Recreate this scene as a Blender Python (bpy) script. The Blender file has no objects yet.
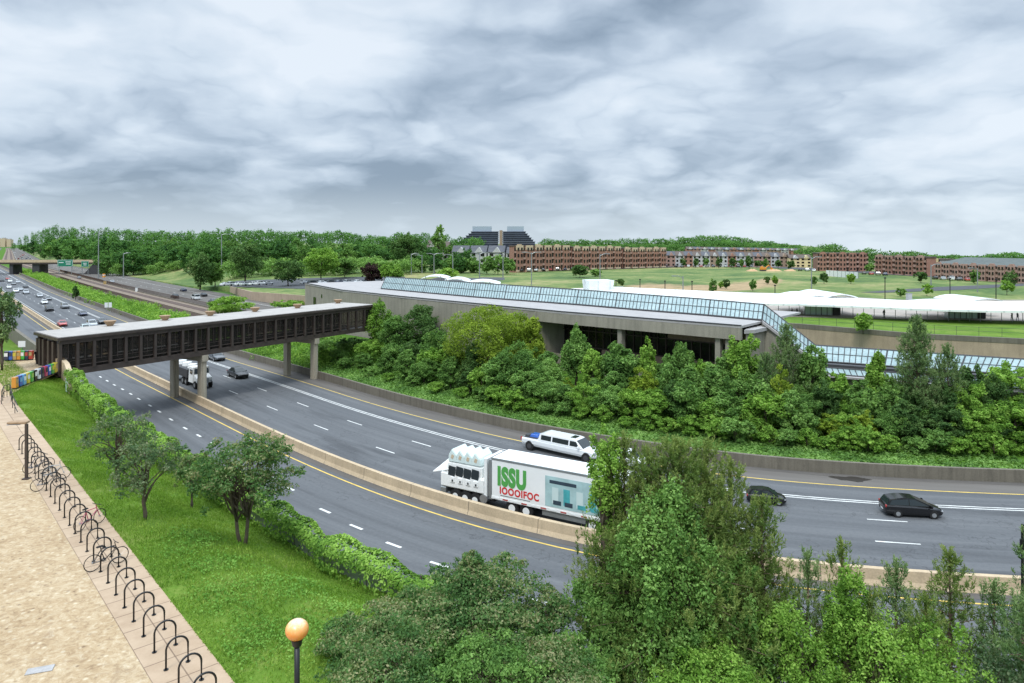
import bpy, bmesh, math, random
import numpy as np
from mathutils import Vector, Matrix
random.seed(7)
RNG = np.random.default_rng(11)
scn = bpy.context.scene
COL = scn.collection
F, HZ, CZ = 700.0, 243.0, 20.0

# ---------------------------------------------------------------- helpers
def P(px, py, z=0.0):
    """ground point of height z seen at a photo pixel (measuring aid for the survey of the place)"""
    D = F * (CZ - z) / (py - HZ)
    return ((px - 512) * D / F, D, z)
def PD(px, D, z=0.0):
    return ((px - 512) * D / F, D, z)
def ZY(py, D):
    return CZ - (py - HZ) * D / F

def tag(o, label=None, cat=None, group=None, kind=None):
    if label: o['label'] = label
    if cat: o['category'] = cat
    if group: o['group'] = group
    if kind: o['kind'] = kind
    return o
def empty(name, loc=(0, 0, 0), rz=0.0, label=None, cat=None, group=None):
    o = bpy.data.objects.new(name, None)
    COL.objects.link(o)
    o.location = loc
    o.rotation_euler = (0, 0, rz)
    o.empty_display_size = 0.3
    return tag(o, label, cat, group)
def kids(o):
    return [c for c in COL.objects if c.parent == o]
def copy_tree(o, loc=None, rz=None, scale=None, label=None):
    r = o.copy(); COL.objects.link(r)
    if loc is not None: r.location = loc
    if rz is not None: r.rotation_euler = (0, 0, rz)
    if scale is not None: r.scale = scale
    if label: r['label'] = label
    for ch in CH[o.name]:
        c = ch.copy(); COL.objects.link(c); c.parent = r
        for g in CH.get(ch.name, ()):
            d = g.copy(); COL.objects.link(d); d.parent = c
    return r
CH = {}
def reg(o, parent):
    if parent is not None:
        o.parent = parent
        CH.setdefault(parent.name, []).append(o)

class MB:
    """collects shapes for ONE mesh object"""
    def __init__(s): s.v = []; s.f = []; s.m = []; s.cur = 0; s.uv = None
    def add(s, vs, fs):
        n = len(s.v); s.v += [tuple(p) for p in vs]
        for f in fs: s.f.append(tuple(i + n for i in f)); s.m.append(s.cur)
        return s
    def box(s, c, d, rz=0.0, top=None, ry=0.0):
        x, y, z = d[0] / 2, d[1] / 2, d[2] / 2
        tx, ty = (x, y) if top is None else (top[0] / 2, top[1] / 2)
        vs = [(-x, -y, -z), (x, -y, -z), (x, y, -z), (-x, y, -z), (-tx, -ty, z), (tx, -ty, z), (tx, ty, z), (-tx, ty, z)]
        if ry:
            a, b = math.cos(ry), math.sin(ry)
            vs = [(p[0] * a + p[2] * b, p[1], -p[0] * b + p[2] * a) for p in vs]
        ca, sa = math.cos(rz), math.sin(rz)
        vs = [(c[0] + p[0] * ca - p[1] * sa, c[1] + p[0] * sa + p[1] * ca, c[2] + p[2]) for p in vs]
        return s.add(vs, [(3, 2, 1, 0), (4, 5, 6, 7), (0, 1, 5, 4), (1, 2, 6, 5), (2, 3, 7, 6), (3, 0, 4, 7)])
    def tube(s, pts, rad, n=8, caps=True):
        pts = [Vector(p) for p in pts]
        rads = rad if isinstance(rad, (list, tuple)) else [rad] * len(pts)
        vs = []; up = Vector((0, 0, 1))
        for i, p in enumerate(pts):
            t = (pts[min(i + 1, len(pts) - 1)] - pts[max(i - 1, 0)])
            t = t.normalized() if t.length > 1e-9 else Vector((0, 0, 1))
            a = t.cross(up)
            if a.length < 1e-3: a = t.cross(Vector((0, 1, 0)))
            a.normalize(); b = t.cross(a)
            if i and a.dot(pa) < 0: pass
            pa = a
            for k in range(n):
                th = 2 * math.pi * k / n
                vs.append(p + (a * math.cos(th) + b * math.sin(th)) * rads[i])
        fs = []
        for i in range(len(pts) - 1):
            for k in range(n):
                k2 = (k + 1) % n
                fs.append((i * n + k, i * n + k2, (i + 1) * n + k2, (i + 1) * n + k))
        if caps:
            fs.append(tuple(range(n))[::-1]); fs.append(tuple(range((len(pts) - 1) * n, len(pts) * n)))
        return s.add(vs, fs)
    def cyl(s, c, r, h, n=16, axis='z', r2=None):
        r2 = r if r2 is None else r2
        d = {'z': (0, 0, h / 2), 'y': (0, h / 2, 0), 'x': (h / 2, 0, 0)}[axis]
        return s.tube([Vector(c) - Vector(d), Vector(c) + Vector(d)], [r, r2], n)
    def ring(s, c, R, r, n=24, m=6, axis='y'):
        vs = []; fs = []
        for i in range(n):
            a = 2 * math.pi * i / n
            for j in range(m):
                b = 2 * math.pi * j / m
                q = (R + r * math.cos(b))
                u, w, h = q * math.cos(a), q * math.sin(a), r * math.sin(b)
                p = (u, h, w) if axis == 'y' else (u, w, h)
                vs.append((c[0] + p[0], c[1] + p[1], c[2] + p[2]))
        for i in range(n):
            for j in range(m):
                fs.append((i * m + j, ((i + 1) % n) * m + j, ((i + 1) % n) * m + (j + 1) % m, i * m + (j + 1) % m))
        return s.add(vs, fs)
    def prism(s, poly, z0, z1):
        """poly: xy list, vertical prism; z0/z1 numbers or lists"""
        n = len(poly)
        a = z0 if isinstance(z0, (list, tuple)) else [z0] * n
        b = z1 if isinstance(z1, (list, tuple)) else [z1] * n
        vs = [(p[0], p[1], a[i]) for i, p in enumerate(poly)] + [(p[0], p[1], b[i]) for i, p in enumerate(poly)]
        fs = [tuple(range(n))[::-1], tuple(range(n, 2 * n))] + [(i, (i + 1) % n, n + (i + 1) % n, n + i) for i in range(n)]
        return s.add(vs, fs)
    def xprism(s, prof, y0, y1):
        """prof: (x,z) outline extruded across y"""
        n = len(prof)
        vs = [(p[0], y0, p[1]) for p in prof] + [(p[0], y1, p[1]) for p in prof]
        return s.add(vs, [tuple(range(n)), tuple(range(n, 2 * n))[::-1]] + [(i, n + i, n + (i + 1) % n, (i + 1) % n) for i in range(n)])
    def wall(s, path, h0, h1, t):
        """path xy list, wall centred on path from h0 to h1 (numbers or lists), thickness t"""
        L, R = offset_poly(path, t / 2), offset_poly(path, -t / 2)
        n = len(path)
        a = h0 if isinstance(h0, (list, tuple)) else [h0] * n
        b = h1 if isinstance(h1, (list, tuple)) else [h1] * n
        vs = []
        for i in range(n): vs += [(*L[i], a[i]), (*R[i], a[i]), (*R[i], b[i]), (*L[i], b[i])]
        fs = []
        for i in range(n - 1):
            k = 4 * i
            for j in range(4): fs.append((k + j, k + (j + 1) % 4, k + 4 + (j + 1) % 4, k + 4 + j))
        fs += [(3, 2, 1, 0), (4 * n - 4, 4 * n - 3, 4 * n - 2, 4 * n - 1)]
        return s.add(vs, fs)
    def build(s, name, mat, parent=None, smooth=False, bevel=0.0, fixn=True, seg=1):
        me = bpy.data.meshes.new(name)
        me.from_pydata(s.v, [], s.f)
        mats = mat if isinstance(mat, (list, tuple)) else [mat]
        for m in mats: me.materials.append(m)
        if len(mats) > 1: me.polygons.foreach_set('material_index', s.m)
        if fixn:
            bm = bmesh.new(); bm.from_mesh(me)
            bmesh.ops.recalc_face_normals(bm, faces=bm.faces)
            if bevel:
                bmesh.ops.bevel(bm, geom=[e for e in bm.edges if len(e.link_faces) == 2 and e.calc_face_angle(0) > 0.5], offset=bevel, segments=seg, affect='EDGES', clamp_overlap=True)
            bm.to_mesh(me); bm.free()
        if smooth: me.polygons.foreach_set('use_smooth', [True] * len(me.polygons))
        me.update()
        if smooth == 'angle': me.set_sharp_from_angle(angle=math.radians(38))
        o = bpy.data.objects.new(name, me); COL.objects.link(o)
        reg(o, parent)
        return o

def offset_poly(path, d):
    out = []
    n = len(path)
    for i in range(n):
        a = Vector(path[max(i - 1, 0)][:2]); b = Vector(path[i][:2]); c = Vector(path[min(i + 1, n - 1)][:2])
        n1 = (b - a); n2 = (c - b)
        if n1.length < 1e-9: n1 = n2
        if n2.length < 1e-9: n2 = n1
        n1.normalize(); n2.normalize()
        p1 = Vector((-n1.y, n1.x)); p2 = Vector((-n2.y, n2.x))
        m = (p1 + p2).normalized(); k = d / max(0.35, m.dot(p1))
        out.append((b.x + m.x * k, b.y + m.y * k))
    return out

# ---------------------------------------------------------------- materials
MAT = {}
def nodes(name):
    m = bpy.data.materials.new(name); m.use_nodes = True
    nt = m.node_tree; b = nt.nodes['Principled BSDF']
    MAT[name] = m
    return m, nt, b
def N(nt, t, **kw):
    n = nt.nodes.new(t)
    for k, v in kw.items():
        if k.startswith('i_'): n.inputs[k[2:].replace('_', ' ')].default_value = v
        else: setattr(n, k, v)
    return n
def noise(nt, vec, scale, detail=4, rough=0.55, dist=0.0):
    n = N(nt, 'ShaderNodeTexNoise'); n.inputs['Scale'].default_value = scale
    n.inputs['Detail'].default_value = detail; n.inputs['Roughness'].default_value = rough
    n.inputs['Distortion'].default_value = dist
    if vec is not None: nt.links.new(vec, n.inputs['Vector'])
    return n.outputs['Fac']
def ramp(nt, fac, stops):
    r = N(nt, 'ShaderNodeValToRGB'); e = r.color_ramp.elements
    while len(e) > 1: e.remove(e[-1])
    e[0].position = stops[0][0]; c = stops[0][1]; e[0].color = (c[0], c[1], c[2], 1)
    for p, c in stops[1:]:
        k = e.new(p); k.color = (c[0], c[1], c[2], 1)
    nt.links.new(fac, r.inputs['Fac'])
    return r.outputs['Color']
def mixc(nt, fac, a, b, blend='MIX'):
    m = N(nt, 'ShaderNodeMix', data_type='RGBA', blend_type=blend)
    for sock, v in ((m.inputs[0], fac), (m.inputs[6], a), (m.inputs[7], b)):
        if isinstance(v, bpy.types.NodeSocket): nt.links.new(v, sock)
        elif isinstance(v, (int, float)): sock.default_value = v
        else: sock.default_value = (v[0], v[1], v[2], 1)
    return m.outputs[2]
def math_(nt, op, a, b=None, c=None):
    m = N(nt, 'ShaderNodeMath', operation=op)
    for i, v in enumerate((a, b, c)):
        if v is None: continue
        if isinstance(v, bpy.types.NodeSocket): nt.links.new(v, m.inputs[i])
        else: m.inputs[i].default_value = v
    return m.outputs[0]
def coords(nt, kind='pos', scale=None):
    if kind == 'pos': s = N(nt, 'ShaderNodeNewGeometry').outputs['Position']
    elif kind == 'obj': s = N(nt, 'ShaderNodeTexCoord').outputs['Object']
    else: s = N(nt, 'ShaderNodeTexCoord').outputs['UV']
    if scale:
        mp = N(nt, 'ShaderNodeMapping'); mp.inputs['Scale'].default_value = scale
        nt.links.new(s, mp.inputs['Vector']); s = mp.outputs['Vector']
    return s
def bump(nt, b, h, strength=0.3, dist=0.05):
    n = N(nt, 'ShaderNodeBump'); n.inputs['Strength'].default_value = strength; n.inputs['Distance'].default_value = dist
    nt.links.new(h, n.inputs['Height']); nt.links.new(n.outputs['Normal'], b.inputs['Normal'])

def plain(name, c, rough=0.6, metal=0.0, var=0.15, vs=1.5, coat=0.0, kind='obj', spec=None, grime=0.0):
    """painted / solid surface with slight procedural unevenness"""
    m, nt, b = nodes(name)
    v = coords(nt, kind)
    f = noise(nt, v, vs, 5, 0.6)
    col = ramp(nt, f, [(0.25, [x * (1 - var) for x in c]), (0.75, [min(1, x * (1 + var)) for x in c])])
    if grime:
        g = noise(nt, v, vs * 3.1, 6, 0.7)
        g2 = ramp(nt, g, [(0.5, (0, 0, 0)), (0.72, (grime, grime, grime))])
        col = mixc(nt, g2, col, (0.05, 0.045, 0.04))
    nt.links.new(col, b.inputs['Base Color'])
    b.inputs['Roughness'].default_value = rough; b.inputs['Metallic'].default_value = metal
    if coat: b.inputs['Coat Weight'].default_value = coat; b.inputs['Coat Roughness'].default_value = 0.05
    if spec is not None: b.inputs['Specular IOR Level'].default_value = spec
    return m

def concrete(name, c, stain=0.5, joint=0, kind='pos', rough=0.9):
    """weathered concrete: cloudy tone, vertical rain streaks, dark blotches"""
    m, nt, b = nodes(name)
    v = coords(nt, kind); vz = coords(nt, kind, (1.2, 1.2, 0.12))
    f1 = noise(nt, v, 0.35, 6, 0.6); f2 = noise(nt, vz, 1.6, 5, 0.65); f3 = noise(nt, v, 9, 4, 0.7)
    col = ramp(nt, f1, [(0.3, [x * 0.78 for x in c]), (0.7, [x * 1.15 for x in c])])
    st = ramp(nt, f2, [(0.45, (0, 0, 0)), (0.75, (stain, stain, stain))])
    col = mixc(nt, st, col, [x * 0.35 for x in c])
    col = mixc(nt, 0.35, col, ramp(nt, f3, [(0.3, [x * 0.6 for x in c]), (0.7, [min(1, x * 1.3) for x in c])]))
    nt.links.new(col, b.inputs['Base Color'])
    b.inputs['Roughness'].default_value = rough
    bump(nt, b, f3, 0.25, 0.02)
    return m

def foliage(name, dark, mid, light, trans=0.42, objvar=0.12):
    m = bpy.data.materials.new(name); m.use_nodes = True; nt = m.node_tree; MAT[name] = m
    nt.nodes.clear()
    out = N(nt, 'ShaderNodeOutputMaterial')
    at = N(nt, 'ShaderNodeAttribute'); at.attribute_name = 'tint'
    info = N(nt, 'ShaderNodeObjectInfo')
    fac = math_(nt, 'ADD', at.outputs['Fac'], math_(nt, 'MULTIPLY_ADD', info.outputs['Random'], 2 * objvar, -objvar))
    col = ramp(nt, fac, [(0.05, dark), (0.5, mid), (0.95, light)])
    d = N(nt, 'ShaderNodeBsdfPrincipled'); d.inputs['Roughness'].default_value = 0.75
    d.inputs['Specular IOR Level'].default_value = 0.12
    t = N(nt, 'ShaderNodeBsdfTranslucent')
    nt.links.new(col, d.inputs['Base Color'])
    nt.links.new(mixc(nt, 0.5, col, (1, 1, 0.25), 'MULTIPLY'), t.inputs['Color'])
    mx = N(nt, 'ShaderNodeMixShader'); mx.inputs[0].default_value = trans
    nt.links.new(d.outputs[0], mx.inputs[1]); nt.links.new(t.outputs[0], mx.inputs[2])
    nt.links.new(mx.outputs[0], out.inputs['Surface'])
    return m

def ground(name, stops, scale=0.5, kind='pos', fine=6.0, rough=0.95, bmp=0.5, dist=0.1):
    m, nt, b = nodes(name)
    v = coords(nt, kind)
    f = math_(nt, 'ADD', math_(nt, 'MULTIPLY', noise(nt, v, scale, 6, 0.6, 0.4), 0.55), math_(nt, 'MULTIPLY', noise(nt, v, fine, 5, 0.75), 0.45))
    nt.links.new(ramp(nt, f, stops), b.inputs['Base Color'])
    b.inputs['Roughness'].default_value = rough; b.inputs['Specular IOR Level'].default_value = 0.15
    bump(nt, b, noise(nt, v, fine * 1.5, 4, 0.7), bmp, dist)
    return m

# ---------------------------------------------------------------- leaves
def unit(a):
    return a / np.maximum(np.linalg.norm(a, axis=-1, keepdims=True), 1e-9)
def leaf_object(name, c, nrm, size, tint, mat, parent=None, asp=0.55, direction=None):
    n = len(c)
    t = unit(np.cross(nrm, RNG.normal(size=(n, 3)))) if direction is None else unit(direction)
    b = unit(np.cross(nrm, t))
    s = size[:, None]
    V = np.stack([c - t * s, c - b * s * asp, c + t * s, c + b * s * asp], 1).reshape(-1, 3)
    me = bpy.data.meshes.new(name)
    me.vertices.add(4 * n); me.vertices.foreach_set('co', V.astype(np.float32).ravel())
    me.loops.add(4 * n); me.loops.foreach_set('vertex_index', np.arange(4 * n, dtype=np.int32))
    me.polygons.add(n); me.polygons.foreach_set('loop_start', np.arange(0, 4 * n, 4, dtype=np.int32))
    me.update(calc_edges=True)
    a = me.attributes.new('tint', 'FLOAT', 'POINT')
    a.data.foreach_set('value', np.repeat(np.clip(tint, 0, 1), 4).astype(np.float32))
    me.materials.append(mat)
    o = bpy.data.objects.new(name, me); COL.objects.link(o)
    reg(o, parent)
    return o
def lump_leaves(lumps, n, leaf, rng, up=0.4, fill=0.15, under=0.35):
    """lumps: array (k,6) centre+radii. leaves on the uneven surfaces of all lumps"""
    L = np.array(lumps, float); k = len(L)
    area = (L[:, 3] * L[:, 4] + L[:, 4] * L[:, 5] + L[:, 3] * L[:, 5])
    idx = rng.choice(k, size=int(n * 1.5), p=area / area.sum())
    d = unit(rng.normal(size=(len(idx), 3)))
    keep = (d[:, 2] > -0.5) | (rng.random(len(idx)) < under)
    idx, d = idx[keep], d[keep]
    rad = 1.0 - np.abs(rng.normal(0, 0.20, len(idx))) + 0.16 * np.sin(d[:, 0] * 9 + idx) * np.sin(d[:, 1] * 8 + idx * 2)
    # twigs that stick out: leaves gather round random twig directions
    tw = unit(rng.normal(size=(k, 5, 3)) + np.array([0, 0, 0.5])); ts = rng.integers(0, 5, len(idx)); on = rng.random(len(idx)) < 0.34
    dt = unit(tw[idx, ts] + rng.normal(0, 0.16, (len(idx), 3))); d = np.where(on[:, None], dt, d)
    rad = np.where(on, 0.75 + 0.75 * rng.random(len(idx)), rad)
    rad = np.where(rng.random(len(idx)) < fill, rng.random(len(idx)) * 0.8, rad)
    c = L[idx, :3] + d * L[idx, 3:] * rad[:, None]
    deep = np.zeros(len(c), bool)
    for j in range(k):
        q = (c - L[j, :3]) / L[j, 3:]
        deep |= ((q * q).sum(1) < 0.45) & (idx != j)
    keep = ~deep | (rng.random(len(c)) < 0.12)
    c, d, idx = c[keep][:n], d[keep][:n], idx[keep][:n]
    nr = unit(d * 0.5 + rng.normal(0, 0.55, (len(c), 3)) + np.array([0, 0, up]))
    lt = rng.random(k)
    tint = 0.08 + 0.42 * lt[idx] + 0.5 * rng.random(len(c)) ** 1.2
    size = leaf * (0.6 + 0.8 * rng.random(len(c)))
    return c, nr, size, tint
def tree_lumps(rng, h, w, base, k=26, conic=0.0, lean=0.0, rs=0.86):
    """crown lumps inside an egg-shaped envelope: h total height, w crown width, base crown bottom"""
    out = []
    cz = (h + base) / 2; rz = (h - base) / 2; rw = w / 2
    for i in range(k):
        d = unit(rng.normal(size=3)); rr = 0.45 + 0.35 * rng.random()
        z = d[2] * rr
        nar = 1 - conic * (z + 1) / 2
        r = rs * (0.20 + 0.20 * rng.random()) * (1 - 0.35 * conic * (z + 1) / 2)
        out.append([d[0] * rr * rw * nar + lean * z, d[1] * rr * rw * nar, cz + z * rz, r * rw * 1.1, r * rw * 1.1, r * rz * 0.85])
    for i in range(k):     # outlying sprays that break the outline
        d = unit(rng.normal(size=3)); d[2] = abs(d[2]) if rng.random() < 0.7 else d[2]
        rr = 0.82 + 0.2 * rng.random(); z = d[2] * rr; nar = 1 - conic * (z + 1) / 2
        r = 0.07 + 0.09 * rng.random()
        out.append([d[0] * rr * rw * nar, d[1] * rr * rw * nar, cz + z * rz, r * rw, r * rw, r * rz])
    return out
def limb(mb, a, b, r0, r1, rng, n=5, wob=0.08, sides=6):
    a = np.array(a, float); b = np.array(b, float); L = np.linalg.norm(b - a)
    pts = []; rs = []
    for i in range(n + 1):
        t = i / n
        p = a * (1 - t) + b * t + (rng.normal(0, wob * L * 0.4, 3) if 0 < i < n else 0)
        p[2] += 0.08 * L * math.sin(math.pi * t)
        pts.append(tuple(p)); rs.append(r0 * (1 - t) + r1 * t)
    mb.tube(pts, rs, sides)
def broad_tree(name, h, w, base, leaf, n, fol, seed, k=26, conic=0.0, label='', cat='tree', group=None, stems=1, bark='bark', crownname='crown', limbs=9, fill=0.15, rs=0.86):
    rng = np.random.default_rng(seed); h = max(h, 1.2)
    root = empty(name, (0, 0, 0), 0, label, cat, group)
    L = tree_lumps(rng, h, w, base, k, conic, 0.0, rs)
    c, nr, sz, ti = lump_leaves(L, n, leaf, rng, fill=fill)
    leaf_object(crownname, c, nr, sz, ti, MAT[fol], root)
    mb = MB(); r0 = 0.022 * h + 0.02
    for sidx in range(stems):
        dx = 0 if stems == 1 else (sidx - 0.5) * 0.25 * w
        top = (dx + rng.normal(0, 0.02 * h), rng.normal(0, 0.02 * h), base + 0.55 * (h - base))
        limb(mb, (dx * 0.1, 0, -0.3), top, r0 / stems ** 0.5, r0 * 0.3, rng, 6, 0.04, 8)
        for j in range(limbs):
            q = L[rng.integers(0, k)]
            t = 0.35 + 0.5 * rng.random(); z0 = -0.3 + t * (top[2] + 0.3)
            if z0 < base * 0.7: z0 = base * 0.8
            limb(mb, (dx * 0.1 + (top[0] - dx * .1) * t, top[1] * t, min(z0, top[2])), q[:3], r0 * 0.4, r0 * 0.08, rng, 4, 0.08, 5)
    mb.build('trunk', MAT[bark], root, smooth=True, fixn=False)
    return root
def pine_tree(name, h, w, n_br, tuft, fol, seed, label='', group=None, base=0.12, needles=12, nt_=0.02, cat='pine tree', bare=0.0, lean=0.0):
    """whorled branches with needle tufts on their outer twigs"""
    rng = np.random.default_rng(seed)
    root = empty(name, (0, 0, 0), 0, label, cat, group)
    mb = MB(); tip = np.array([lean, 0, h])
    limb(mb, (0, 0, -0.3), tip, 0.018 * h + 0.03, 0.012, rng, 8, 0.01, 8)
    C = []; Dr = []; T = []
    for i in range(n_br):
        t = base + (1 - base) * (i + rng.random()) / n_br
        z = t * h; a = i * 2.4 + rng.normal(0, 0.3)
        Lb = w / 2 * (1 - t) ** 0.75 * (0.7 + 0.5 * rng.random()) + 0.12 * tuft * 3
        rise = 0.15 + 0.55 * t
        d = np.array([math.cos(a), math.sin(a), rise]); d /= np.linalg.norm(d)
        p0 = np.array([lean * t, 0, z]); p1 = p0 + d * Lb
        limb(mb, p0, p1, 0.006 * h * (1 - t) + 0.01, 0.006, rng, 3, 0.05, 4)
        m = max(4, int(Lb / tuft * 3.4)); bt = rng.random()
        for j in range(m):
            s = 0.25 + 0.75 * (j + rng.random()) / m
            if rng.random() < bare: continue
            side = rng.normal(0, 0.20 * Lb * (1.15 - s) + 0.3 * tuft, 3); side[2] = abs(side[2]) * 0.6
            C.append(p0 + d * Lb * s + side); Dr.append(unit(d * 0.35 + np.array([0, 0, 1.0]) + rng.normal(0, 0.22, 3))); T.append(0.5 * bt + 0.25 * s)
    for j in range(int(6 + h)):
        C.append(np.array([lean, 0, h * (1 - 0.012 * j)])); Dr.append(np.array([0, 0, 1.0])); T.append(0.6)
    C = np.array(C); Dr = np.array(Dr); T = np.array(T)
    k = len(C)
    c = np.repeat(C, needles, 0); dd = np.repeat(Dr, needles, 0); tt = np.repeat(T, needles)
    nd = unit(dd * 0.75 + rng.normal(0, 0.50, c.shape))
    ax = rng.random(len(c)) ** 0.8
    ln = tuft * (0.16 + 0.14 * rng.random(len(c))) * (1.15 - 0.5 * ax)
    c = c + nd * ln[:, None] + dd * (ax * tuft * 1.25)[:, None]; tt = tt * 0.7 + 0.3 * ax
    nrm = unit(np.cross(nd, rng.normal(size=c.shape)))
    leaf_object('crown', c, nrm, ln, 0.0 + tt + 0.4 * rng.random(len(c)), MAT[fol], root, asp=nt_ / tuft * 1.6, direction=nd)
    mb.build('trunk', MAT['bark_pine'], root, smooth=True, fixn=False)
    return root
# ---------------------------------------------------------------- camera, sky, light
cam = bpy.data.cameras.new('camera'); camo = bpy.data.objects.new('camera', cam); COL.objects.link(camo)
camo.location = (0, 0, CZ); camo.rotation_euler = (math.pi / 2, 0, 0)
cam.sensor_width = 36; cam.lens = 36 * F / 1024; cam.shift_y = -(341.5 - HZ) / 1024
cam.clip_start = 0.1; cam.clip_end = 12000
scn.camera = camo
scn.view_settings.view_transform = 'Standard'; scn.view_settings.look = 'None'
scn.view_settings.gamma = 1.0; scn.view_settings.use_curve_mapping = False
scn.view_settings.exposure = 0.10

SUN_EL, SUN_AZ = math.radians(55), math.radians(200)     # azimuth clockwise from +Y
w = bpy.data.worlds.new('World'); scn.world = w; w.use_nodes = True
nt = w.node_tree; nt.nodes.clear()
out = N(nt, 'ShaderNodeOutputWorld')
gen = N(nt, 'ShaderNodeTexCoord').outputs['Generated']
sep = N(nt, 'ShaderNodeSeparateXYZ'); nt.links.new(gen, sep.inputs[0])
Z = math_(nt, 'MAXIMUM', sep.outputs[2], 0.0)
inv = math_(nt, 'DIVIDE', 1.0, math_(nt, 'ADD', Z, 0.27))
cmb = N(nt, 'ShaderNodeCombineXYZ')
nt.links.new(math_(nt, 'MULTIPLY', sep.outputs[0], inv), cmb.inputs[0])
nt.links.new(math_(nt, 'MULTIPLY', sep.outputs[1], inv), cmb.inputs[1])
cmb.inputs[2].default_value = 5.1
wn = N(nt, 'ShaderNodeTexNoise'); wn.inputs['Scale'].default_value = 1.7; wn.inputs['Detail'].default_value = 5; wn.inputs['Roughness'].default_value = 0.55
nt.links.new(cmb.outputs[0], wn.inputs['Vector'])
wv = N(nt, 'ShaderNodeVectorMath', operation='MULTIPLY_ADD'); nt.links.new(wn.outputs['Color'], wv.inputs[0]); wv.inputs[1].default_value = (0.42, 0.42, 0); nt.links.new(cmb.outputs[0], wv.inputs[2])
def puff(scale, off, det=3):
    """billows: rounded bright heads with darker creases between them"""
    mp = N(nt, 'ShaderNodeMapping'); mp.inputs['Location'].default_value = off; nt.links.new(wv.outputs[0], mp.inputs['Vector'])
    n = noise(nt, mp.outputs[0], scale, det, 0.5, 0.0)
    return math_(nt, 'ABSOLUTE', math_(nt, 'MULTIPLY_ADD', n, 2.0, -1.0))
big = noise(nt, cmb.outputs[0], 0.70, 3, 0.45, 0.1)
mid = noise(nt, wv.outputs[0], 3.0, 8, 0.60, 0.0)
fac = math_(nt, 'ADD', math_(nt, 'ADD', math_(nt, 'MULTIPLY', big, 0.74), math_(nt, 'MULTIPLY', mid, 0.20)), math_(nt, 'ADD', math_(nt, 'MULTIPLY', puff(1.3, (2, 5, 1)), 0.30), math_(nt, 'MULTIPLY', puff(3.4, (7, 1, 4)), 0.16)))
cl = ramp(nt, fac, [(0.42, (0.24, 0.315, 0.41)), (0.475, (0.33, 0.415, 0.52)), (0.53, (0.45, 0.54, 0.65)), (0.59, (0.59, 0.68, 0.78)), (0.67, (0.72, 0.79, 0.87))])
# lighter band low over the land
hz = N(nt, 'ShaderNodeMapRange', interpolation_type='SMOOTHSTEP'); hz.inputs[1].default_value = 0.10; hz.inputs[2].default_value = 0.0
hz.inputs[3].default_value = 0.0; hz.inputs[4].default_value = 0.6
nt.links.new(sep.outputs[2], hz.inputs[0])
cl = mixc(nt, hz.outputs[0], cl, (0.70, 0.80, 0.87))
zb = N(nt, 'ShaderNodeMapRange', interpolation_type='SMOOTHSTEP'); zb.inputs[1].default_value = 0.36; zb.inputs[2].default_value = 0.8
zb.inputs[3].default_value = 1.0; zb.inputs[4].default_value = 3.4  # brightness boost added to the sky above the frame, to light the ground
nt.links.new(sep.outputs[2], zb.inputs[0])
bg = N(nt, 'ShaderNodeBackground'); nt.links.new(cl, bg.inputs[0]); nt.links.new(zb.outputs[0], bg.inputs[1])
sky = N(nt, 'ShaderNodeTexSky', sky_type='NISHITA'); sky.sun_disc = False
sky.sun_elevation = SUN_EL; sky.sun_rotation = SUN_AZ
bg2 = N(nt, 'ShaderNodeBackground'); nt.links.new(sky.outputs[0], bg2.inputs[0]); bg2.inputs[1].default_value = 0.008
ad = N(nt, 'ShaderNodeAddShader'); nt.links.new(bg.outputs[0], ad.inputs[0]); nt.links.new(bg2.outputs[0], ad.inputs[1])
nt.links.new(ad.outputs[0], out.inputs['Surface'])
sl = bpy.data.lights.new('sun', 'SUN'); sl.energy = 1.5; sl.angle = math.radians(14); sl.color = (1, 0.96, 0.9)
so = bpy.data.objects.new('sun', sl); COL.objects.link(so)
dv = Vector((math.sin(SUN_AZ) * math.cos(SUN_EL), math.cos(SUN_AZ) * math.cos(SUN_EL), math.sin(SUN_EL)))
so.rotation_euler = (-dv).to_track_quat('-Z', 'Y').to_euler()
so.location = (0, 0, 60)

# ---------------------------------------------------------------- materials
plain('bark', (0.11, 0.085, 0.06), 0.95, var=0.35, vs=6)
plain('bark_pine', (0.16, 0.11, 0.075), 0.95, var=0.35, vs=6)
foliage('fol_green', (0.053, 0.125, 0.032), (0.152, 0.294, 0.068), (0.339, 0.535, 0.152))
foliage('fol_bright', (0.073, 0.170, 0.029), (0.195, 0.365, 0.055), (0.405, 0.609, 0.130), objvar=0.08)
foliage('fol_dark', (0.031, 0.078, 0.024), (0.086, 0.176, 0.048), (0.199, 0.319, 0.103))
foliage('fol_far', (0.039, 0.111, 0.035), (0.099, 0.230, 0.060), (0.197, 0.380, 0.099), objvar=0.25)
foliage('fol_yellow', (0.125, 0.200, 0.025), (0.250, 0.362, 0.044), (0.413, 0.525, 0.075))
foliage('fol_purple', (0.020, 0.012, 0.014), (0.055, 0.030, 0.032), (0.090, 0.060, 0.045))
foliage('fol_grey', (0.048, 0.097, 0.045), (0.121, 0.209, 0.089), (0.322, 0.346, 0.209), objvar=0.03)
foliage('fol_pine_old', (0.054, 0.081, 0.024), (0.162, 0.216, 0.051), (0.338, 0.365, 0.115), 0.25, objvar=0.04)
foliage('fol_pinedark', (0.035, 0.080, 0.035), (0.106, 0.192, 0.065), (0.250, 0.346, 0.134), 0.2, objvar=0.05)
foliage('fol_crab', (0.038, 0.096, 0.031), (0.114, 0.234, 0.066), (0.396, 0.372, 0.198), objvar=0.03)
foliage('grass_blade', (0.085, 0.175, 0.020), (0.175, 0.320, 0.035), (0.340, 0.450, 0.090), 0.3, objvar=0.0)
foliage('weed_leaf', (0.070, 0.170, 0.025), (0.140, 0.300, 0.045), (0.260, 0.430, 0.090), 0.3, objvar=0.0)
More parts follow.
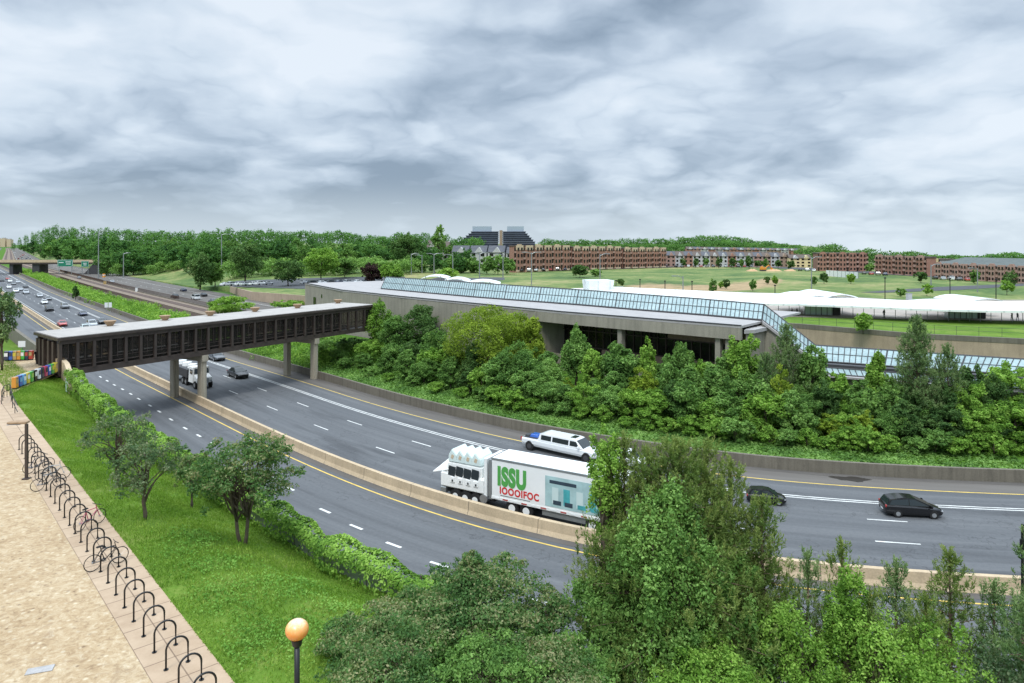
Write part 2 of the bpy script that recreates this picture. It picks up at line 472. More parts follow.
foliage('fol_pine', (0.045, 0.085, 0.024), (0.125, 0.205, 0.048), (0.280, 0.340, 0.100), 0.3, objvar=0.05)
concrete('conc', (0.36, 0.33, 0.27), 0.55)
concrete('conc_barrier', (0.54, 0.42, 0.275), 0.38)
concrete('conc_dark', (0.17, 0.152, 0.118), 0.9)
concrete('conc_bridge', (0.42, 0.37, 0.28), 0.45)
concrete('conc_station', (0.29, 0.27, 0.215), 0.65)
concrete('conc_ret', (0.40, 0.31, 0.22), 0.5)
plain('roof_grey', (0.39, 0.365, 0.335), 0.85, var=0.12, vs=0.5, kind='pos', grime=0.25)
plain('roof_white', (0.36, 0.345, 0.335), 0.8, var=0.10, vs=0.6, kind='pos', grime=0.2)
m, nt, b = nodes('canopy_white')      # white sheet roof: faint seams and rain dirt
v = coords(nt, 'pos'); wv_ = N(nt, 'ShaderNodeTexWave'); wv_.inputs['Scale'].default_value = 0.11; wv_.bands_direction = 'X'; nt.links.new(v, wv_.inputs['Vector'])
cc_ = ramp(nt, noise(nt, v, 0.25, 6, 0.65), [(0.3, (0.62, 0.65, 0.64)), (0.6, (0.80, 0.83, 0.81))])
nt.links.new(mixc(nt, ramp(nt, wv_.outputs['Fac'], [(0.0, (0.5, 0.5, 0.5)), (0.06, (0, 0, 0))]), cc_, (0.40, 0.42, 0.42)), b.inputs['Base Color']); b.inputs['Roughness'].default_value = 0.5
plain('brown_steel', (0.058, 0.042, 0.034), 0.55, var=0.3, vs=1.2)
plain('black_steel', (0.010, 0.010, 0.011), 0.4, var=0.2)
plain('grey_steel', (0.32, 0.34, 0.34), 0.45, 0.6, var=0.12)
plain('dark_grey', (0.045, 0.045, 0.048), 0.6, var=0.2)
plain('tan_fibre', (0.33, 0.22, 0.13), 0.8, var=0.25, vs=4)
plain('rubber', (0.012, 0.012, 0.012), 0.85)
plain('alloy', (0.42, 0.43, 0.44), 0.35, 0.7)
plain('white_paint', (0.78, 0.80, 0.80), 0.3, var=0.04, coat=0.4)
plain('trailer_white', (0.80, 0.81, 0.79), 0.5, var=0.05, vs=0.8)
plain('mark_white', (0.64, 0.64, 0.61), 0.7, var=0.3, vs=1.1, kind='pos')
plain('mark_yellow', (0.66, 0.46, 0.10), 0.7, var=0.22, vs=1.1, kind='pos')
plain('asph_far', (0.062, 0.066, 0.072), 0.9, var=0.15, vs=0.2, kind='pos')
plain('asph_shoulder', (0.105, 0.095, 0.085), 0.95, var=0.2, vs=0.3, kind='pos')
plain('ballast', (0.20, 0.155, 0.115), 1.0, var=0.3, vs=1.2, kind='pos')
plain('rail_rust', (0.085, 0.05, 0.035), 0.7, var=0.3, kind='pos')
plain('headlamp', (0.38, 0.40, 0.42), 0.12, var=0.02, coat=0.6)
plain('taillamp', (0.45, 0.02, 0.015), 0.2, var=0.05, coat=0.6)
plain('sign_green', (0.01, 0.19, 0.11), 0.45, var=0.08)
plain('sign_white', (0.75, 0.77, 0.76), 0.5, var=0.04)
plain('dirt', (0.46, 0.30, 0.16), 0.95, var=0.25, vs=0.3, kind='pos')
plain('skin', (0.42, 0.26, 0.18), 0.6, var=0.05)
plain('hair', (0.02, 0.015, 0.01), 0.8)
for nme, c in dict(black=(0.008, 0.008, 0.009), darkgrey=(0.045, 0.05, 0.055), silver=(0.42, 0.45, 0.47), grey=(0.17, 0.18, 0.19), white=(0.76, 0.78, 0.78),
                   red=(0.42, 0.05, 0.04), blue=(0.02, 0.10, 0.42), navy=(0.02, 0.03, 0.07), mint=(0.55, 0.68, 0.66), orange=(0.62, 0.26, 0.03), green=(0.05, 0.38, 0.05),
                   yellow=(0.62, 0.50, 0.04), pink=(0.50, 0.05, 0.13), lime=(0.30, 0.55, 0.08), cyan=(0.15, 0.40, 0.62), tan=(0.42, 0.30, 0.12)).items():
    plain('p_' + nme, c, 0.22, 0.0, var=0.04, coat=0.25 if nme == 'black' else 0.8)
    plain('c_' + nme, c, 0.85, 0.0, var=0.12, vs=5)
m, nt, b = nodes('car_glass'); b.inputs['Base Color'].default_value = (0.02, 0.028, 0.03, 1); b.inputs['Roughness'].default_value = 0.06; b.inputs['Coat Weight'].default_value = 0.3
m, nt, b = nodes('dark_glass')
f = noise(nt, coords(nt, 'pos'), 0.5, 3); nt.links.new(ramp(nt, f, [(0.4, (0.008, 0.008, 0.009)), (0.65, (0.03, 0.028, 0.026))]), b.inputs['Base Color']); b.inputs['Roughness'].default_value = 0.12
m, nt, b = nodes('skylight_glass')      # tinted glazing, each pane a little different, grime along the lower edges
v = coords(nt, 'pos')
f = noise(nt, v, 0.35, 5, 0.6); g = noise(nt, v, 2.6, 3, 0.6)
c1 = ramp(nt, f, [(0.3, (0.17, 0.26, 0.265)), (0.7, (0.32, 0.42, 0.42))])
nt.links.new(mixc(nt, 0.35, c1, ramp(nt, g, [(0.35, (0.15, 0.23, 0.235)), (0.65, (0.42, 0.52, 0.52))])), b.inputs['Base Color'])
b.inputs['Roughness'].default_value = 0.3
m, nt, b = nodes('bridge_glass'); b.inputs['Base Color'].default_value = (0.20, 0.18, 0.16, 1); b.inputs['Roughness'].default_value = 0.04
b.inputs['Transmission Weight'].default_value = 0.9; b.inputs['IOR'].default_value = 1.1; b.inputs['Specular IOR Level'].default_value = 0.5
m, nt, b = nodes('globe'); v = coords(nt, 'obj'); sp = N(nt, 'ShaderNodeSeparateXYZ'); nt.links.new(v, sp.inputs[0])
nt.links.new(ramp(nt, math_(nt, 'ADD', math_(nt, 'MULTIPLY', sp.outputs[2], 1.2), math_(nt, 'MULTIPLY', noise(nt, v, 9, 4), 0.35)), [(0.12, (0.80, 0.30, 0.07)), (0.36, (0.84, 0.45, 0.16)), (0.55, (0.80, 0.66, 0.46))]), b.inputs['Base Color'])
b.inputs['Roughness'].default_value = 0.25; b.inputs['Subsurface Weight'].default_value = 0.3; b.inputs['Subsurface Radius'].default_value = (.1, .05, .02)

# asphalt with wheel tracks, patches and cracks: UV = (distance along, offset across) in metres
m, nt, b = nodes('asphalt')
uv = N(nt, 'ShaderNodeUVMap').outputs['UV']
def uvs(sc, loc=(0, 0, 0)):
    mp = N(nt, 'ShaderNodeMapping'); mp.inputs['Scale'].default_value = sc; mp.inputs['Location'].default_value = loc
    nt.links.new(uv, mp.inputs['Vector']); return mp.outputs['Vector']
streak = noise(nt, uvs((0.012, 1.3, 1)), 1.0, 4, 0.6)
streak2 = noise(nt, uvs((0.03, 0.5, 1)), 1.0, 4, 0.6)
gran = noise(nt, uv, 3.5, 5, 0.8)
col = ramp(nt, streak, [(0.32, (0.076, 0.082, 0.088)), (0.50, (0.115, 0.123, 0.131)), (0.68, (0.170, 0.178, 0.184))])
col = mixc(nt, 0.50, col, ramp(nt, streak2, [(0.3, (0.068, 0.073, 0.080)), (0.7, (0.172, 0.176, 0.180))]))
# wheel paths: two darker bands in every 3.6 m lane, and a sealed seam between lanes
spv = N(nt, 'ShaderNodeSeparateXYZ'); nt.links.new(uv, spv.inputs[0])
wob = math_(nt, 'MULTIPLY_ADD', noise(nt, uvs((0.01, 0.0, 1)), 1.0, 2), 0.8, -0.4)
lane = math_(nt, 'FRACT', math_(nt, 'DIVIDE', math_(nt, 'ADD', math_(nt, 'ADD', spv.outputs[1], wob), 59.2), 3.7))
wp = ramp(nt, lane, [(0.10, (0, 0, 0)), (0.27, (1, 1, 1)), (0.42, (0.1, 0.1, 0.1)), (0.58, (0.1, 0.1, 0.1)), (0.73, (1, 1, 1)), (0.90, (0, 0, 0))])
wpf = math_(nt, 'MULTIPLY', wp, math_(nt, 'MULTIPLY_ADD', streak2, 0.42, 0.0))
col = mixc(nt, wpf, col, (0.040, 0.042, 0.047))
crk = N(nt, 'ShaderNodeTexVoronoi', feature='DISTANCE_TO_EDGE'); crk.inputs['Scale'].default_value = 1.0
cw_ = N(nt, 'ShaderNodeVectorMath', operation='ADD'); nt.links.new(uvs((0.03, 0.16, 1)), cw_.inputs[0])
cn_ = N(nt, 'ShaderNodeTexNoise'); cn_.inputs['Scale'].default_value = 0.5; cn_.inputs['Detail'].default_value = 6; nt.links.new(uv, cn_.inputs['Vector']); nt.links.new(cn_.outputs['Color'], cw_.inputs[1]); nt.links.new(cw_.outputs[0], crk.inputs['Vector'])
col = mixc(nt, ramp(nt, crk.outputs['Distance'], [(0.0, (0.55, 0.55, 0.55)), (0.012, (0, 0, 0))]), col, (0.028, 0.029, 0.032))
col = mixc(nt, 0.25, col, ramp(nt, gran, [(0.3, (0.04, 0.042, 0.047)), (0.7, (0.15, 0.15, 0.15))]))
spu = N(nt, 'ShaderNodeSeparateXYZ'); nt.links.new(uv, spu.inputs[0])
sh = N(nt, 'ShaderNodeMapRange', interpolation_type='SMOOTHSTEP'); sh.inputs[1].default_value = 16.3; sh.inputs[2].default_value = 16.6; nt.links.new(spu.outputs[1], sh.inputs[0])
col = mixc(nt, sh.outputs[0], col, ramp(nt, streak2, [(0.3, (0.090, 0.080, 0.070)), (0.7, (0.150, 0.137, 0.122))]))
# dark oily blotches
bl = ramp(nt, noise(nt, uvs((0.05, 0.35, 1), (7, 3, 0)), 1.0, 5, 0.6), [(0.55, (0, 0, 0)), (0.70, (0.55, 0.55, 0.55))])
col = mixc(nt, bl, col, (0.030, 0.031, 0.035))
nt.links.new(col, b.inputs['Base Color']); b.inputs['Roughness'].default_value = 0.85; b.inputs['Specular IOR Level'].default_value = 0.35
bump(nt, b, gran, 0.2, 0.01)

ground('m_ground', [(0.35, (0.035, 0.085, 0.018)), (0.65, (0.085, 0.17, 0.03))], 0.02, fine=0.3)
ground('m_grass', [(0.30, (0.055, 0.140, 0.010)), (0.5, (0.105, 0.250, 0.016)), (0.68, (0.190, 0.340, 0.030)), (0.8, (0.28, 0.34, 0.08))], 0.35, fine=5)
ground('m_lawn', [(0.30, (0.060, 0.115, 0.014)), (0.5, (0.105, 0.190, 0.022)), (0.62, (0.17, 0.23, 0.045)), (0.75, (0.25, 0.25, 0.10))], 0.3, fine=5)
ground('m_under', [(0.30, (0.030, 0.065, 0.010)), (0.5, (0.065, 0.150, 0.014)), (0.75, (0.13, 0.27, 0.03))], 0.5, fine=3)
m, nt, b = nodes('m_meadow')
v = coords(nt, 'pos'); f = math_(nt, 'ADD', math_(nt, 'MULTIPLY', noise(nt, v, 0.03, 6, 0.6, 0.6), 0.6), math_(nt, 'MULTIPLY', noise(nt, v, 0.35, 5, 0.7), 0.4))
gc = ramp(nt, f, [(0.36, (0.035, 0.080, 0.018)), (0.45, (0.075, 0.135, 0.026)), (0.53, (0.150, 0.195, 0.050)), (0.63, (0.30, 0.26, 0.115))])
at = N(nt, 'ShaderNodeAttribute'); at.attribute_name = 'dirt'
dm = ramp(nt, math_(nt, 'ADD', at.outputs['Fac'], math_(nt, 'MULTIPLY_ADD', noise(nt, v, 0.12, 6, 0.7), 1.0, -0.5)), [(0.42, (0, 0, 0)), (0.62, (1, 1, 1))])
nt.links.new(mixc(nt, dm, gc, ramp(nt, noise(nt, v, 0.3, 5), [(0.3, (0.24, 0.18, 0.09)), (0.7, (0.40, 0.28, 0.15))])), b.inputs['Base Color']); b.inputs['Roughness'].default_value = 1
# plaza: exposed aggregate and pavers
m, nt, b = nodes('m_plaza')
v = coords(nt, 'pos')
a1 = noise(nt, v, 0.45, 5, 0.65, 0.6); a2 = noise(nt, v, 3.6, 7, 0.78, 0.8)
vo = N(nt, 'ShaderNodeTexVoronoi'); vo.inputs['Scale'].default_value = 4.2; nt.links.new(v, vo.inputs['Vector'])
col = ramp(nt, a1, [(0.3, (0.318, 0.220, 0.122)), (0.5, (0.414, 0.304, 0.181)), (0.7, (0.482, 0.384, 0.253))])
col = mixc(nt, 0.55, col, ramp(nt, a2, [(0.36, (0.174, 0.108, 0.055)), (0.47, (0.385, 0.267, 0.144)), (0.56, (0.482, 0.374, 0.236)), (0.66, (0.616, 0.534, 0.388))]))
sv = N(nt, 'ShaderNodeSeparateColor'); nt.links.new(vo.outputs['Color'], sv.inputs[0])
peb = math_(nt, 'MULTIPLY', ramp(nt, vo.outputs['Distance'], [(0.10, (1, 1, 1)), (0.34, (0, 0, 0))]), ramp(nt, sv.outputs[0], [(0.76, (0, 0, 0)), (0.82, (0.75, 0.75, 0.75))]))
col = mixc(nt, peb, col, (0.144, 0.089, 0.050))
pale = math_(nt, 'MULTIPLY', ramp(nt, vo.outputs['Distance'], [(0.15, (1, 1, 1)), (0.4, (0, 0, 0))]), ramp(nt, sv.outputs[1], [(0.74, (0, 0, 0)), (0.80, (0.6, 0.6, 0.6))]))
col = mixc(nt, pale, col, (0.636, 0.543, 0.388))
st = ramp(nt, noise(nt, v, 1.1, 6, 0.75, 1.0), [(0.56, (0, 0, 0)), (0.66, (0.55, 0.55, 0.55))])
col = mixc(nt, st, col, (0.241, 0.154, 0.084))
nt.links.new(col, b.inputs['Base Color']); b.inputs['Roughness'].default_value = 0.95; bump(nt, b, a2, 0.5, 0.03)
m, nt, b = nodes('m_paver')
uvn = N(nt, 'ShaderNodeUVMap').outputs['UV']
br = N(nt, 'ShaderNodeTexBrick'); br.offset = 0.0; br.inputs['Scale'].default_value = 1.0; br.inputs['Mortar Size'].default_value = 0.022
br.inputs['Brick Width'].default_value = 1.3; br.inputs['Row Height'].default_value = 0.95; br.inputs['Bias'].default_value = 0.0
br.inputs['Color1'].default_value = (0.40, 0.285, 0.185, 1); br.inputs['Color2'].default_value = (0.47, 0.35, 0.235, 1); br.inputs['Mortar'].default_value = (0.12, 0.075, 0.045, 1)
nt.links.new(uvn, br.inputs['Vector'])
col = mixc(nt, 0.30, br.outputs['Color'], ramp(nt, noise(nt, coords(nt, 'pos'), 1.4, 6, 0.7), [(0.3, (0.24, 0.16, 0.10)), (0.7, (0.55, 0.43, 0.31))]))
nt.links.new(col, b.inputs['Base Color']); b.inputs['Roughness'].default_value = 0.9

def brick(name, c1, c2):
    m, nt, b = nodes(name)
    v = coords(nt, 'obj')
    f = noise(nt, v, 0.6, 5, 0.6); g = noise(nt, v, 6, 3, 0.8)
    nt.links.new(mixc(nt, 0.3, ramp(nt, f, [(0.3, c1), (0.7, c2)]), ramp(nt, g, [(0.3, [x * .6 for x in c1]), (0.7, [min(1, x * 1.4) for x in c2])])), b.inputs['Base Color'])
    b.inputs['Roughness'].default_value = 0.95; b.inputs['Specular IOR Level'].default_value = 0.1
brick('brick_red', (0.27, 0.145, 0.105), (0.37, 0.21, 0.16)); brick('brick_pink', (0.33, 0.20, 0.16), (0.43, 0.29, 0.24))
brick('stone_cream', (0.48, 0.37, 0.25), (0.60, 0.48, 0.34)); brick('siding_grey', (0.30, 0.29, 0.28), (0.42, 0.41, 0.40))
brick('siding_white', (0.42, 0.42, 0.41), (0.52, 0.52, 0.51)); brick('stucco_yellow', (0.62, 0.50, 0.26), (0.74, 0.62, 0.36)); brick('siding_brown', (0.27, 0.19, 0.14), (0.38, 0.29, 0.22))
brick('shingle_grey', (0.085, 0.09, 0.10), (0.13, 0.135, 0.15)); brick('shingle_brown', (0.10, 0.08, 0.07), (0.15, 0.125, 0.11)); brick('shingle_green', (0.10, 0.12, 0.115), (0.15, 0.17, 0.165))

# ---------------------------------------------------------------- spine: foot of the median barrier
pts = [(-2047, 2777), (-1300, 1745), (-614, 790), P(0, 293)[:2], P(21.6, 308)[:2], P(56, 331)[:2], P(133, 373)[:2], P(202, 406)[:2],
       P(250, 430)[:2], P(310, 460)[:2], P(400, 497)[:2], P(447, 513)[:2], P(489, 527)[:2], P(533.6, 540)[:2], P(583, 553)[:2], P(690, 572)[:2], P(795, 586)[:2],
       P(900, 594)[:2], P(1023, 600)[:2], (60, 37.8), (110, 38.5), (180, 39.5), (300, 41)]
pts = np.array(pts, float)
seg = np.concatenate([[0], np.cumsum(np.linalg.norm(np.diff(pts, axis=0), axis=1))])
tt = np.arange(0, seg[-1], 1.0)
X = np.interp(tt, seg, pts[:, 0]); Y = np.interp(tt, seg, pts[:, 1])
kern = np.exp(-0.5 * (np.arange(-60, 61) / 11.0) ** 2); kern /= kern.sum()
Xp = np.convolve(np.pad(X, 60, mode='reflect', reflect_type='odd'), kern, 'valid'); Yp = np.convolve(np.pad(Y, 60, mode='reflect', reflect_type='odd'), kern, 'valid')
SP = np.stack([Xp, Yp], 1)
TG = unit(np.gradient(SP, axis=0)); NM = np.stack([-TG[:, 1], TG[:, 0]], 1)
if NM[len(NM) - 50][1] < 0: NM = -NM
NS = len(SP)
WARP = np.zeros(NS)
def S(i, off):
    if off > 0: off = off * (1 + WARP[int(min(max(i, 0), NS - 1))] / 19.0)
    i = min(max(i, 0), NS - 1.001); k = int(i); f = i - k
    p = SP[k] * (1 - f) + SP[k + 1] * f; n = NM[k] * (1 - f) + NM[k + 1] * f
    return (p[0] + n[0] * off, p[1] + n[1] * off)
def heading(i):
    k = int(min(max(i, 0), NS - 1)); return math.atan2(TG[k][1], TG[k][0])
def s_at(px, off):
    """spine index where the offset curve crosses the sight line of photo column px (nearest to camera)"""
    q = SP + NM * (off * (1 + WARP / 19.0) if off > 0 else np.full(NS, float(off)))[:, None]
    r = 512 + F * q[:, 0] / np.maximum(q[:, 1], 1)
    k = np.where((r[:-1] - px) * (r[1:] - px) <= 0)[0]
    if len(k) == 0: return NS - 2 if px > 900 else 0
    k = k[-1]; return k + (px - r[k]) / (r[k + 1] - r[k] + 1e-9)
def so_of(p):
    """spine coordinates of a ground point"""
    d = ((SP - np.array(p[:2])) ** 2).sum(1); k = int(d.argmin())
    v = np.array(p[:2]) - SP[k]; return k, float(v @ NM[k])
_w = sorted((so_of(P(px, py))) for px, py in [(229, 353.5), (321, 379), (400, 404), (458.6, 416.5), (517, 431.5), (579, 441.5), (639, 450.5), (704, 461), (766, 468), (858, 475), (940, 480), (1023, 483.7)])
print('wall offsets', [(a, round(b, 1)) for a, b in _w])
WARP = np.interp(np.arange(NS), [_w[0][0] - 60] + [a for a, b in _w] + [_w[-1][0] + 60], [0] + [float(np.clip(b - 19, -2.5, 4)) for a, b in _w] + [0])
_k = np.exp(-0.5 * (np.arange(-40, 41) / 8.0) ** 2); _k /= _k.sum(); WARP = np.convolve(np.pad(WARP, 40, mode='edge'), _k, 'valid')
def HO(i):
    """offset of the hedge line: it drifts away from the road toward the right"""
    return float(np.interp(i, [a for a, b in _h], [b for a, b in _h]))
_h = sorted(so_of(P(px, py, z)) for px, py, z in [(80, 398, 5.3), (106, 422, 4.8), (150, 455, 4.6), (190, 479, 4.6), (254, 522, 4.6), (309, 553, 4.6), (335, 574, 4.5), (379, 596, 4.4), (396, 603, 4.3)])
_h = [(_h[0][0] - 100, -15.2)] + _h + [(_h[-1][0] + 8, _h[-1][1] - .5), (_h[-1][0] + 100, _h[-1][1] - .8)]
IDX = sorted(set([int(k) for k in np.arange(0, 2400, 60)] + [int(k) for k in np.arange(2400, 3000, 12)] + [int(k) for k in np.arange(3000, NS - 1, 3)] + [NS - 2])) if NS > 3000 else list(range(0, NS - 1, 4))
print('NS', NS, 's at px0', s_at(0, 0), 's at px 1023', s_at(1023, 0))

def strip(name, o0, o1, z, mat, kind='structure', i0=0, i1=None, nacross=1, thick=0.0, parent=None, zf=None, of=None):
    i1 = NS - 2 if i1 is None else i1
    ids = [i for i in IDX if i0 < i < i1]; ids = [i0] + ids + [i1]
    v = []; f = []; uvl = []
    for i in ids:
        for k in range(nacross + 1):
            o = o0 + (o1 - o0) * k / nacross if of is None else of(i, k / nacross)
            x, y = S(i, o); v.append((x, y, z if zf is None else zf(i, o))); uvl.append((i, o))
    w_ = nacross + 1
    for a in range(len(ids) - 1):
        for k in range(nacross):
            q = a * w_ + k; f.append((q, q + w_, q + w_ + 1, q + 1))
    me = bpy.data.meshes.new(name); me.from_pydata(v, [], f); me.materials.append(mat)
    bm = bmesh.new(); bm.from_mesh(me); bmesh.ops.recalc_face_normals(bm, faces=bm.faces)
    if sum(fc.normal.z for fc in bm.faces) < 0: bmesh.ops.reverse_faces(bm, faces=bm.faces)
    uvla = bm.loops.layers.uv.new('UVMap')
    for fc in bm.faces:
        for l in fc.loops: l[uvla].uv = uvl[l.vert.index]
    bm.to_mesh(me); bm.free()
    o = bpy.data.objects.new(name, me); COL.objects.link(o); reg(o, parent)
    if kind and parent is None: tag(o, kind=kind)
    return o

# ---------------------------------------------------------------- base ground (radial sheet to the horizon)
def smooth(x, a, b):
    t = np.clip((x - a) / (b - a), 0, 1); return t * t * (3 - 2 * t)
def sink(px, D):
    return -smooth(px, 760, 1000) * 22.0 * np.maximum(D - 520, 0) / 700
rr = [0, 5, 10, 20, 40, 80, 150, 250, 350, 450, 520, 600, 800, 1200, 2000, 3500, 6000, 9000]
v = []; f = []; na = 180
for r in rr:
    for k in range(na):
        a = 2 * math.pi * k / na; x, y = r * math.sin(a), r * math.cos(a)
        px = 512 + F * x / y if y > 1 else (2000 if x > 0 else -1000)
        v.append((x, y, -0.12 + float(sink(px, y) if y > 1 else 0)))
for i in range(len(rr) - 1):
    for k in range(na):
        f.append((i * na + k, i * na + (k + 1) % na, (i + 1) * na + (k + 1) % na, (i + 1) * na + k))
mb = MB(); mb.add(v, f); g = mb.build('ground', MAT['m_ground'], fixn=False)
tag(g, kind='structure')

# ---------------------------------------------------------------- roads
strip('highway_road', -14.4, 19.0, 0.0, MAT['asphalt'], nacross=6, of=lambda i, t: (HO(i) + 1.1) * (1 - t) + 19.0 * t)
i_end = s_at(330, 62)                                    # beyond the station everything behind is hidden
i_trk = s_at(330, 46)
strip('verge', 19.36, 31.0, 0.10, MAT['m_under'], i1=i_trk)
strip('track_bed', 31.0, 44.0, 0.16, MAT['ballast'], i1=i_trk)
strip('far_road', 44.0, 68.0, 0.02, MAT['asphalt'], i1=i_trk, nacross=4)
mk = MB()
def line(o, wd, i0, i1, dash=None, z=0.008, mbx=None):
    mbx = mbx or mk
    i = i0
    while i < i1:
        L = (i1 - i) if dash is None else dash[0]
        ids = [i] + [k for k in IDX if i < k < i + L] + [min(i + L, i1)]
        v = []
        for k in ids: v += [(*S(k, o - wd / 2), z), (*S(k, o + wd / 2), z)]
        mbx.add(v, [(2 * a, 2 * a + 1, 2 * a + 3, 2 * a + 2) for a in range(len(ids) - 1)])
        i += L + (0 if dash is None else dash[1])
E = NS - 3
i_far = s_at(0, 10) - 500
sA = s_at(890, 6.0)
for o_ in (6.0, 9.6):
    st_ = sA % 12.2 - (1.0 if o_ < 7 else 0.2)
    line(o_, 0.14, max(i_far - i_far % 12.2 + st_, 0), E, (3.05, 9.15))
line(12.75, 0.14, i_far, E); line(13.12, 0.14, i_far, E)
line(2.1, 0.13, i_far, s_at(120, 2.1))
for k in range(0, 300, 12): line(54, 0.15, i_trk - 40 - k - 3, i_trk - 40 - k, z=0.03)
line(45.0, 0.15, 0, i_trk, z=0.03); line(61, 0.15, 0, i_trk, z=0.03)
# thick short dashes of the merging lane, surveyed one by one
dpx = [(100.5, 377), (107.5, 381), (114.5, 385), (122, 389), (130, 393.5), (139, 399), (149, 405), (160, 412), (171, 419.5), (184, 427.5), (198.5, 435.5),
       (214, 444), (231, 453), (249, 463), (268, 474.5), (291, 489), (323, 510), (356, 527), (392, 544.4), (434, 563), (484, 582), (541, 601.5), (595, 619), (660, 634), (730, 648)]
for px, py in dpx:
    k, o_ = so_of(P(px, py)); h = 0.55 if px > 300 else 0.5
    line(o_, 0.22, k - h, k + h + 0.2)
mk.build('road_markings', MAT['mark_white'], fixn=False); COL.objects['road_markings']['kind'] = 'structure'
mk2 = MB()
line(-1.25, 0.15, i_far, E, mbx=mk2); line(16.2, 0.15, i_far, E, mbx=mk2)
mk2.build('yellow_road_markings', MAT['mark_yellow'], fixn=False); COL.objects['yellow_road_markings']['kind'] = 'structure'
for o_ in (33.5, 35.0, 39.5, 41.0):
    strip('track_rails', o_ - 0.06, o_ + 0.06, 0.32, MAT['rail_rust'], i1=i_trk)
# ballast ties band darker
strip('track_ties', 33.0, 35.5, 0.20, MAT['rail_rust'], i1=i_trk); strip('track_ties', 39.0, 41.5, 0.20, MAT['rail_rust'], i1=i_trk)
# ---------------------------------------------------------------- barriers and walls along the road
def path_off(o, i0, i1, step=4):
    ids = [i for i in IDX if i0 < i < i1]; ids = [i0] + [i for i in ids] + [i1]
    return [S(i, o) for i in ids], ids
def barrier(name, o, prof, i0, i1, mat, label, cat, joints=None, jmat=None):
    """prof: (offset, z) outline swept along the spine; joints: thin dark gaps between the cast lengths"""
    ids = [i0] + [i for i in IDX if i0 < i < i1] + [i1]
    n = len(prof); v = []; f = []
    for i in ids:
        for a, z in prof: v.append((*S(i, o + a), z))
    for k in range(len(ids) - 1):
        for j in range(n): f.append((k * n + j, k * n + (j + 1) % n, (k + 1) * n + (j + 1) % n, (k + 1) * n + j))
    f += [tuple(range(n)), tuple(range((len(ids) - 1) * n, len(ids) * n))[::-1]]
    mb = MB(); mb.add(v, f)
    ctr = sum(p[0] for p in prof) / n; zc = sum(p[1] for p in prof) / n
    if joints:
        mb.cur = 1
        for k in joints:
            q = []
            for d in (-0.012, 0.012): q += [(*S(k + d, o + ctr + (a - ctr) * 1.02), zc + (z - zc) * 1.006) for a, z in prof]
            mb.add(q, [tuple(range(n))[::-1], tuple(range(n, 2 * n))] + [(j, (j + 1) % n, n + (j + 1) % n, n + j) for j in range(n)])
    b = mb.build(name, [mat, jmat] if joints else mat)
    return tag(b, label, cat)
i_b = s_at(126, 0.3)
jersey = [(-0.05, -0.05), (0.10, 0.30), (0.14, 0.92), (0.46, 0.92), (0.50, 0.30), (0.68, -0.05)]
bar = barrier('median_barrier', 0, jersey, i_far, NS - 4, MAT['conc_barrier'], 'long tan concrete median barrier between the two carriageways', 'barrier',
              [k for k in np.arange(sA % 6.1, NS - 6, 6.1) if k > s_at(15, 0)], MAT['dark_grey'])
# the dirt that collects at its foot
strip('gutter_dirt', -0.75, -0.06, 0.012, MAT['asph_shoulder'], i0=i_far)
barrier('roadside_wall', 19.0, [(0, -0.1), (0.0, 1.05), (0.32, 1.05), (0.34, -0.1)], i_far, NS - 4, MAT['conc_dark'], 'low weathered concrete wall along the far edge of the road below the trees', 'wall')
strip('wall_gutter', 18.35, 18.98, 0.012, MAT['asph_shoulder'], i0=i_far)

# dark damp patch on the far shoulder
mb = MB(); k0, o0 = so_of(P(852, 476.5)); v = [(*S(k0, 17.9), 0.014)]
for k in range(18):
    a = k * math.pi / 9; v.append((*S(k0 + 1.9 * math.cos(a) * (1 + .25 * math.sin(3 * a)), 17.9 + .55 * math.sin(a) * (1 + .3 * math.cos(5 * a))), 0.014))
mb.add(v, [(0, k + 1, (k + 1) % 18 + 1) for k in range(18)]); tag(mb.build('puddle', plain('damp', (0.03, 0.026, 0.022), .35, kind='pos')), kind='structure')
# ================================================================ near bank, plaza, footbridge
EDGE_A, EDGE_B = P(234, 683, 6.5), P(10, 395, 6.5)
ed = np.array(EDGE_B[:2]) - np.array(EDGE_A[:2]); eL = np.linalg.norm(ed); eu = ed / eL; en = np.array([-eu[1], eu[0]])   # en points to the left (plaza side)
if en[0] > 0: en = -en
def bank_z(i, o):
    """lawn height: level with the plaza, falling to the hedge"""
    x, y = S(i, o)
    h0_ = -HO(i); hz_ = 4.6 - 1.6 * smooth(x, -7, 9) + 1.1 * (1 - smooth(x, -47, -33))      # lower where the trees stand
    return float(hz_ + (6.5 - hz_) * smooth(-o, h0_, h0_ + 7.0 - 4.0 * (1 - smooth(x, -47, -33)) - 1.5 * smooth(x, -24, -12)))
def bank_at(x, y):
    k, o = so_of((x, y)); return bank_z(k, o)
iA = s_at(55, -14.5)
strip('lawn', -14.75, -75, 0, MAT['m_lawn'], i0=s_at(0, -14.5) - 60, i1=NS - 3, nacross=50, zf=bank_z, of=lambda i, t: HO(i) + 0.75 - 58 * t)
# retaining wall that carries the lawn above the near road
ids = [i for i in IDX if s_at(0, -14.5) - 60 < i < NS - 3]
rw = MB(); v = []; f = []
for i in ids:
    o1_ = HO(i) + 1.08; zt = bank_z(i, o1_ - .33) + 0.12
    v += [(*S(i, o1_), -0.1), (*S(i, o1_), zt), (*S(i, o1_ - .38), zt), (*S(i, o1_ - .38), -0.1)]
for k in range(len(ids) - 1):
    for j in range(4): f.append((4 * k + j, 4 * k + (j + 1) % 4, 4 * k + 4 + (j + 1) % 4, 4 * k + 4 + j))
rw.add(v, f); tag(rw.build('retaining_wall', MAT['conc']), 'tan concrete retaining wall below the ivy hedge beside the near road', 'wall')

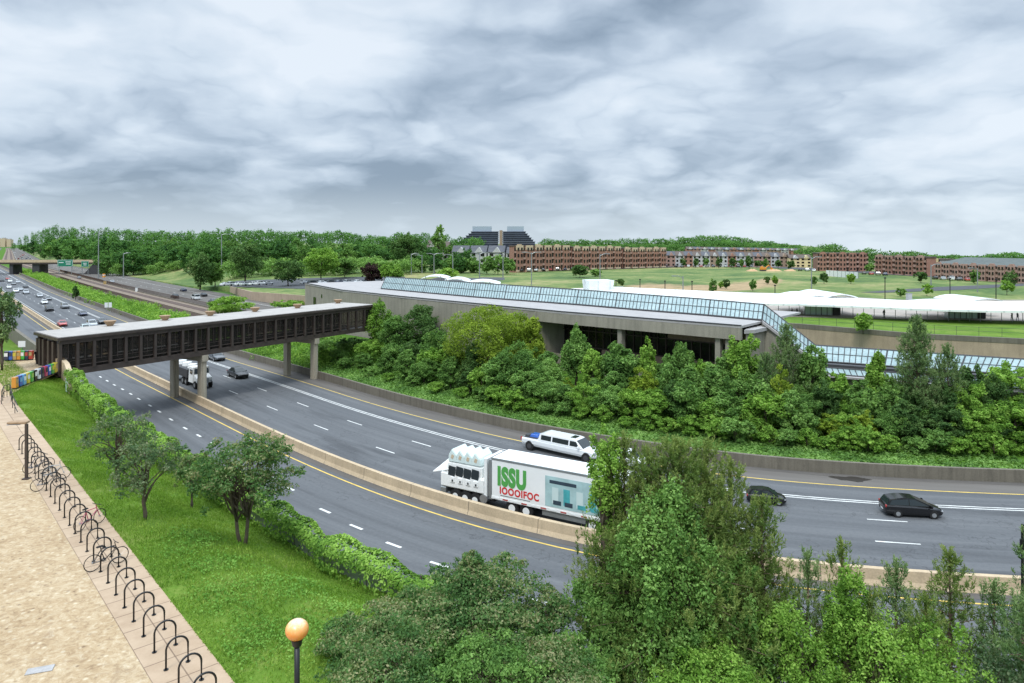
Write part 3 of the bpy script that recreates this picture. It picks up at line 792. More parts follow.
# plaza sheet and the paved strip with the bike racks
def ep(s, t): q = np.array(EDGE_A[:2]) + eu * s + en * t; return (float(q[0]), float(q[1]))
mb = MB(); pl = [ep(-32, 0), ep(eL, 0), P(57, 371, 6.5)[:2], P(61, 362, 6.5)[:2], P(42, 352.5, 6.5)[:2], P(0, 361, 6.5)[:2], (-110, 62), (-110, -12), ep(-32, 55)]
def clip_half(poly, px_, py_, nx, ny):
    out_ = []
    for i in range(len(poly)):
        a_, b_ = poly[i], poly[(i + 1) % len(poly)]
        da, db = (a_[0] - px_) * nx + (a_[1] - py_) * ny, (b_[0] - px_) * nx + (b_[1] - py_) * ny
        if da >= 0: out_.append(a_)
        if da * db < 0:
            t_ = da / (da - db); out_.append((a_[0] + (b_[0] - a_[0]) * t_, a_[1] + (b_[1] - a_[1]) * t_))
    return out_
mb.prism(pl, 6.30, 6.535)
tag(mb.build('plaza', MAT['m_plaza']), kind='structure')
PW = 1.9
def paver(name, s0, s1, t0, t1, z):
    me = bpy.data.meshes.new(name); c = [(s0, t0), (s1, t0), (s1, t1), (s0, t1)]
    me.from_pydata([(*ep(a, b), z) for a, b in c], [], [(0, 1, 2, 3)]); me.materials.append(MAT['m_paver'])
    u = me.uv_layers.new(name='UVMap')
    for l in me.loops: u.data[l.index].uv = (c[l.vertex_index][0], c[l.vertex_index][1])
    bm = bmesh.new(); bm.from_mesh(me)
    if bm.faces[:][0].normal.z < 0: bmesh.ops.reverse_faces(bm, faces=bm.faces)
    bm.to_mesh(me); bm.free()
    o = bpy.data.objects.new(name, me); COL.objects.link(o); tag(o, kind='structure')
paver('path', -30, eL - 0.3, 0.02, PW, 6.541)
# grey access cover in the aggregate
x, y, z = P(40, 670, 6.54); mb = MB(); mb.box((x, y, 6.55), (0.75, 0.35, 0.03), 0.35); tag(mb.build('access_cover', MAT['siding_grey'], bevel=0.01), 'grey metal access cover set in the pebbled plaza', 'cover')

# grass blades and weeds on the lawn: nobody could count them
def blades(name, n, sampler, size, mat, label, seed, cat='grass', flat=0.2):
    rng = np.random.default_rng(seed)
    c = sampler(n, rng)
    d = unit(rng.normal(0, 0.45, (len(c), 3)) + np.array([0, 0, 1.0]))
    if flat > 1: nr = unit(rng.normal(0, 0.5, (len(c), 3)) + np.array([0, 0, 1.0])); d = None
    else: nr = unit(np.cross(d, rng.normal(size=c.shape)))
    sz = size * (0.5 + rng.random(len(c)))
    c = c + np.array([0, 0, 1]) * sz[:, None] * 0.6
    pat = 0.5 + 0.22 * np.sin(c[:, 0] * 0.9 + 2 * np.sin(c[:, 1] * 0.5)) * np.sin(c[:, 1] * 0.8 + np.sin(c[:, 0] * 0.37)) 
    o = leaf_object(name, c, nr, sz, pat + rng.normal(0, 0.16, len(c)), mat, asp=0.16 if flat <= 1 else 0.6, direction=d)
    return tag(o, label, cat, kind='stuff')
def lawn_sampler(n, rng):
    ii = s_at(20, -16) + (NS - 295 - s_at(20, -16)) * rng.random(n * 2); oo = np.array([HO(q) for q in ii]) + 0.2 - 16 * rng.random(n * 2)
    out_ = []
    for i, o in zip(ii, oo):
        x, y = S(i, o)
        t = (np.array([x, y]) - np.array(EDGE_A[:2])) @ en
        if t > 0.04 or y < 17: continue
        if math.sin(x * 1.7 + 1.3 * math.sin(y * 1.1)) * math.sin(y * 1.3 + 2 * math.sin(x * .6)) > 0.62 and rng.random() < (0.85 if t > -0.8 else 0.6): continue
        out_.append((x, y, bank_z(i, o)))
        if len(out_) >= n: break
    return np.array(out_)
blades('grass', 240000, lawn_sampler, 0.07, MAT['grass_blade'], 'bright green lawn grass between the paved strip and the hedge', 3)
def weed_sampler(n, rng):
    cl = [P(px, py, 6.2)[:2] for px, py in [(200, 575), (215, 600), (235, 615), (250, 640), (270, 650), (295, 600), (260, 590), (310, 640), (330, 655), (240, 665), (225, 570), (180, 560), (340, 610), (300, 570), (205, 545), (190, 540)]]
    out_ = []
    for k in range(n):
        c = cl[rng.integers(len(cl))]; x, y = c[0] + rng.normal(0, 0.6), c[1] + rng.normal(0, 0.6)
        if (np.array([x, y]) - np.array(EDGE_A[:2])) @ en > -0.3: continue
        out_.append((x, y, bank_at(x, y) + 0.08 + 0.08 * rng.random()))
    return np.array(out_)
blades('weeds', 5200, weed_sampler, 0.048, MAT['weed_leaf'], 'broad leaved pale green weeds in clumps on the lawn', 4, 'weeds', flat=2)

# hedge of ivy on the fence, with its posts
rng = np.random.default_rng(5)
ih0, ih1 = s_at(72, -15.4) - 1, s_at(440, -19.4)
C = []; Nn = []
for k in range(75000):
    i = ih0 + (ih1 - ih0) * rng.random(); x, y = S(i, HO(i)); zb_ = bank_z(i, HO(i))
    wv = 0.28 * math.sin(i * 0.9) * math.sin(i * 0.37 + 1) + 0.12 * math.sin(i * 2.7)
    hh = (2.0 if x < -30 else 1.75) + wv - 0.35 * smooth(x, -14, -6); ww = 0.62 + 0.5 * wv
    a = rng.random() * 2 * math.pi; ca, sa = math.cos(a), math.sin(a)
    r_ = 1 - abs(rng.normal(0, 0.12)); e_ = 0.55
    du = np.sign(ca) * abs(ca) ** e_ * ww * r_; dz = (0.5 + 0.5 * np.sign(sa) * abs(sa) ** e_ * r_) * hh
    k2 = int(min(max(i, 0), NS - 1)); nm = NM[k2]
    if x > -24 and dz < 0.55 + 0.25 * math.sin(i * 1.7) and du < 0.1 and rng.random() < 0.9: continue      # leggy lower part shows the fence
    C.append((x + nm[0] * du, y + nm[1] * du, zb_ + dz)); Nn.append((nm[0] * ca, nm[1] * ca, max(sa, -0.2)))
C = np.array(C); Nn = unit(np.array(Nn) + rng.normal(0, 0.4, C.shape) + np.array([0, 0, .25]))
tn = 0.5 + 0.25 * np.sin(C[:, 0] * 1.9) * np.sin(C[:, 1] * 1.3) + rng.normal(0, 0.2, len(C)) + 0.12 * (C[:, 2] > 6)
hed = leaf_object('hedge', C, Nn, 0.085 * (0.6 + 0.8 * rng.random(len(C))), tn, MAT['fol_bright'])
tag(hed, 'long ivy covered hedge running along the edge above the near road', 'hedge')
fe = empty('fence', (*S((ih0 + ih1) / 2, -15.5), 4.6), 0, 'low grey panel fence with dark posts under the ivy hedge', 'fence')
def local(o, p): return (p[0] - o.location.x, p[1] - o.location.y, p[2] - o.location.z)
mb = MB(); k = ih0
path = []; hh0 = []; hh1 = []
while k < ih1:
    path.append(S(k, HO(k))); b_ = bank_z(k, HO(k)); hh0.append(b_ - 4.6 - 0.1); hh1.append(b_ - 4.6 + 0.85); k += 2.4
mb.wall([(p[0] - fe.location.x, p[1] - fe.location.y) for p in path], hh0, hh1, 0.06); mb.build('panel', MAT['grey_steel'], fe)
for p, a in list(zip(path, hh0)):
    mb = MB(); mb.cyl((p[0] - fe.location.x, p[1] - fe.location.y, a + 0.75), 0.04, 1.5, 8); mb.build('post', MAT['brown_steel'], fe)

# ---------------------------------------------------------------- bike racks
RK_A, RK_B = np.array(P(176, 665, 6.54)[:2]), np.array(P(27.5, 450, 6.54)[:2])
RA0 = np.array(P(166, 670, 6.54)[:2]); RD = np.array(P(108, 583, 6.54)[:2]) - RA0; RD = RD / 6.0   # pitch per rack along the row
ru = RD / np.linalg.norm(RD); rn = np.array([ru[1], -ru[0]])
if rn[0] < 0: rn = -rn
rz_r = math.atan2(rn[1], rn[0])
def rack_mesh():
    mb = MB(); W = 0.66; H = 0.92; R = W / 2
    pts_ = [(-R, 0, 0), (-R, 0, H - R)] + [(-R * math.cos(t), 0, H - R + R * math.sin(t)) for t in np.linspace(0.15, math.pi - 0.15, 12)] + [(R, 0, H - R), (R, 0, 0)]
    mb.tube(pts_, 0.032, 8); return mb
rack = empty('bike_rack', (0, 0, 0), rz_r, '', 'bike rack', 'black bike racks along the paved strip')
rack_mesh().build('hoop', MAT['black_steel'], rack, smooth=True, fixn=False)
for sx in (-0.33, 0.33):
    mb = MB(); mb.cyl((sx, 0, 0.012), 0.075, 0.02, 12); mb.build('foot_plate', MAT['black_steel'], rack)
nR = 28
ordn = 'first second third fourth fifth sixth seventh eighth ninth tenth eleventh twelfth thirteenth fourteenth fifteenth sixteenth seventeenth eighteenth nineteenth twentieth'.split() + \
    ['twenty-first', 'twenty-second', 'twenty-third', 'twenty-fourth', 'twenty-fifth', 'twenty-sixth', 'twenty-seventh', 'twenty-eighth', 'twenty-ninth', 'thirtieth']
RPOS = []
for k in range(nR):
    p = RA0 + RD * (k - 2) + rn * 0.33
    RPOS.append(p)
    r_ = rack if k == 0 else copy_tree(rack)
    r_.location = (p[0], p[1], 6.54)
    if k > 0: r_.rotation_euler = (0, 0, rz_r)
    r_['label'] = 'black hoop bike rack, %s in the row counted from the globe lamp end' % ordn[k] if k > 0 else 'black hoop bike rack at the end of the row by the globe lamp'

def bicycle(p, rz, frame_mat, label, lean=0.0):
    b = empty('bicycle', (p[0], p[1], 6.545), rz, label, 'bicycle', 'bicycles locked to the racks')
    for sx in (-0.52, 0.52):
        mb = MB(); mb.ring((sx, 0, 0.34), 0.325, 0.018, 28, 6); w_ = mb.build('wheel', MAT['rubber'], b, smooth=True)
        mb = MB()
        for a in range(10):
            t = a * math.pi / 5; mb.tube([(sx, 0, 0.34), (sx + 0.31 * math.cos(t), 0, 0.34 + 0.31 * math.sin(t))], 0.004, 3)
        mb.cyl((sx, 0, 0.34), 0.03, 0.1, 8, 'y'); mb.build('spokes', MAT['alloy'], w_)
    mb = MB()
    bb, st_, hd, fr, rr_ = (-0.08, 0, 0.32), (-0.22, 0, 0.82), (0.34, 0, 0.80), (0.52, 0, 0.34), (-0.52, 0, 0.34)
    for a, c in ((bb, st_), (bb, (0.36, 0, 0.70)), (st_, hd), (hd, fr)): mb.tube([a, c], 0.019, 6)
    for yy in (-0.05, 0.05): mb.tube([(bb[0], yy * .6, bb[2]), (rr_[0], yy, rr_[2])], 0.012, 5); mb.tube([(st_[0], yy * .3, st_[2] - .05), (rr_[0], yy, rr_[2])], 0.011, 5)
    mb.tube([hd, (0.31, 0, 0.95)], 0.018, 6); mb.build('frame', frame_mat, b)
    mb = MB(); mb.tube([(0.36, -0.28, 0.97), (0.32, -0.08, 0.98), (0.32, 0.08, 0.98), (0.36, 0.28, 0.97)], 0.015, 6); mb.build('handlebar', MAT['black_steel'], b)
    mb = MB(); mb.tube([st_, (-0.24, 0, 0.92)], 0.014, 6); mb.box((-0.25, 0, 0.94), (0.26, 0.13, 0.05), top=(0.22, 0.06)); mb.build('saddle', MAT['rubber'], b)
    mb = MB(); mb.cyl((-0.08, 0.05, 0.32), 0.09, 0.012, 14, 'y'); mb.tube([(-0.08, 0.09, 0.32), (0.04, 0.09, 0.2)], 0.01, 5); mb.tube([(-0.08, -0.09, 0.32), (-0.2, -0.09, 0.44)], 0.01, 5)
    mb.build('crank', MAT['alloy'], b)
    return b
def rkp(k, d=0.0, e=0.0): return RPOS[k] + ru * d + rn * e
bicycle(rkp(9, 0.3, -0.05), rz_r + 0.12, MAT['black_steel'], 'black bicycle across the middle racks, apart from the others')
bicycle(rkp(13, 0.4, 0.35), rz_r + 0.5, MAT['p_pink'], 'bicycle with a red frame halfway up the rack row')
bicycle(rkp(19, 0.2, -0.2), rz_r + 0.1, MAT['p_darkgrey'], 'dark grey bicycle, lower of the cluster near the lamp post')
bicycle(rkp(20, 0.5, 0.25), rz_r - 0.2, MAT['p_silver'], 'silver framed bicycle in the cluster near the lamp post')
bicycle(rkp(22, 0.3, -0.1), rz_r + 0.25, MAT['p_navy'], 'navy bicycle, farthest of the cluster near the lamp post')

# lamp post with a flat head on the plaza, globe lamp on the lawn
x, y, z = P(26.5, 479, 6.54); D_ = y; zt = ZY(424, D_)
lp = empty('lamp_post', (x, y, 6.54), 0, 'dark plaza lamp post with a flat tan rectangular head over the bike racks', 'lamp')
mb = MB(); mb.box((0, 0, (zt - 6.54) / 2), (0.13, 0.13, zt - 6.54)); mb.build('pole', MAT['brown_steel'], lp)
mb = MB(); mb.box((0, 0, 0.03), (0.34, 0.34, 0.06)); mb.build('base', MAT['brown_steel'], lp)
mb = MB(); mb.box((-0.50, 0.05, zt - 6.54 + 0.08), (1.05, 0.40, 0.13), 0.12); h_ = mb.build('lamp_head', MAT['tan_fibre'], lp, bevel=0.03)
mb = MB(); mb.box((-0.68, 0.05, zt - 6.54 - 0.012), (0.7, 0.45, 0.02), 0.12); mb.build('lens', MAT['headlamp'], h_)
D_ = 19.0; x = (297 - 512) * D_ / F; zc = ZY(629.5, D_); gz = bank_at(x, D_)
gl = empty('globe_lamp', (x, D_, gz), 0, 'amber glass globe lamp on a slim black pole on the lawn', 'lamp')
mb = MB(); mb.tube([(0, 0, -0.2), (0, 0, zc - gz - 0.42)], 0.075, 12); mb.build('pole', MAT['black_steel'], gl, smooth=True)
mb = MB(); mb.cyl((0, 0, zc - gz - 0.34), 0.12, 0.18, 14, r2=0.16); mb.build('collar', MAT['black_steel'], gl)
me = bpy.data.meshes.new('globe'); bm = bmesh.new(); bmesh.ops.create_uvsphere(bm, u_segments=32, v_segments=20, radius=0.31)
for f_ in bm.faces: f_.smooth = True
bm.to_mesh(me); bm.free(); me.materials.append(MAT['globe']); go = bpy.data.objects.new('globe', me); COL.objects.link(go); reg(go, gl); go.location = (0, 0, zc - gz); go.scale = (1, 1, .88)

# ---------------------------------------------------------------- newspaper boxes
def news_box(p, rz, m, m2, label, group, h=1.12):
    b = empty('newspaper_box', (p[0], p[1], p[2]), rz, label, 'newspaper box', group)
    mb = MB(); mb.box((0, 0, 0.13 + (h - 0.13) / 2), (0.48, 0.42, h - 0.13), top=(0.48, 0.36)); mb.build('cabinet', MAT[m], b, bevel=0.02)
    mb = MB(); mb.box((0, -0.2, h * 0.66), (0.38, 0.03, h * 0.36)); mb.build('window', MAT[m2], b)
    mb = MB(); mb.box((0, 0, 0.065), (0.34, 0.30, 0.13)); mb.build('base', MAT['dark_grey'], b)
    mb = MB(); mb.box((0, -0.235, h * 0.88), (0.2, 0.03, 0.03)); mb.build('handle', MAT['black_steel'], b)
a, c = np.array(P(15, 389, 6.54)), np.array(P(54.5, 373.5, 6.54))
seqs = [('p_orange', 'p_tan', 'orange newspaper box with a tan window at the railing end'), ('p_blue', 'p_cyan', 'blue newspaper box beside the orange one'), ('p_cyan', 'p_white', 'light blue newspaper box with a white window'),
        ('p_yellow', 'p_white', 'yellow newspaper box with a white window'), ('p_green', 'p_lime', 'green newspaper box with a lime window'), ('p_black', 'p_white', 'black newspaper box with a white window'),
        ('p_white', 'p_navy', 'white newspaper box with a dark window'), ('p_navy', 'p_black', 'navy newspaper box with a black window'), ('p_pink', 'p_black', 'crimson newspaper box, only one of that colour'),
        ('p_blue', 'p_white', 'blue newspaper box with a white window near the footbridge'), ('p_green', 'p_yellow', 'green newspaper box with a yellow window near the footbridge'), ('p_yellow', 'p_tan', 'yellow newspaper box at the wall by the footbridge')]
nn = len(seqs); hd_ = math.atan2(c[1] - a[1], c[0] - a[0])
for k, (m1, m2, lb) in enumerate(seqs):
    q = a + (c - a) * k / (nn - 1); news_box((q[0], q[1], 6.54), hd_ + 0.0, m1, m2, lb, 'newspaper boxes along the lawn edge')
a, c = np.array(P(7, 361, 6.54)), np.array(P(31, 360, 6.54))
seqs = [('p_navy', 'p_white', 'navy newspaper box with a white window in the far row'), ('p_blue', 'p_navy', 'blue newspaper box with a navy window in the far row'), ('p_tan', 'p_yellow', 'tan newspaper box in the far row'),
        ('p_orange', 'p_tan', 'orange newspaper box in the far row'), ('p_green', 'p_white', 'green newspaper box in the far row'), ('p_navy', 'p_red', 'navy newspaper box with a red window in the far row'), ('p_red', 'p_tan', 'red newspaper box ending the far row')]
for k, (m1, m2, lb) in enumerate(seqs):
    q = a + (c - a) * k / 6; news_box((q[0], q[1], 6.54), 0.05, m1, m2, lb, 'newspaper boxes in the far row')
# small white sign on its post behind them
x, y, z = P(22, 359, 6.5); sg = empty('sign', (x, y, 6.5), 0.2, 'small white square sign on a green post behind the newspaper boxes', 'sign')
mb = MB(); mb.cyl((0, 0, 1.0), 0.05, 2.1, 8); mb.build('post', MAT['p_green'], sg)
mb = MB(); mb.box((0, -0.06, 1.75), (0.75, 0.04, 0.7)); mb.build('panel', MAT['sign_white'], sg)

# railing at the end of the paved strip
rl = empty('railing', P(9, 408, 6.54), 0, 'dark metal handrail on posts at the top end of the paved strip', 'railing')
pp = [np.array(P(px, py, 6.54)) for px, py in ((1.5, 404), (4, 398), (10, 396), (12.5, 408), (17.5, 419))]
o_ = np.array(rl.location)
for zz in (0.55, 1.05):
    mb = MB(); mb.tube([tuple(p - o_ + np.array([0, 0, zz])) for p in pp], 0.03, 6); mb.build('rail', MAT['black_steel'], rl)
for k in range(len(pp) - 1):
    for j in range(2):
        q = pp[k] * (1 - j / 2) + pp[k + 1] * j / 2 - o_; mb = MB(); mb.tube([tuple(q), tuple(q + np.array([0, 0, 1.05]))], 0.028, 6); mb.build('post', MAT['black_steel'], rl)

# ---------------------------------------------------------------- people
def person(p, rz, top, legs, label, h=1.72, step=0.25, group='people'):
    me = bpy.data.meshes.new('person')
    V = [(0, 0, .93), (0, 0, 1.15), (0, 0, 1.38), (0, 0, 1.50), (0, 0.015, 1.62), (0, 0.02, 1.72),
         (.10, 0, .88), (.11, step * .4, .50), (.11, step * .55 - .02, .09), (.11, step * .55 + .13, .03),
         (-.10, 0, .88), (-.11, -step * .2, .48), (-.11, -step * .75, .09), (-.11, -step * .75 + .13, .03),
         (.19, 0, 1.40), (.26, -.05, 1.12), (.27, .08, .90), (.27, .11, .82), (-.19, 0, 1.40), (-.26, .05, 1.12), (-.26, .14, .90), (-.26, .17, .82)]
    E_ = [(0, 1), (1, 2), (2, 3), (3, 4), (4, 5), (0, 6), (6, 7), (7, 8), (8, 9), (0, 10), (10, 11), (11, 12), (12, 13), (2, 14), (14, 15), (15, 16), (16, 17), (2, 18), (18, 19), (19, 20), (20, 21)]
    R_ = [.15, .14, .17, .06, .095, .08, .10, .065, .045, .035, .10, .065, .045, .035, .065, .045, .032, .03, .065, .045, .032, .03]
    me.from_pydata(V, E_, [])
    o = bpy.data.objects.new('tmp_person', me); COL.objects.link(o)
    m_ = o.modifiers.new('s', 'SKIN'); me.skin_vertices[0].data[0].use_root = True
    for i, r_ in enumerate(R_): me.skin_vertices[0].data[i].radius = (r_, r_ * 0.85)
    o.modifiers.new('u', 'SUBSURF').levels = 1
    dg = bpy.context.evaluated_depsgraph_get(); me2 = bpy.data.meshes.new_from_object(o.evaluated_get(dg)); me2.name = 'person'
    COL.objects.unlink(o); bpy.data.objects.remove(o)
    for mm in (top, legs, 'skin', 'hair'): me2.materials.append(MAT[mm])
    for f_ in me2.polygons:
        z = f_.center.z; f_.use_smooth = True
        f_.material_index = 3 if (z > 1.68 or (z > 1.58 and f_.center.y < 0.0)) else 2 if (z > 1.46 or (abs(f_.center.x) > .2 and z < 0.95)) else 0 if z > 0.92 else 1
    o = bpy.data.objects.new('person', me2); COL.objects.link(o)
    o.location = p; o.rotation_euler = (0, 0, rz); k = h / 1.78; o.scale = (k, k, k)
    return tag(o, label, 'person', group)
def pp_(px, py, z=6.54): return P(px, py, z)
person(pp_(36.5, 364), 1.2, 'c_black', 'c_black', 'person in black walking toward the footbridge entrance', group='people at the footbridge')
person(pp_(41, 363.5), 0.6, 'c_white', 'c_white', 'person in white standing at the footbridge corner', group='people at the footbridge')
person(pp_(60, 366), -0.5, 'c_tan', 'c_navy', 'person in tan inside the footbridge doorway', group='people at the footbridge')

# ---------------------------------------------------------------- parapet walls at the bridge head
pw = [P(px, py, 7.6)[:2] for px, py in [(-40, 300), (-8, 315), (5, 321.6), (14, 328), (24, 335.5), (41, 347.5)]]
mb = MB(); mb.wall(pw, 5.6, 7.6, 0.42); tag(mb.build('parapet_wall', MAT['conc_dark']), 'brown concrete parapet beside the lawn, running away from the footbridge', 'wall')
# curved wing wall in front of the bridge end
q = [P(px, py, 7.75)[:2] for px, py in [(55.5, 358.5), (62, 358), (67, 362), (70.5, 368), (71.5, 371)]]
mb = MB(); mb.wall(q, [5.6, 5.6, 5.6, 5.6, 5.6], [7.75, 7.75, 7.6, 7.2, 7.0], 0.45); tag(mb.build('wing_wall', MAT['conc_barrier']), 'curved tan concrete wing wall at the near corner of the footbridge', 'wall')
x, y, z = P(70.5, 391, 5.6); ub = empty('utility_box', (x, y, bank_at(x, y)), 0.6, 'small grey green utility cabinet between the wing wall and the hedge', 'utility box')
mb = MB(); mb.box((0, 0, 0.6), (0.8, 0.6, 1.3)); mb.build('cabinet', MAT['p_mint'], ub, bevel=0.03); mb = MB(); mb.box((0, 0, 1.27), (0.9, 0.7, 0.08)); mb.build('lid', MAT['grey_steel'], ub)

# ---------------------------------------------------------------- footbridge
B0 = np.array([-47.9, 72.6]); B1 = np.array([-22.6, 112.6]); bl = np.linalg.norm(B1 - B0); bu = (B1 - B0) / bl; bn = np.array([-bu[1], bu[0]])
brz = math.atan2(bu[1], bu[0])
br = empty('footbridge', (B0[0], B0[1], 6.0), brz, 'long dark brown enclosed footbridge with a flat pale roof crossing the highway', 'bridge')
W = 6.9; zb0, zb1 = 0.0, 0.55; zr = 4.1            # local: floor slab 0..0.55, roof edge 4.1
SK = 1.0; X0 = 0.9
def sk(y): return X0 + SK * y / W
mb = MB(); mb.prism([(sk(0), 0), (bl, 0), (bl, W), (sk(W), W)], 0, 0.48); mb.build('deck', MAT['brown_steel'], br)
for yy, nm_ in ((0.0, 'girder'), (W, 'girder')):
    mb = MB(); xc_, xl_ = (bl + sk(yy)) / 2, bl - sk(yy); mb.box((xc_, yy, 0.30), (xl_, 0.32, 0.62)); mb.box((xc_, yy, 3.55), (xl_, 0.32, 0.42)); mb.box((xc_, yy, 0.95), (xl_, 0.10, 0.10)); mb.build(nm_, MAT['brown_steel'], br)
mb = MB(); mb.prism([(sk(-.45) - .35, -.45), (bl, -.45), (bl, W + .45), (sk(W + .45) - .35, W + .45)], 3.78, 4.08); rf = mb.build('roof', MAT['brown_steel'], br)
mb = MB(); mb.prism([(sk(-.35) - .2, -.35), (bl + .05, -.35), (bl + .05, W + .35), (sk(W + .35) - .2, W + .35)], 4.08, 4.15); mb.build('roof_membrane', MAT['roof_grey'], rf)
npan = 27
for yy in (-0.06, W + 0.06):
    b0_ = sk(yy); bs_ = bl - b0_
    for k in range(npan + 1):
        mb = MB(); mb.box((b0_ + bs_ * k / npan, yy, 2.0), (0.30, 0.36, 2.9)); mb.build('column', MAT['brown_steel'], br)
    sgn = 1 if yy < 0 else -1
    for k in range(npan):
        xc = b0_ + bs_ * (k + 0.5) / npan; pw_ = bs_ / npan - 0.30
        mb = MB(); mb.box((xc, yy + 0.14 * sgn, 2.1), (pw_, 0.03, 2.6)); w_ = mb.build('window', MAT['bridge_glass'], br)
        mb = MB()
        mb.box((xc, yy + 0.10 * sgn, 2.35), (0.05, 0.07, 2.1)); mb.box((xc, yy + 0.10 * sgn, 1.45), (pw_, 0.06, 0.05))
        mb.build('sash', MAT['brown_steel'], w_)
for k in range(3, npan + 1, 3):           # joists seen through the glass
    mb = MB(); mb.box((bl * k / npan, W / 2, 3.55), (0.2, W - 0.5, 0.34)); mb.build('roof_beam', MAT['brown_steel'], br)
for yy in (0.55, W - 0.55):
    mb = MB(); mb.tube([(4.5, yy, 1.6), (bl - 0.5, yy, 1.6)], 0.045, 6)
    for k in range(5, npan * 2): mb.tube([(bl * k / npan / 2 + 0.4, yy, 0.48), (bl * k / npan / 2 + 0.4, yy, 1.6)], 0.025, 4)
    mb.build('handrail', MAT['grey_steel'], br)
# portal at the plaza end
for yy in (1.45, 2.9, 4.6, 5.8):
    mb = MB(); mb.box((sk(yy) - 0.08, yy, 2.0), (0.34, 0.36, 3.0)); mb.build('portal_column', MAT['brown_steel'], br)
# round vents on the roof
for px, py in ((110, 325), (165, 319.5), (210, 315), (255, 311), (297.5, 307.5), (335.5, 302.5)):
    x, y, z = P(px, py, 10.25); d = np.array([x, y]) - B0; lx, ly = d @ bu, min(max(d @ bn, 1.2), W - 1.0)
    mb = MB(); mb.cyl((lx, ly, 4.50), 0.42, 0.42, 18, r2=0.66); mb.cyl((lx, ly, 4.22), 0.34, 0.2, 14); v_ = mb.build('roof_vent', MAT['tan_fibre'], br)
    mb = MB(); mb.cyl((lx, ly, 4.74), 0.68, 0.06, 18); mb.build('vent_lid', MAT['tan_fibre'], v_)
# piers
def pier_pair(lx, label, y0=0.5, y1=W - 0.5):
    q = B0 + bu * lx
    pr = empty('bridge_pier', (q[0], q[1], 0), brz, label, 'pier', 'pairs of piers under the footbridge')
    for yy in (y0, y1):
        mb = MB(); mb.box((0, yy, 2.6), (0.75, 0.85, 5.5)); mb.box((0.0, yy - 0.46, 2.6), (0.34, 0.1, 5.5)); mb.build('column', MAT['conc_bridge'], pr, bevel=0.03)
    mb = MB(); mb.box((0, (y0 + y1) / 2, 5.6), (0.8, y1 - y0 + 1.4, 0.8)); mb.build('cap_beam', MAT['conc_bridge'], pr)
def lx_at(px):      # along-bridge distance where the front face crosses a sight line
    r_ = (px - 512) / F; return (B0[0] - r_ * B0[1]) / (r_ * bu[1] - bu[0])
pier_pair(lx_at(204.5), 'pair of square concrete bridge piers standing on the median barrier')
pier_pair(lx_at(316.5), 'pair of square concrete bridge piers behind the far roadside wall')
# ================================================================ embankment and station
def emb_z(i, o): return float(0.75 + 2.2 * smooth(o, 19.5, 36))
i_m = s_at(300, 25)
strip('embankment', 19.30, 37.0, 0, MAT['m_under'], i0=s_at(262, 25), i1=NS - 3, nacross=10, zf=emb_z)
def emb_sampler(n, rng):
    i0 = s_at(235, 21); ii = i0 + (s_at(1030, 21) - i0) * rng.random(n); oo = 19.5 + 7.5 * rng.random(n) ** 1.3
    return np.array([(*S(i, o), emb_z(i, o)) for i, o in zip(ii, oo)])
blades('undergrowth', 60000, emb_sampler, 0.13, MAT['fol_green'], 'tangled green undergrowth behind the far roadside wall', 8, 'undergrowth', flat=2)

ST = [(-46.5, 157.0), (-32.5, 133.6), (-18.5, 117.6), (-4.4, 102.8), (6.3, 91.6), (15.6, 83.6), (24.8, 75.9)]      # front roof edge, surveyed
sta = empty('station_building', (0, 100, 0), 0, 'long low concrete station with a pale flat roof and a glazed ridge between the carriageways', 'station')
def L_(pts_): return [(p[0], p[1] - 100) for p in pts_]
back = offset_poly(ST, 20)
if (back[3][1] < ST[3][1]): back = offset_poly(ST, -20)
sgn_in = 1 if offset_poly(ST, 1)[3][1] > ST[3][1] else -1
RZ = 11.0
front_in = offset_poly(ST, sgn_in * 0.35)
# roof slab
mb = MB(); mb.prism(L_(offset_poly(ST, 0) + back[::-1]), RZ - 0.25, RZ); rf = mb.build('roof', MAT['roof_white'], sta)
mb = MB(); mb.wall(L_(offset_poly(ST, sgn_in * 0.12)), RZ - 0.02, RZ + 0.1, 0.3); mb.build('roof_edge', MAT['dark_grey'], rf)
# walls: plain end block, solid wall, fascia over the opening
def sub(path, a, b, npts=8):
    """piece of a polyline between arc fractions measured in metres"""
    p = np.array(path); d = np.concatenate([[0], np.cumsum(np.linalg.norm(np.diff(p, axis=0), axis=1))])
    t = np.linspace(a, b, npts); return [(float(np.interp(x, d, p[:, 0])), float(np.interp(x, d, p[:, 1]))) for x in t], d[-1]
_, LT = sub(front_in, 0, 1)
def arc_at(px, path=None):
    p = np.array(path or front_in); d = np.concatenate([[0], np.cumsum(np.linalg.norm(np.diff(p, axis=0), axis=1))]); r = 512 + F * p[:, 0] / p[:, 1]
    return float(np.interp(px, r, d))
a0 = arc_at(539)
pth, _ = sub(front_in, 0, 27.5, 4); mb = MB(); mb.wall(L_(pth), 0, RZ - 0.27, 0.5); mb.build('wall', MAT['conc_station'], sta)
pth, _ = sub(offset_poly(ST, sgn_in * 0.3), 27.5, a0 + 0.3, 12); mb = MB(); mb.wall(L_(pth), 0, RZ - 0.29, 0.5); wl = mb.build('wall', MAT['conc_station'], sta)
pth, _ = sub(offset_poly(ST, sgn_in * 0.22), a0, LT + 0.2, 12); mb = MB(); mb.wall(L_(pth), RZ - 1.55, RZ - 0.27, 0.45); mb.build('fascia', MAT['conc_station'], sta)
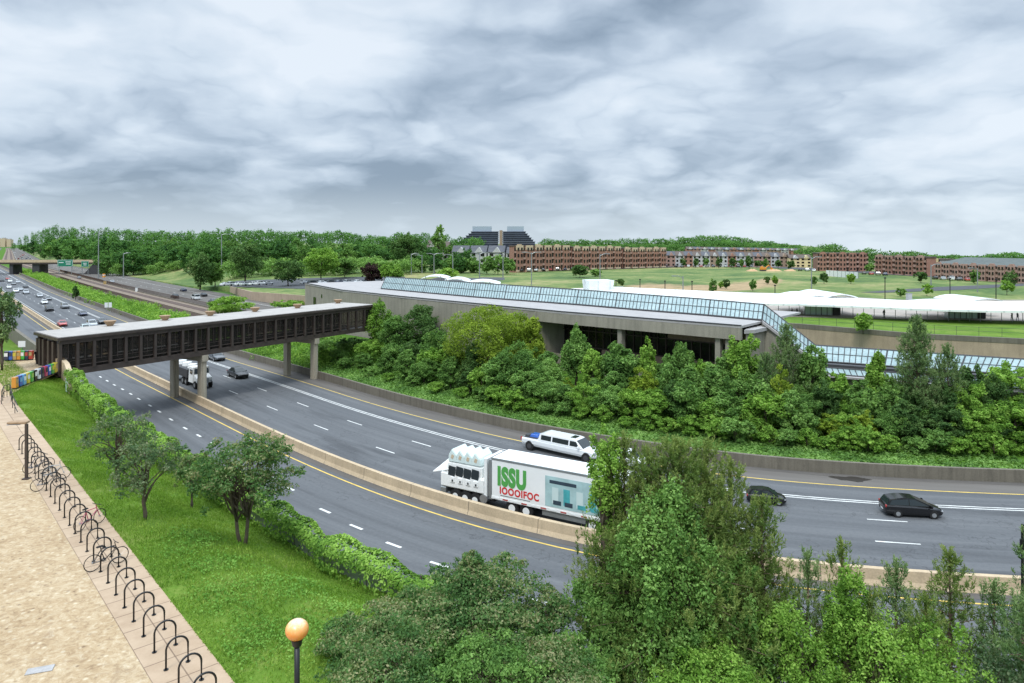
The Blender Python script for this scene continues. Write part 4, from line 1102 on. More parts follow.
# grooves and window of the end block
p0, _ = sub(front_in, 7, 9, 2); mb = MB(); q = offset_poly(p0, -sgn_in * 0.28); mb.wall(L_([q[0], q[1]]), 6.6, 8.4, 0.08); mb.build('window', MAT['dark_glass'], sta)
p0, _ = sub(front_in, 13, 13.7, 2); mb = MB(); q = offset_poly(p0, -sgn_in * 0.28); mb.wall(L_([q[0], q[1]]), 8.6, 9.3, 0.08); mb.build('vent', MAT['dark_glass'], sta)
# recessed bay: dark glass with brown panels behind columns
rec = offset_poly(ST, sgn_in * 4.6)
pth, _ = sub(rec, a0 - 2, LT + 2, 14); mb = MB(); mb.wall(L_(pth), 0.5, RZ - 0.3, 0.2); gw = mb.build('glass_wall', MAT['dark_glass'], sta)
nmu = 26
pm = offset_poly(ST, sgn_in * 4.42)
for k in range(nmu + 1):
    q, _ = sub(pm, a0 - 1 + (LT - a0 + 1) * k / nmu, a0, 2); mb = MB(); mb.box((q[0][0], q[0][1] - 100, 5.8), (0.14, 0.14, 9.6), 0.7); mb.build('mullion', MAT['brown_steel'], gw)
pmid, _ = sub(offset_poly(ST, sgn_in * 4.30), a0 - 1, LT + 1, 14)
for zz in (3.6, 6.0, 8.2): mb = MB(); mb.wall(L_(pmid), zz - 0.07, zz + 0.07, 0.1); mb.build('transom', MAT['brown_steel'], gw)
pt_, _ = sub(offset_poly(ST, sgn_in * 4.36), arc_at(640, ST), arc_at(738, ST), 8); mb = MB(); mb.wall(L_(pt_), 8.25, 9.6, 0.06); mb.build('upper_panel', MAT['siding_brown'], gw)
pt_, _ = sub(offset_poly(ST, sgn_in * 4.36), arc_at(575, ST), arc_at(715, ST), 8); mb = MB(); mb.wall(L_(pt_), 4.6, 5.9, 0.06); mb.build('lower_panel', MAT['siding_brown'], gw)
pt_, _ = sub(offset_poly(ST, sgn_in * 2.4), a0 - 0.3, LT, 10); mb = MB(); mb.wall(L_(pt_), 2.0, 5.0, 0.3); mb.build('platform_wall', MAT['conc_station'], sta)
mb = MB(); q1_, _ = sub(ST, a0, a0 + 1, 2); q2_, _ = sub(rec, a0, a0 + 1, 2); mb.wall(L_([offset_poly(ST, sgn_in * .6) and q1_[0], q2_[0]]), 0, RZ - .3, 0.6); mb.build('end_pier', MAT['conc_station'], sta)
for px, wd in ((618, .6), (716, .6), (725, .4)):
    q, _ = sub(offset_poly(ST, sgn_in * 0.75), arc_at(px, ST), arc_at(px, ST) + 1, 2)
    mb = MB(); mb.box((q[0][0], q[0][1] - 100, (RZ - 1.5) / 2), (wd, 0.8, RZ - 1.5), -0.75); mb.build('column', MAT['conc_station'], sta)
# step back block at the right end, then the stair gallery falls away
G0 = np.array([24.2, 77.6]); E1 = (27.8, 79.6)
mb = MB(); mb.prism(L_([(25.6, 76.6), (26.4, 77.0), (31.2, 82), (33, 90), (29.2, 83)]), 0, RZ - 0.9); mb.build('end_block', MAT['conc_station'], sta)
mb = MB(); mb.prism(L_([(25.3, 76.3), (26.6, 76.7), (31.5, 82), (33, 90.4), (28.8, 83)]), RZ - 0.9, RZ - 0.5); mb.build('end_block_roof', MAT['roof_white'], sta)

# glazed ridge: panes, mullions, end plates. rows given as (pixel of lower edge, pixel of ridge)
def glazing(root, low, high, rows, cols, name='glazing', back=True, seed=1):
    """low/high: world polylines of equal length; panes between them with dark bars"""
    low, high = np.array(low, float), np.array(high, float)
    def resample(p, n):
        d = np.concatenate([[0], np.cumsum(np.linalg.norm(np.diff(p, axis=0), axis=1))]); t = np.linspace(0, d[-1], n + 1)
        return np.stack([np.interp(t, d, p[:, k]) for k in range(3)], 1)
    a, b = resample(low, cols), resample(high, cols)
    o = np.array(root.location)
    mb = MB(); ba = MB()
    for k in range(cols):
        for r in range(rows):
            q = [a[k] * (1 - r / rows) + b[k] * r / rows, a[k + 1] * (1 - r / rows) + b[k + 1] * r / rows, a[k + 1] * (1 - (r + 1) / rows) + b[k + 1] * (r + 1) / rows, a[k] * (1 - (r + 1) / rows) + b[k] * (r + 1) / rows]
            mb.add([tuple(x - o) for x in q], [(0, 1, 2, 3)])
    if back:
        for k in range(cols):
            ra = b[k] + (b[k] - a[k]) * np.array([1, 1, -1]); rb = b[k + 1] + (b[k + 1] - a[k + 1]) * np.array([1, 1, -1])
            mb.add([tuple(x - o) for x in (b[k], b[k + 1], rb, ra)], [(0, 1, 2, 3)])
        for e in (0, cols): mb.add([tuple(x - o) for x in (a[e], b[e], b[e] + (b[e] - a[e]) * np.array([1, 1, -1]))], [(0, 1, 2)])
    gl_ = mb.build(name, MAT['skylight_glass'], root, fixn=True)
    up = np.array([0, 0, 0.035])
    for k in range(cols + 1): ba.tube([tuple(a[k] - o + up), tuple(b[k] - o + up)], 0.042 if k % 12 else 0.08, 4)
    for r in range(rows + 1):
        t = r / rows; ba.tube([tuple(a[k] * (1 - t) + b[k] * t - o + up) for k in range(0, cols + 1)], 0.04 if 0 < r < rows else 0.08, 4)
    ba.build('glazing_bars', MAT['dark_grey'], gl_, fixn=False)
    return gl_
def P3(px, py, z): return P(px, py, z)
lowp = [(381, 288.5), (430, 293), (480, 297.3), (530, 301), (579, 304.6), (640, 309.8), (700, 314.5), (762, 320)]
topp = [(386, 277), (433, 280), (480, 283.3), (530, 286.6), (579, 289.9), (640, 294.5), (700, 299), (764, 304.7)]
low = [P(px, py, RZ + 0.12) for px, py in lowp]; high = []
for (px, py), l_ in zip(topp, low):
    D_ = l_[1] + 3.4; high.append(((px - 512) * D_ / F, D_, ZY(py, D_)))
mb = MB(); mb.wall([(p[0], p[1] - 100) for p in offset_poly([(p[0], p[1]) for p in low], sgn_in * 0.1)], RZ, RZ + 0.13, 0.3); mb.build('kerb', MAT['dark_grey'], rf)
glazing(sta, low, high, 2, 132, 'ridge_glazing')
# stair gallery (sloping) and lower gallery
ga = empty('stair_gallery', (30, 78, 0), 0, 'sloping glazed stair gallery falling from the station roof to the lower gallery', 'gallery')
sl_low = [P(762, 320, RZ + 0.12), (P(815.5, 361, 6.95))]
sl_high = [high[-1], (PD(815.5, P(815.5, 361, 6.95)[1] + 3.4, 0))]; sl_high[1] = (sl_high[1][0], sl_high[1][1], ZY(345.4, sl_high[1][1]))
glazing(ga, sl_low, sl_high, 2, 14, 'glazing')
def PZ(px, py, D): return ((px - 512) * D / F, D, ZY(py, D))
f0 = np.array(sl_low[0]); f1 = np.array(sl_low[1]); o_ = np.array([30, 78, 0])
fw = np.array([-0.45, -1.5, 0])                  # pale ledge in front of the glass
mb = MB(); mb.add([tuple(x - o_) for x in (f0, f1, f1 + fw, f0 + fw, f0 - [0, 0, .3], f1 - [0, 0, .3], f1 + fw - [0, 0, .3], f0 + fw - [0, 0, .3])], [(0, 1, 2, 3), (4, 5, 6, 7), (0, 1, 5, 4), (1, 2, 6, 5), (2, 3, 7, 6), (3, 0, 4, 7)])
mb.build('ledge', MAT['roof_white'], ga)
mb = MB(); a_, b_ = f0 + fw * 0.8, f1 + fw * 0.8
mb.add([tuple(x - o_) for x in (a_ - [0, 0, .28], b_ - [0, 0, .28], (b_[0], b_[1], 0), (a_[0], a_[1], 0))] + [tuple(x - o_ + [0.3, 1.2, 0]) for x in (a_ - [0, 0, .28], b_ - [0, 0, .28], (b_[0], b_[1], 0), (a_[0], a_[1], 0))],
       [(0, 1, 2, 3), (4, 5, 6, 7), (0, 1, 5, 4), (1, 2, 6, 5), (2, 3, 7, 6), (3, 0, 4, 7)])
mb.build('wall', MAT['conc_station'], ga)
lg = empty('lower_gallery', (45, 72, 0), 0, 'low straight glazed gallery beyond the trees at the foot of the tan retaining wall', 'gallery')
low2 = [P(815.5, 361, 6.95), P(905, 367.5, 6.95), P(998.5, 373.8, 6.95), P(1100, 381, 6.95)]
high2 = []
for (px, py), l_ in zip([(815.5, 345.4), (905, 351.5), (1000, 357.9), (1110, 365)], low2):
    D_ = l_[1] + 3.4; high2.append(((px - 512) * D_ / F, D_, ZY(py, D_)))
glazing(lg, low2, high2, 2, 44, 'glazing')
q = [(p[0] - 45, p[1] - 72) for p in low2]
mb = MB(); mb.wall(offset_poly(q, -0.5), 6.55, 6.88, 1.3); mb.build('ledge', MAT['dark_grey'], lg)
lo3 = [(p[0], p[1], 6.5) for p in [(*offset_poly([(a[0], a[1]) for a in low2], -1.15)[k], 0) for k in range(4)]]
hi3 = lo3; lo4 = [(p[0] - 0.12, p[1] - 0.9, 5.95) for p in lo3]
glazing(lg, lo4, hi3, 1, 44, 'lower_glazing', back=False)
mb = MB(); mb.wall([(p[0] - 45, p[1] - 72 + .15) for p in lo4], 0, 5.9, 0.3); mb.build('wall', MAT['conc_station'], lg)
mb = MB(); mb.wall([(p[0] - 45, p[1] - 72 - .2) for p in lo4], 5.72, 5.92, 1.0); mb.build('sill', MAT['roof_white'], lg)
for px in (790, 820, 842):
    pass

# ---------------------------------------------------------------- raised land beyond the tracks
Wl = [S(k, 66.5) for k in (400, 900, 1500, 2100, 2500)]
i_w = so_of((-115, 286))[0]
Wl = [S(k, 69.0) for k in np.linspace(max(0, s_at(30, 69)), i_w - 40, 9)] + [(-115, 286), (-91, 245), (-62, 214), (-30, 186), (10, 156), (51.9, 126.3), (65.4, 112.5), (78, 106.6), (140, 99), (300, 97), (520, 110)]
Wz = [0.15] * 8 + [0.5] + [2.0, 2.7, 3.6, 4.3, 4.9, 5.2, 5.2, 5.2, 5.2, 5.2, 5.2]
Wl = np.array(Wl); Wz = np.array(Wz); ang = np.arctan2(Wl[:, 0], Wl[:, 1])
rise_px = [-60, 20, 60, 110, 200, 300, 400, 480, 560, 620, 700, 760, 820, 900, 1100]
rise_z = [0, 3, 12, 17, 13, 12, 9, 6, 5, 5, 9, 8, 3, 1, 0]
def land(x, y):
    """height of the raised land at a point"""
    a = math.atan2(x, y); D = y; px = 512 + F * x / max(y, 1)
    z0 = float(np.interp(a, ang, Wz))
    if px < 480:
        fd = front_D(px); r = float(np.interp(px, rise_px, rise_z)) * float(smooth(D, max(fd + 15, 290 if px > 115 else 0), max(fd + 230, 520)))
    else: r = float(np.interp(px, rise_px, rise_z)) * float(smooth(D, 470, 760))
    return z0 + r + float(sink(px, D))
def front_D(px):
    r_ = 512 + F * Wl[:, 0] / Wl[:, 1]; return float(np.interp(px, r_, Wl[:, 1]))
nA = 150; an = np.linspace(ang[0], ang[-1], nA)
# exact corner angles kept so that the edge follows the wall
an = np.unique(np.concatenate([an, ang])); nA = len(an)
dist = [0, 3, 8, 15, 25, 38, 52, 68, 86, 106, 130, 158, 190, 225, 265, 310, 360, 420, 500, 600, 750, 950, 1300, 2000, 3200, 5000, 8000]
v = []; dirt = []
spots = [(652, 288, 40, 5.0), (700, 289, 45, 4.5), (745, 286, 30, 4), (560, 293, 30, 4), (610, 292, 25, 3), (770, 282, 16, 5), (500, 292, 30, 3), (985, 288, 10, 2), (840, 264, 10, 2)]
for j, a in enumerate(an):
    R0 = float(np.interp(a, ang, np.hypot(Wl[:, 0], Wl[:, 1])))
    for k in range(len(ang) - 1):          # exact point on the wall line
        if ang[k] <= a <= ang[k + 1]:
            p, q = Wl[k], Wl[k + 1]; d = np.array([math.sin(a), math.cos(a)]); M_ = np.array([[d[0], -(q - p)[0]], [d[1], -(q - p)[1]]])
            R0 = float(np.linalg.solve(M_, p)[0]); break
    v.append((R0 * math.sin(a), R0 * math.cos(a), -0.4)); dirt.append(0)
    for dd in dist:
        x, y = (R0 + dd) * math.sin(a), (R0 + dd) * math.cos(a); z = land(x, y); v.append((x, y, z))
        px, py = 512 + F * x / y, HZ + (CZ - z) * F / y
        dirt.append(max([math.exp(-((px - s[0]) / s[2]) ** 2 - ((py - s[1]) / s[3]) ** 2) for s in spots]))
nd_ = len(dist) + 1; f = []
for j in range(nA - 1):
    for k in range(nd_ - 1): f.append((j * nd_ + k, (j + 1) * nd_ + k, (j + 1) * nd_ + k + 1, j * nd_ + k + 1))
mb = MB(); mb.add(v, f); md = mb.build('meadow', MAT['m_meadow'], smooth=True, fixn=False); tag(md, kind='structure')
bm = bmesh.new(); bm.from_mesh(md.data)
if sum(fc.normal.z for fc in bm.faces) < 0: bmesh.ops.reverse_faces(bm, faces=bm.faces)
bm.to_mesh(md.data); bm.free()
at_ = md.data.attributes.new('dirt', 'FLOAT', 'POINT'); at_.data.foreach_set('value', dirt)
# retaining walls on that edge
a_, b_ = 9, len(Wl) - 1
seg_ = [tuple(p) for p in Wl[9:13]]; mb = MB(); mb.wall(offset_poly(seg_, 0), [-0.2] * 4, [z + 0.25 for z in Wz[9:13]], 0.5)
tag(mb.build('retaining_wall', MAT['conc_ret']), 'tan retaining wall with dark slots below the parking lot beyond the tracks', 'wall')
seg_ = [tuple(p) for p in Wl[12:]]
rt = empty('retaining_wall', (60, 115, 0), 0, 'tall stained tan retaining wall below the bright grass strip', 'wall')
q = [(p[0] - 60, p[1] - 115) for p in seg_]
mb = MB(); mb.wall(q, -0.2, [z - 0.55 for z in Wz[12:]], 0.5); mb.build('wall', MAT['conc_ret'], rt)
mb = MB(); mb.wall(q, [z - 0.55 for z in Wz[12:]], [z + 0.25 for z in Wz[12:]], 0.62); mb.build('coping', MAT['conc_dark'], rt)
qa = np.array(seg_); dseg = np.concatenate([[0], np.cumsum(np.linalg.norm(np.diff(qa, axis=0), axis=1))])
# chain link fence on top
fc_ = empty('chain_fence', (60, 115, 5.4), 0, 'thin dark post and rail fence on top of the right hand retaining wall', 'fence')
pts_ = []
for t in np.arange(30, 240, 3.0):
    x, y = np.interp(t, dseg, qa[:, 0]), np.interp(t, dseg, qa[:, 1]); pts_.append((x - 60, y - 115 + .4, 0)); 
for p in pts_[:60]: mb = MB(); mb.tube([p, (p[0], p[1], 1.5)], 0.03, 4); mb.build('post', MAT['dark_grey'], fc_)
for zz in (0.8, 1.45): mb = MB(); mb.tube([(p[0], p[1], zz) for p in pts_], 0.02, 4); mb.build('rail', MAT['dark_grey'], fc_)

# bright mown strip, bus bay paving, service road
def sheet(name, pxs, z, mat, dz=0.0, kind='structure'):
    """flat polygon on the raised land traced by its outline"""
    pts_ = [P(px, py, z) for px, py in pxs]
    mb = MB(); mb.add([(p[0], p[1], z + dz) for p in pts_], [tuple(range(len(pts_)))])
    o = mb.build(name, mat, fixn=False)
    bm = bmesh.new(); bm.from_mesh(o.data)
    if bm.faces[:][0].normal.z < 0: bmesh.ops.reverse_faces(bm, faces=bm.faces)
    bmesh.ops.triangulate(bm, faces=bm.faces); bm.to_mesh(o.data); bm.free()
    if kind: tag(o, kind=kind)
    return o
sheet('grass_strip', [(784, 323), (800, 324.2), (860, 329.4), (925, 334.5), (1024, 339.0), (1300, 346), (1300, 327), (1024, 321.5), (900, 319.5), (784, 317)], 5.2, MAT['m_lawn'], 0.03)
sheet('bus_bay_paving', [(784, 317), (900, 319.3), (1024, 321.3), (1300, 326), (1300, 304), (1024, 300), (900, 300), (800, 294), (700, 291), (620, 288), (540, 291), (540, 300), (700, 306)], 5.2, plain('paving_pale', (0.34, 0.30, 0.26), 0.9, var=0.15, vs=0.2, kind='pos'), 0.05)
sheet('service_road', [(1024, 283.5), (1024, 286), (960, 290), (880, 293), (860, 292.5), (940, 287)], 5.2, MAT['asph_far'], 0.06)
sheet('parking_lot', [(515, 271.5), (560, 270.5), (640, 268.2), (700, 266.5), (760, 267.5), (820, 270.5), (900, 275.5), (1024, 282), (1024, 279.5), (900, 273), (820, 268.4), (760, 265.4), (700, 264.8), (640, 266.2), (515, 270)], 5.2, MAT['asph_far'], 0.08)
def drape(name, fr, bk, mat, n=6, dz=0.10):
    """sheet laid on the land between two traced edges"""
    v = []; f = []
    fr, bk = np.array(fr, float), np.array(bk, float); t_ = np.linspace(0, 1, 25)
    rs_ = lambda q: np.stack([np.interp(t_, np.linspace(0, 1, len(q)), q[:, k]) for k in (0, 1)], 1)
    fr, bk = rs_(fr), rs_(bk)
    for a, b in zip(fr, bk):
        for j in range(n + 1):
            px, py = a + (b - a) * j / n; z = 1.0
            for _ in range(8): x, y, _z = P(px, py, z); z = .5 * z + .5 * land(x, y)
            v.append((x, y, z + dz))
    for i in range(24):
        for j in range(n): q = i * (n + 1) + j; f.append((q, q + n + 1, q + n + 2, q + 1))
    mb = MB(); mb.add(v, f); o = mb.build(name, mat, fixn=False); bm = bmesh.new(); bm.from_mesh(o.data)
    bmesh.ops.recalc_face_normals(bm, faces=bm.faces)
    if sum(fc.normal.z for fc in bm.faces) < 0: bmesh.ops.reverse_faces(bm, faces=bm.faces)
    bm.to_mesh(o.data); bm.free(); tag(o, kind='structure')
drape('parking_lot', [(229, 287), (300, 289), (360, 288), (405, 284)], [(236, 281), (300, 278.5), (360, 277), (405, 277)], MAT['asph_far'])
sheet('bus_road', [(405, 286), (470, 290), (540, 296), (540, 291), (500, 287), (480, 283), (520, 280), (500, 278.5), (440, 278)], 4.2, MAT['asph_far'], 0.5)

# ---------------------------------------------------------------- bus canopy
cp = empty('bus_canopy', (60, 140, 5.2), 0, 'long white flat bus shelter canopy with wavy raised ends beyond the station', 'canopy')
o_ = np.array([60, 140, 5.2])
ZCB = 0
up_ = [(540, 290.8), (575, 288.8), (620, 287.5), (660, 289.3), (700, 291.2), (750, 293.6), (800, 294.6), (866, 299.3), (920, 301.5), (975, 302), (1024, 302), (1120, 305)]
dn_ = [(540, 298.0), (575, 298.5), (620, 300), (660, 301.5), (700, 303), (750, 304), (800, 304.8), (866, 307.2), (920, 309.5), (975, 311), (1024, 311.6), (1120, 315)]
ZC = 7.7
def cw(pxs, dz): return [tuple(np.array(P(px, py, ZC)) + [0, 0, dz] - o_) for px, py in pxs]
def cwb(dz):
    out_ = []
    for (px, py), (qx, qy) in zip(up_, dn_):
        D_ = P(qx, qy, ZC)[1] + (9 if px > 780 else 14); out_.append(((px - 512) * D_ / F - o_[0], D_ - o_[1], ZY(py, D_) + dz - o_[2]))
    return out_
n_ = len(up_); T_ = cwb(.12); B_ = cw(dn_, .12); T2 = cwb(-.25); B2 = cw(dn_, -.25)
v = T_ + B_ + T2 + B2; f = []
for k in range(n_ - 1):
    f += [(k, k + 1, n_ + k + 1, n_ + k), (2 * n_ + k, 3 * n_ + k, 3 * n_ + k + 1, 2 * n_ + k + 1), (n_ + k, n_ + k + 1, 3 * n_ + k + 1, 3 * n_ + k), (k, 2 * n_ + k, 2 * n_ + k + 1, k + 1)]
f += [(0, n_, 3 * n_, 2 * n_), (n_ - 1, 3 * n_ - 1, 4 * n_ - 1, 2 * n_ - 1)]
mb = MB(); mb.add(v, f); mb.build('canopy_roof', MAT['canopy_white'], cp)
for k in range(0, 26):
    px = 786 + k * 11.0; py = np.interp(px, [p[0] for p in dn_], [p[1] for p in dn_]) + 0; a = np.array(P(px, py, ZC)); a[1] += 1.4; a[0] += 1.4 * (px - 512) / F
    mb = MB(); mb.tube([(a[0] - 60, a[1] - 136, -0.05), (a[0] - 60, a[1] - 136, ZC - 5.1)], 0.06, 6); mb.build('post', MAT['grey_steel'], cp)
def wave(root, px0, px1, pyb, h, depth, name='wave_roof', z=8.9, skew=0.0):
    """arched white shell: profile rises and falls along x"""
    a, b = np.array(P(px0, pyb, z)), np.array(P(px1, pyb, z)); a = a * 1.0; n = 14
    d = (b - a)[:2]; L = np.linalg.norm(d); d = d / L; nn_ = np.array([-d[1], d[0]]); nn_ = nn_ if nn_[1] > 0 else -nn_
    v = []; f = []
    for k in range(n + 1):
        t = k / n; zz = h * (math.sin(math.pi * min(1, t * 0.9)) ** 0.9) + skew * t
        for s_, dz in ((0, 0), (depth, 0), (depth, -.22), (0, -.22)):
            p = a[:2] + d * L * t + nn_ * s_; v.append((p[0] - root.location.x, p[1] - root.location.y, z + zz + dz - root.location.z))
    for k in range(n):
        for j in range(4): f.append((4 * k + j, 4 * k + (j + 1) % 4, 4 * k + 4 + (j + 1) % 4, 4 * k + 4 + j))
    f += [(0, 1, 2, 3), (4 * n, 4 * n + 3, 4 * n + 2, 4 * n + 1)]
    mb = MB(); mb.add(v, f); return mb.build(name, MAT['canopy_white'], root, smooth=False)
wave(cp, 796, 838, 299.5, 0.9, 12, z=8.3); wave(cp, 822, 858, 299, 1.0, 15, z=8.5)
wave(cp, 930, 985, 304.5, 0.4, 9, z=8.1); wave(cp, 970, 1004, 302, 0.7, 12, z=8.3)
x, y, z = PD(598, 165, 8.6); mb = MB(); mb.box((x - 60, y - 140, ZY(285, 165) - 5.2), (5.6, 5, 2.4), 0.2, top=(6.2, 5)); mb.build('plant_box', MAT['canopy_white'], cp)
mb = MB(); x, y, z = PD(612, 166, 0); mb.box((x - 60, y - 140, ZY(288.7, 166) - 5.2), (6, 5, .6)); mb.build('low_box', MAT['canopy_white'], cp)
# glass shelters under it
for px0, px1, lb in ((953, 982, 'glazed waiting shelter with pale green panes under the bus canopy'), (808, 836, 'glazed shelter under the wavy part of the bus canopy')):
    a, b = np.array(P(px0, 319.3 if px0 > 900 else 315.5, 5.2)), np.array(P(px1, 319.6 if px0 > 900 else 316, 5.2)); c_ = (a + b) / 2; L = np.linalg.norm(b - a)
    sh_ = empty('waiting_shelter', (c_[0], c_[1] + 2, 5.25), math.atan2(b[1] - a[1], b[0] - a[0]), lb, 'shelter')
    mb = MB(); mb.box((0, 0, 1.2), (L, 1.8, 2.3)); g_ = mb.build('glass_box', MAT['p_mint'], sh_)
    for k in range(6): mb = MB(); mb.box((-L / 2 + L * k / 5, -0.93, 1.2), (0.1, 0.06, 2.4)); mb.build('mullion', MAT['dark_grey'], g_)
    mb = MB(); mb.box((L / 2 + 0.8, 0, 1.25), (1.4, 1.8, 2.5)); mb.build('end_panel', MAT['dark_grey'], sh_)
    mb = MB(); mb.box((0.5, 0, 2.48), (L + 2.4, 2.2, 0.12)); mb.build('roof', MAT['grey_steel'], sh_)
# wavy canopies at the left end of the bus bays
for k, (x0, x1, yb, h, lb) in enumerate([(417, 447, 280.0, 2.2, 'white arched bus canopy farthest left, beside the dark bushes'), (438, 468, 283.5, 2.4, 'second white arched bus canopy from the left end'),
                                         (458, 500, 286.5, 2.4, 'third white arched bus canopy from the left end'), (468, 522, 292.5, 2.2, 'white arched bus canopy just behind the glazed ridge')]):
    a = P(x0, yb, 7.6); c_ = empty('arched_canopy', (a[0], a[1], 4.4), 0, lb, 'canopy', 'white arched bus canopies')
    wave(c_, x0, x1, yb, h * .62, 15, 'shell', z=7.2)
    for t in (0.25, 0.75):
        p = P(x0 + (x1 - x0) * t, yb, 7.4); mb = MB(); mb.tube([(p[0] - a[0], p[1] - a[1] + 3, 0), (p[0] - a[0], p[1] - a[1] + 3, 4.2)], 0.12, 6); mb.build('post', MAT['grey_steel'], c_)
for px, py, m1, m2, rz, lb in ((792, 315.8, 'c_black', 'c_navy', 1.0, 'person in black standing at the left end of the bus bays'), (797, 316, 'c_darkgrey', 'c_black', -1.2, 'person in dark grey beside the one in black at the bus bays'),
                         (884, 317.8, 'c_navy', 'c_black', 0.3, 'lone person walking below the middle of the bus canopy'), (1012, 320.6, 'c_black', 'c_black', 1.5, 'person in black right of the glazed waiting shelter'),
                         (1017.5, 320.8, 'c_grey', 'c_navy', -1.5, 'person in a grey top walking at the right edge of the bus bays')):
    person(P(px, py, 5.25), rz, m1, m2, lb, group='people at the bus bays')

# ---------------------------------------------------------------- buildings beyond the meadow
def front_windows(root, L, storeys, h0, hs, ncol, yf, ww=1.5, wh=1.5, bal=None):
    """each window a part with its glass; yf: y of the facade, windows set 3 cm proud inside a frame"""
    n = 0
    for s_ in range(storeys):
        for k in range(ncol):
            x = -L / 2 + L * (k + 0.5) / ncol; z = h0 + hs * s_ + hs * 0.52
            mb = MB(); mb.box((x, yf - 0.05, z), (ww, 0.1, wh)); mb.build('window', MAT['dark_glass'], root); n += 1
    return n
def brick_block(p0, p1, top_z, gz, label, storeys=4, bays=None, mat='brick_red', top='stone_cream', depth=18, ncol=None, roof='flat', group='brick apartment buildings beyond the meadow', rmat='shingle_grey'):
    p0, p1 = np.array(p0[:2]), np.array(p1[:2]); L = float(np.linalg.norm(p1 - p0)); rz = math.atan2(p1[1] - p0[1], p1[0] - p0[0]); c = (p0 + p1) / 2
    b = empty('apartment_building', (c[0], c[1], gz), rz, label, 'building', group)
    H = top_z - gz; nb = bays or max(2, int(L / 11)); bw = L / nb; hs = H / (storeys + 0.25)
    mb = MB(); mb.box((0, depth / 2 + 0.8, H / 2 - 0.6), (L, depth, H)); mb.build('wall', MAT[mat], b)
    for k in range(nb):                       # projecting bays alternate with recessed dark balconies
        x = -L / 2 + bw * (k + 0.5)
        mb = MB(); mb.box((x, 0.4, H / 2 - 0.5), (bw * 0.66, 0.9, H)); bay = mb.build('bay', MAT[mat], b)
        mb = MB(); mb.box((x, 0.35, H - hs * 0.40), (bw * 0.68, 1.06, hs * 0.72)); mb.build('cornice', MAT[top], bay)
        mb = MB(); mb.box((x, 0.30, hs * 0.18), (bw * 0.67, 1.0, hs * 0.36)); mb.build('plinth', MAT[top], bay)
        if k % 2 == 0: mb = MB(); mb.box((x, 0.4, H - .1), (bw * 0.34, 1.0, 1.0)); mb.build('gable', MAT[top], bay)
        for s_ in range(storeys):
            z = hs * (s_ + 0.55) + 0.15
            for dx in (-0.17, 0.17): MB().box((x + bw * dx, -0.16 - (0.05 if s_ == storeys - 1 else 0), z), (bw * 0.17, 0.1, hs * 0.5)).build('window', MAT['dark_glass'], bay)
    for k in range(nb + 1):
        x = -L / 2 + bw * k; x = min(max(x, -L / 2 + bw * .1), L / 2 - bw * .1)
        mb = MB(); mb.box((x, 0.72, H * 0.48), (bw * 0.16, 0.2, H * 0.86)); rc = mb.build('balcony_recess', MAT['dark_glass'], b)
        for s_ in range(1, storeys): mb = MB(); mb.box((x, 0.5, hs * s_), (bw * 0.28, 0.7, 0.18)); mb.box((x, 0.2, hs * s_ + .5), (bw * 0.28, 0.05, 0.9)); mb.build('balcony', MAT['brick_pink'], rc)
    if roof == 'flat':
        mb = MB(); mb.box((0, depth / 2 + 0.8, H - 0.45), (L + 0.6, depth + 0.4, 0.5)); mb.build('roof', MAT['shingle_brown'], b)
    else:
        hr = roof; v = [(-L / 2 - .6, 0.2, H - .6), (L / 2 + .6, 0.2, H - .6), (L / 2 + .6, depth + 1.4, H - .6), (-L / 2 - .6, depth + 1.4, H - .6), (-L / 2 + 6, depth / 2 + .8, H - .6 + hr), (L / 2 - 6, depth / 2 + .8, H - .6 + hr)]
        mb = MB(); mb.add(v, [(0, 1, 5, 4), (1, 2, 5), (2, 3, 4, 5), (3, 0, 4), (0, 3, 2, 1)]); mb.build('roof', MAT[rmat], b)
    return b
def at2(px, py, z=5.2): return P(px, py, z)
def blk(px0, py0, px1, py1, pyt, label, **kw):
    a, b = at2(px0, py0), at2(px1, py1); tz = ZY(pyt, a[1]); return brick_block(a, b, tz, 5.0, label, **kw)
blk(515, 271.8, 571, 270.0, 245.0, 'red brick four storey apartment block with cream top, left end of the row', bays=6, depth=4)
blk(573, 270.0, 622, 268.6, 246.2, 'red brick four storey apartment block in the middle of the row', bays=6)
blk(624, 268.5, 667, 267.2, 247.5, 'red brick four storey apartment block at the right end of the row', bays=6)
blk(818, 271.0, 868, 271.5, 252.5, 'red brick apartment block left of the gap behind the white fence', bays=5, top='brick_red')
blk(874, 273.5, 925, 276.5, 255.0, 'squarish red brick apartment block right of the gap', bays=5, top='brick_pink', depth=5)
blk(934, 278.5, 1060, 285.5, 262.8, 'long brick building with a grey hipped roof at the right edge', bays=13, storeys=3, top='brick_pink', mat='brick_pink', roof=3.0, rmat='shingle_green')
blk(926, 275.0, 938, 276.0, 258.0, 'small tan gable building between the two right brick buildings', bays=2, storeys=3, mat='siding_grey', top='stucco_yellow', depth=8)

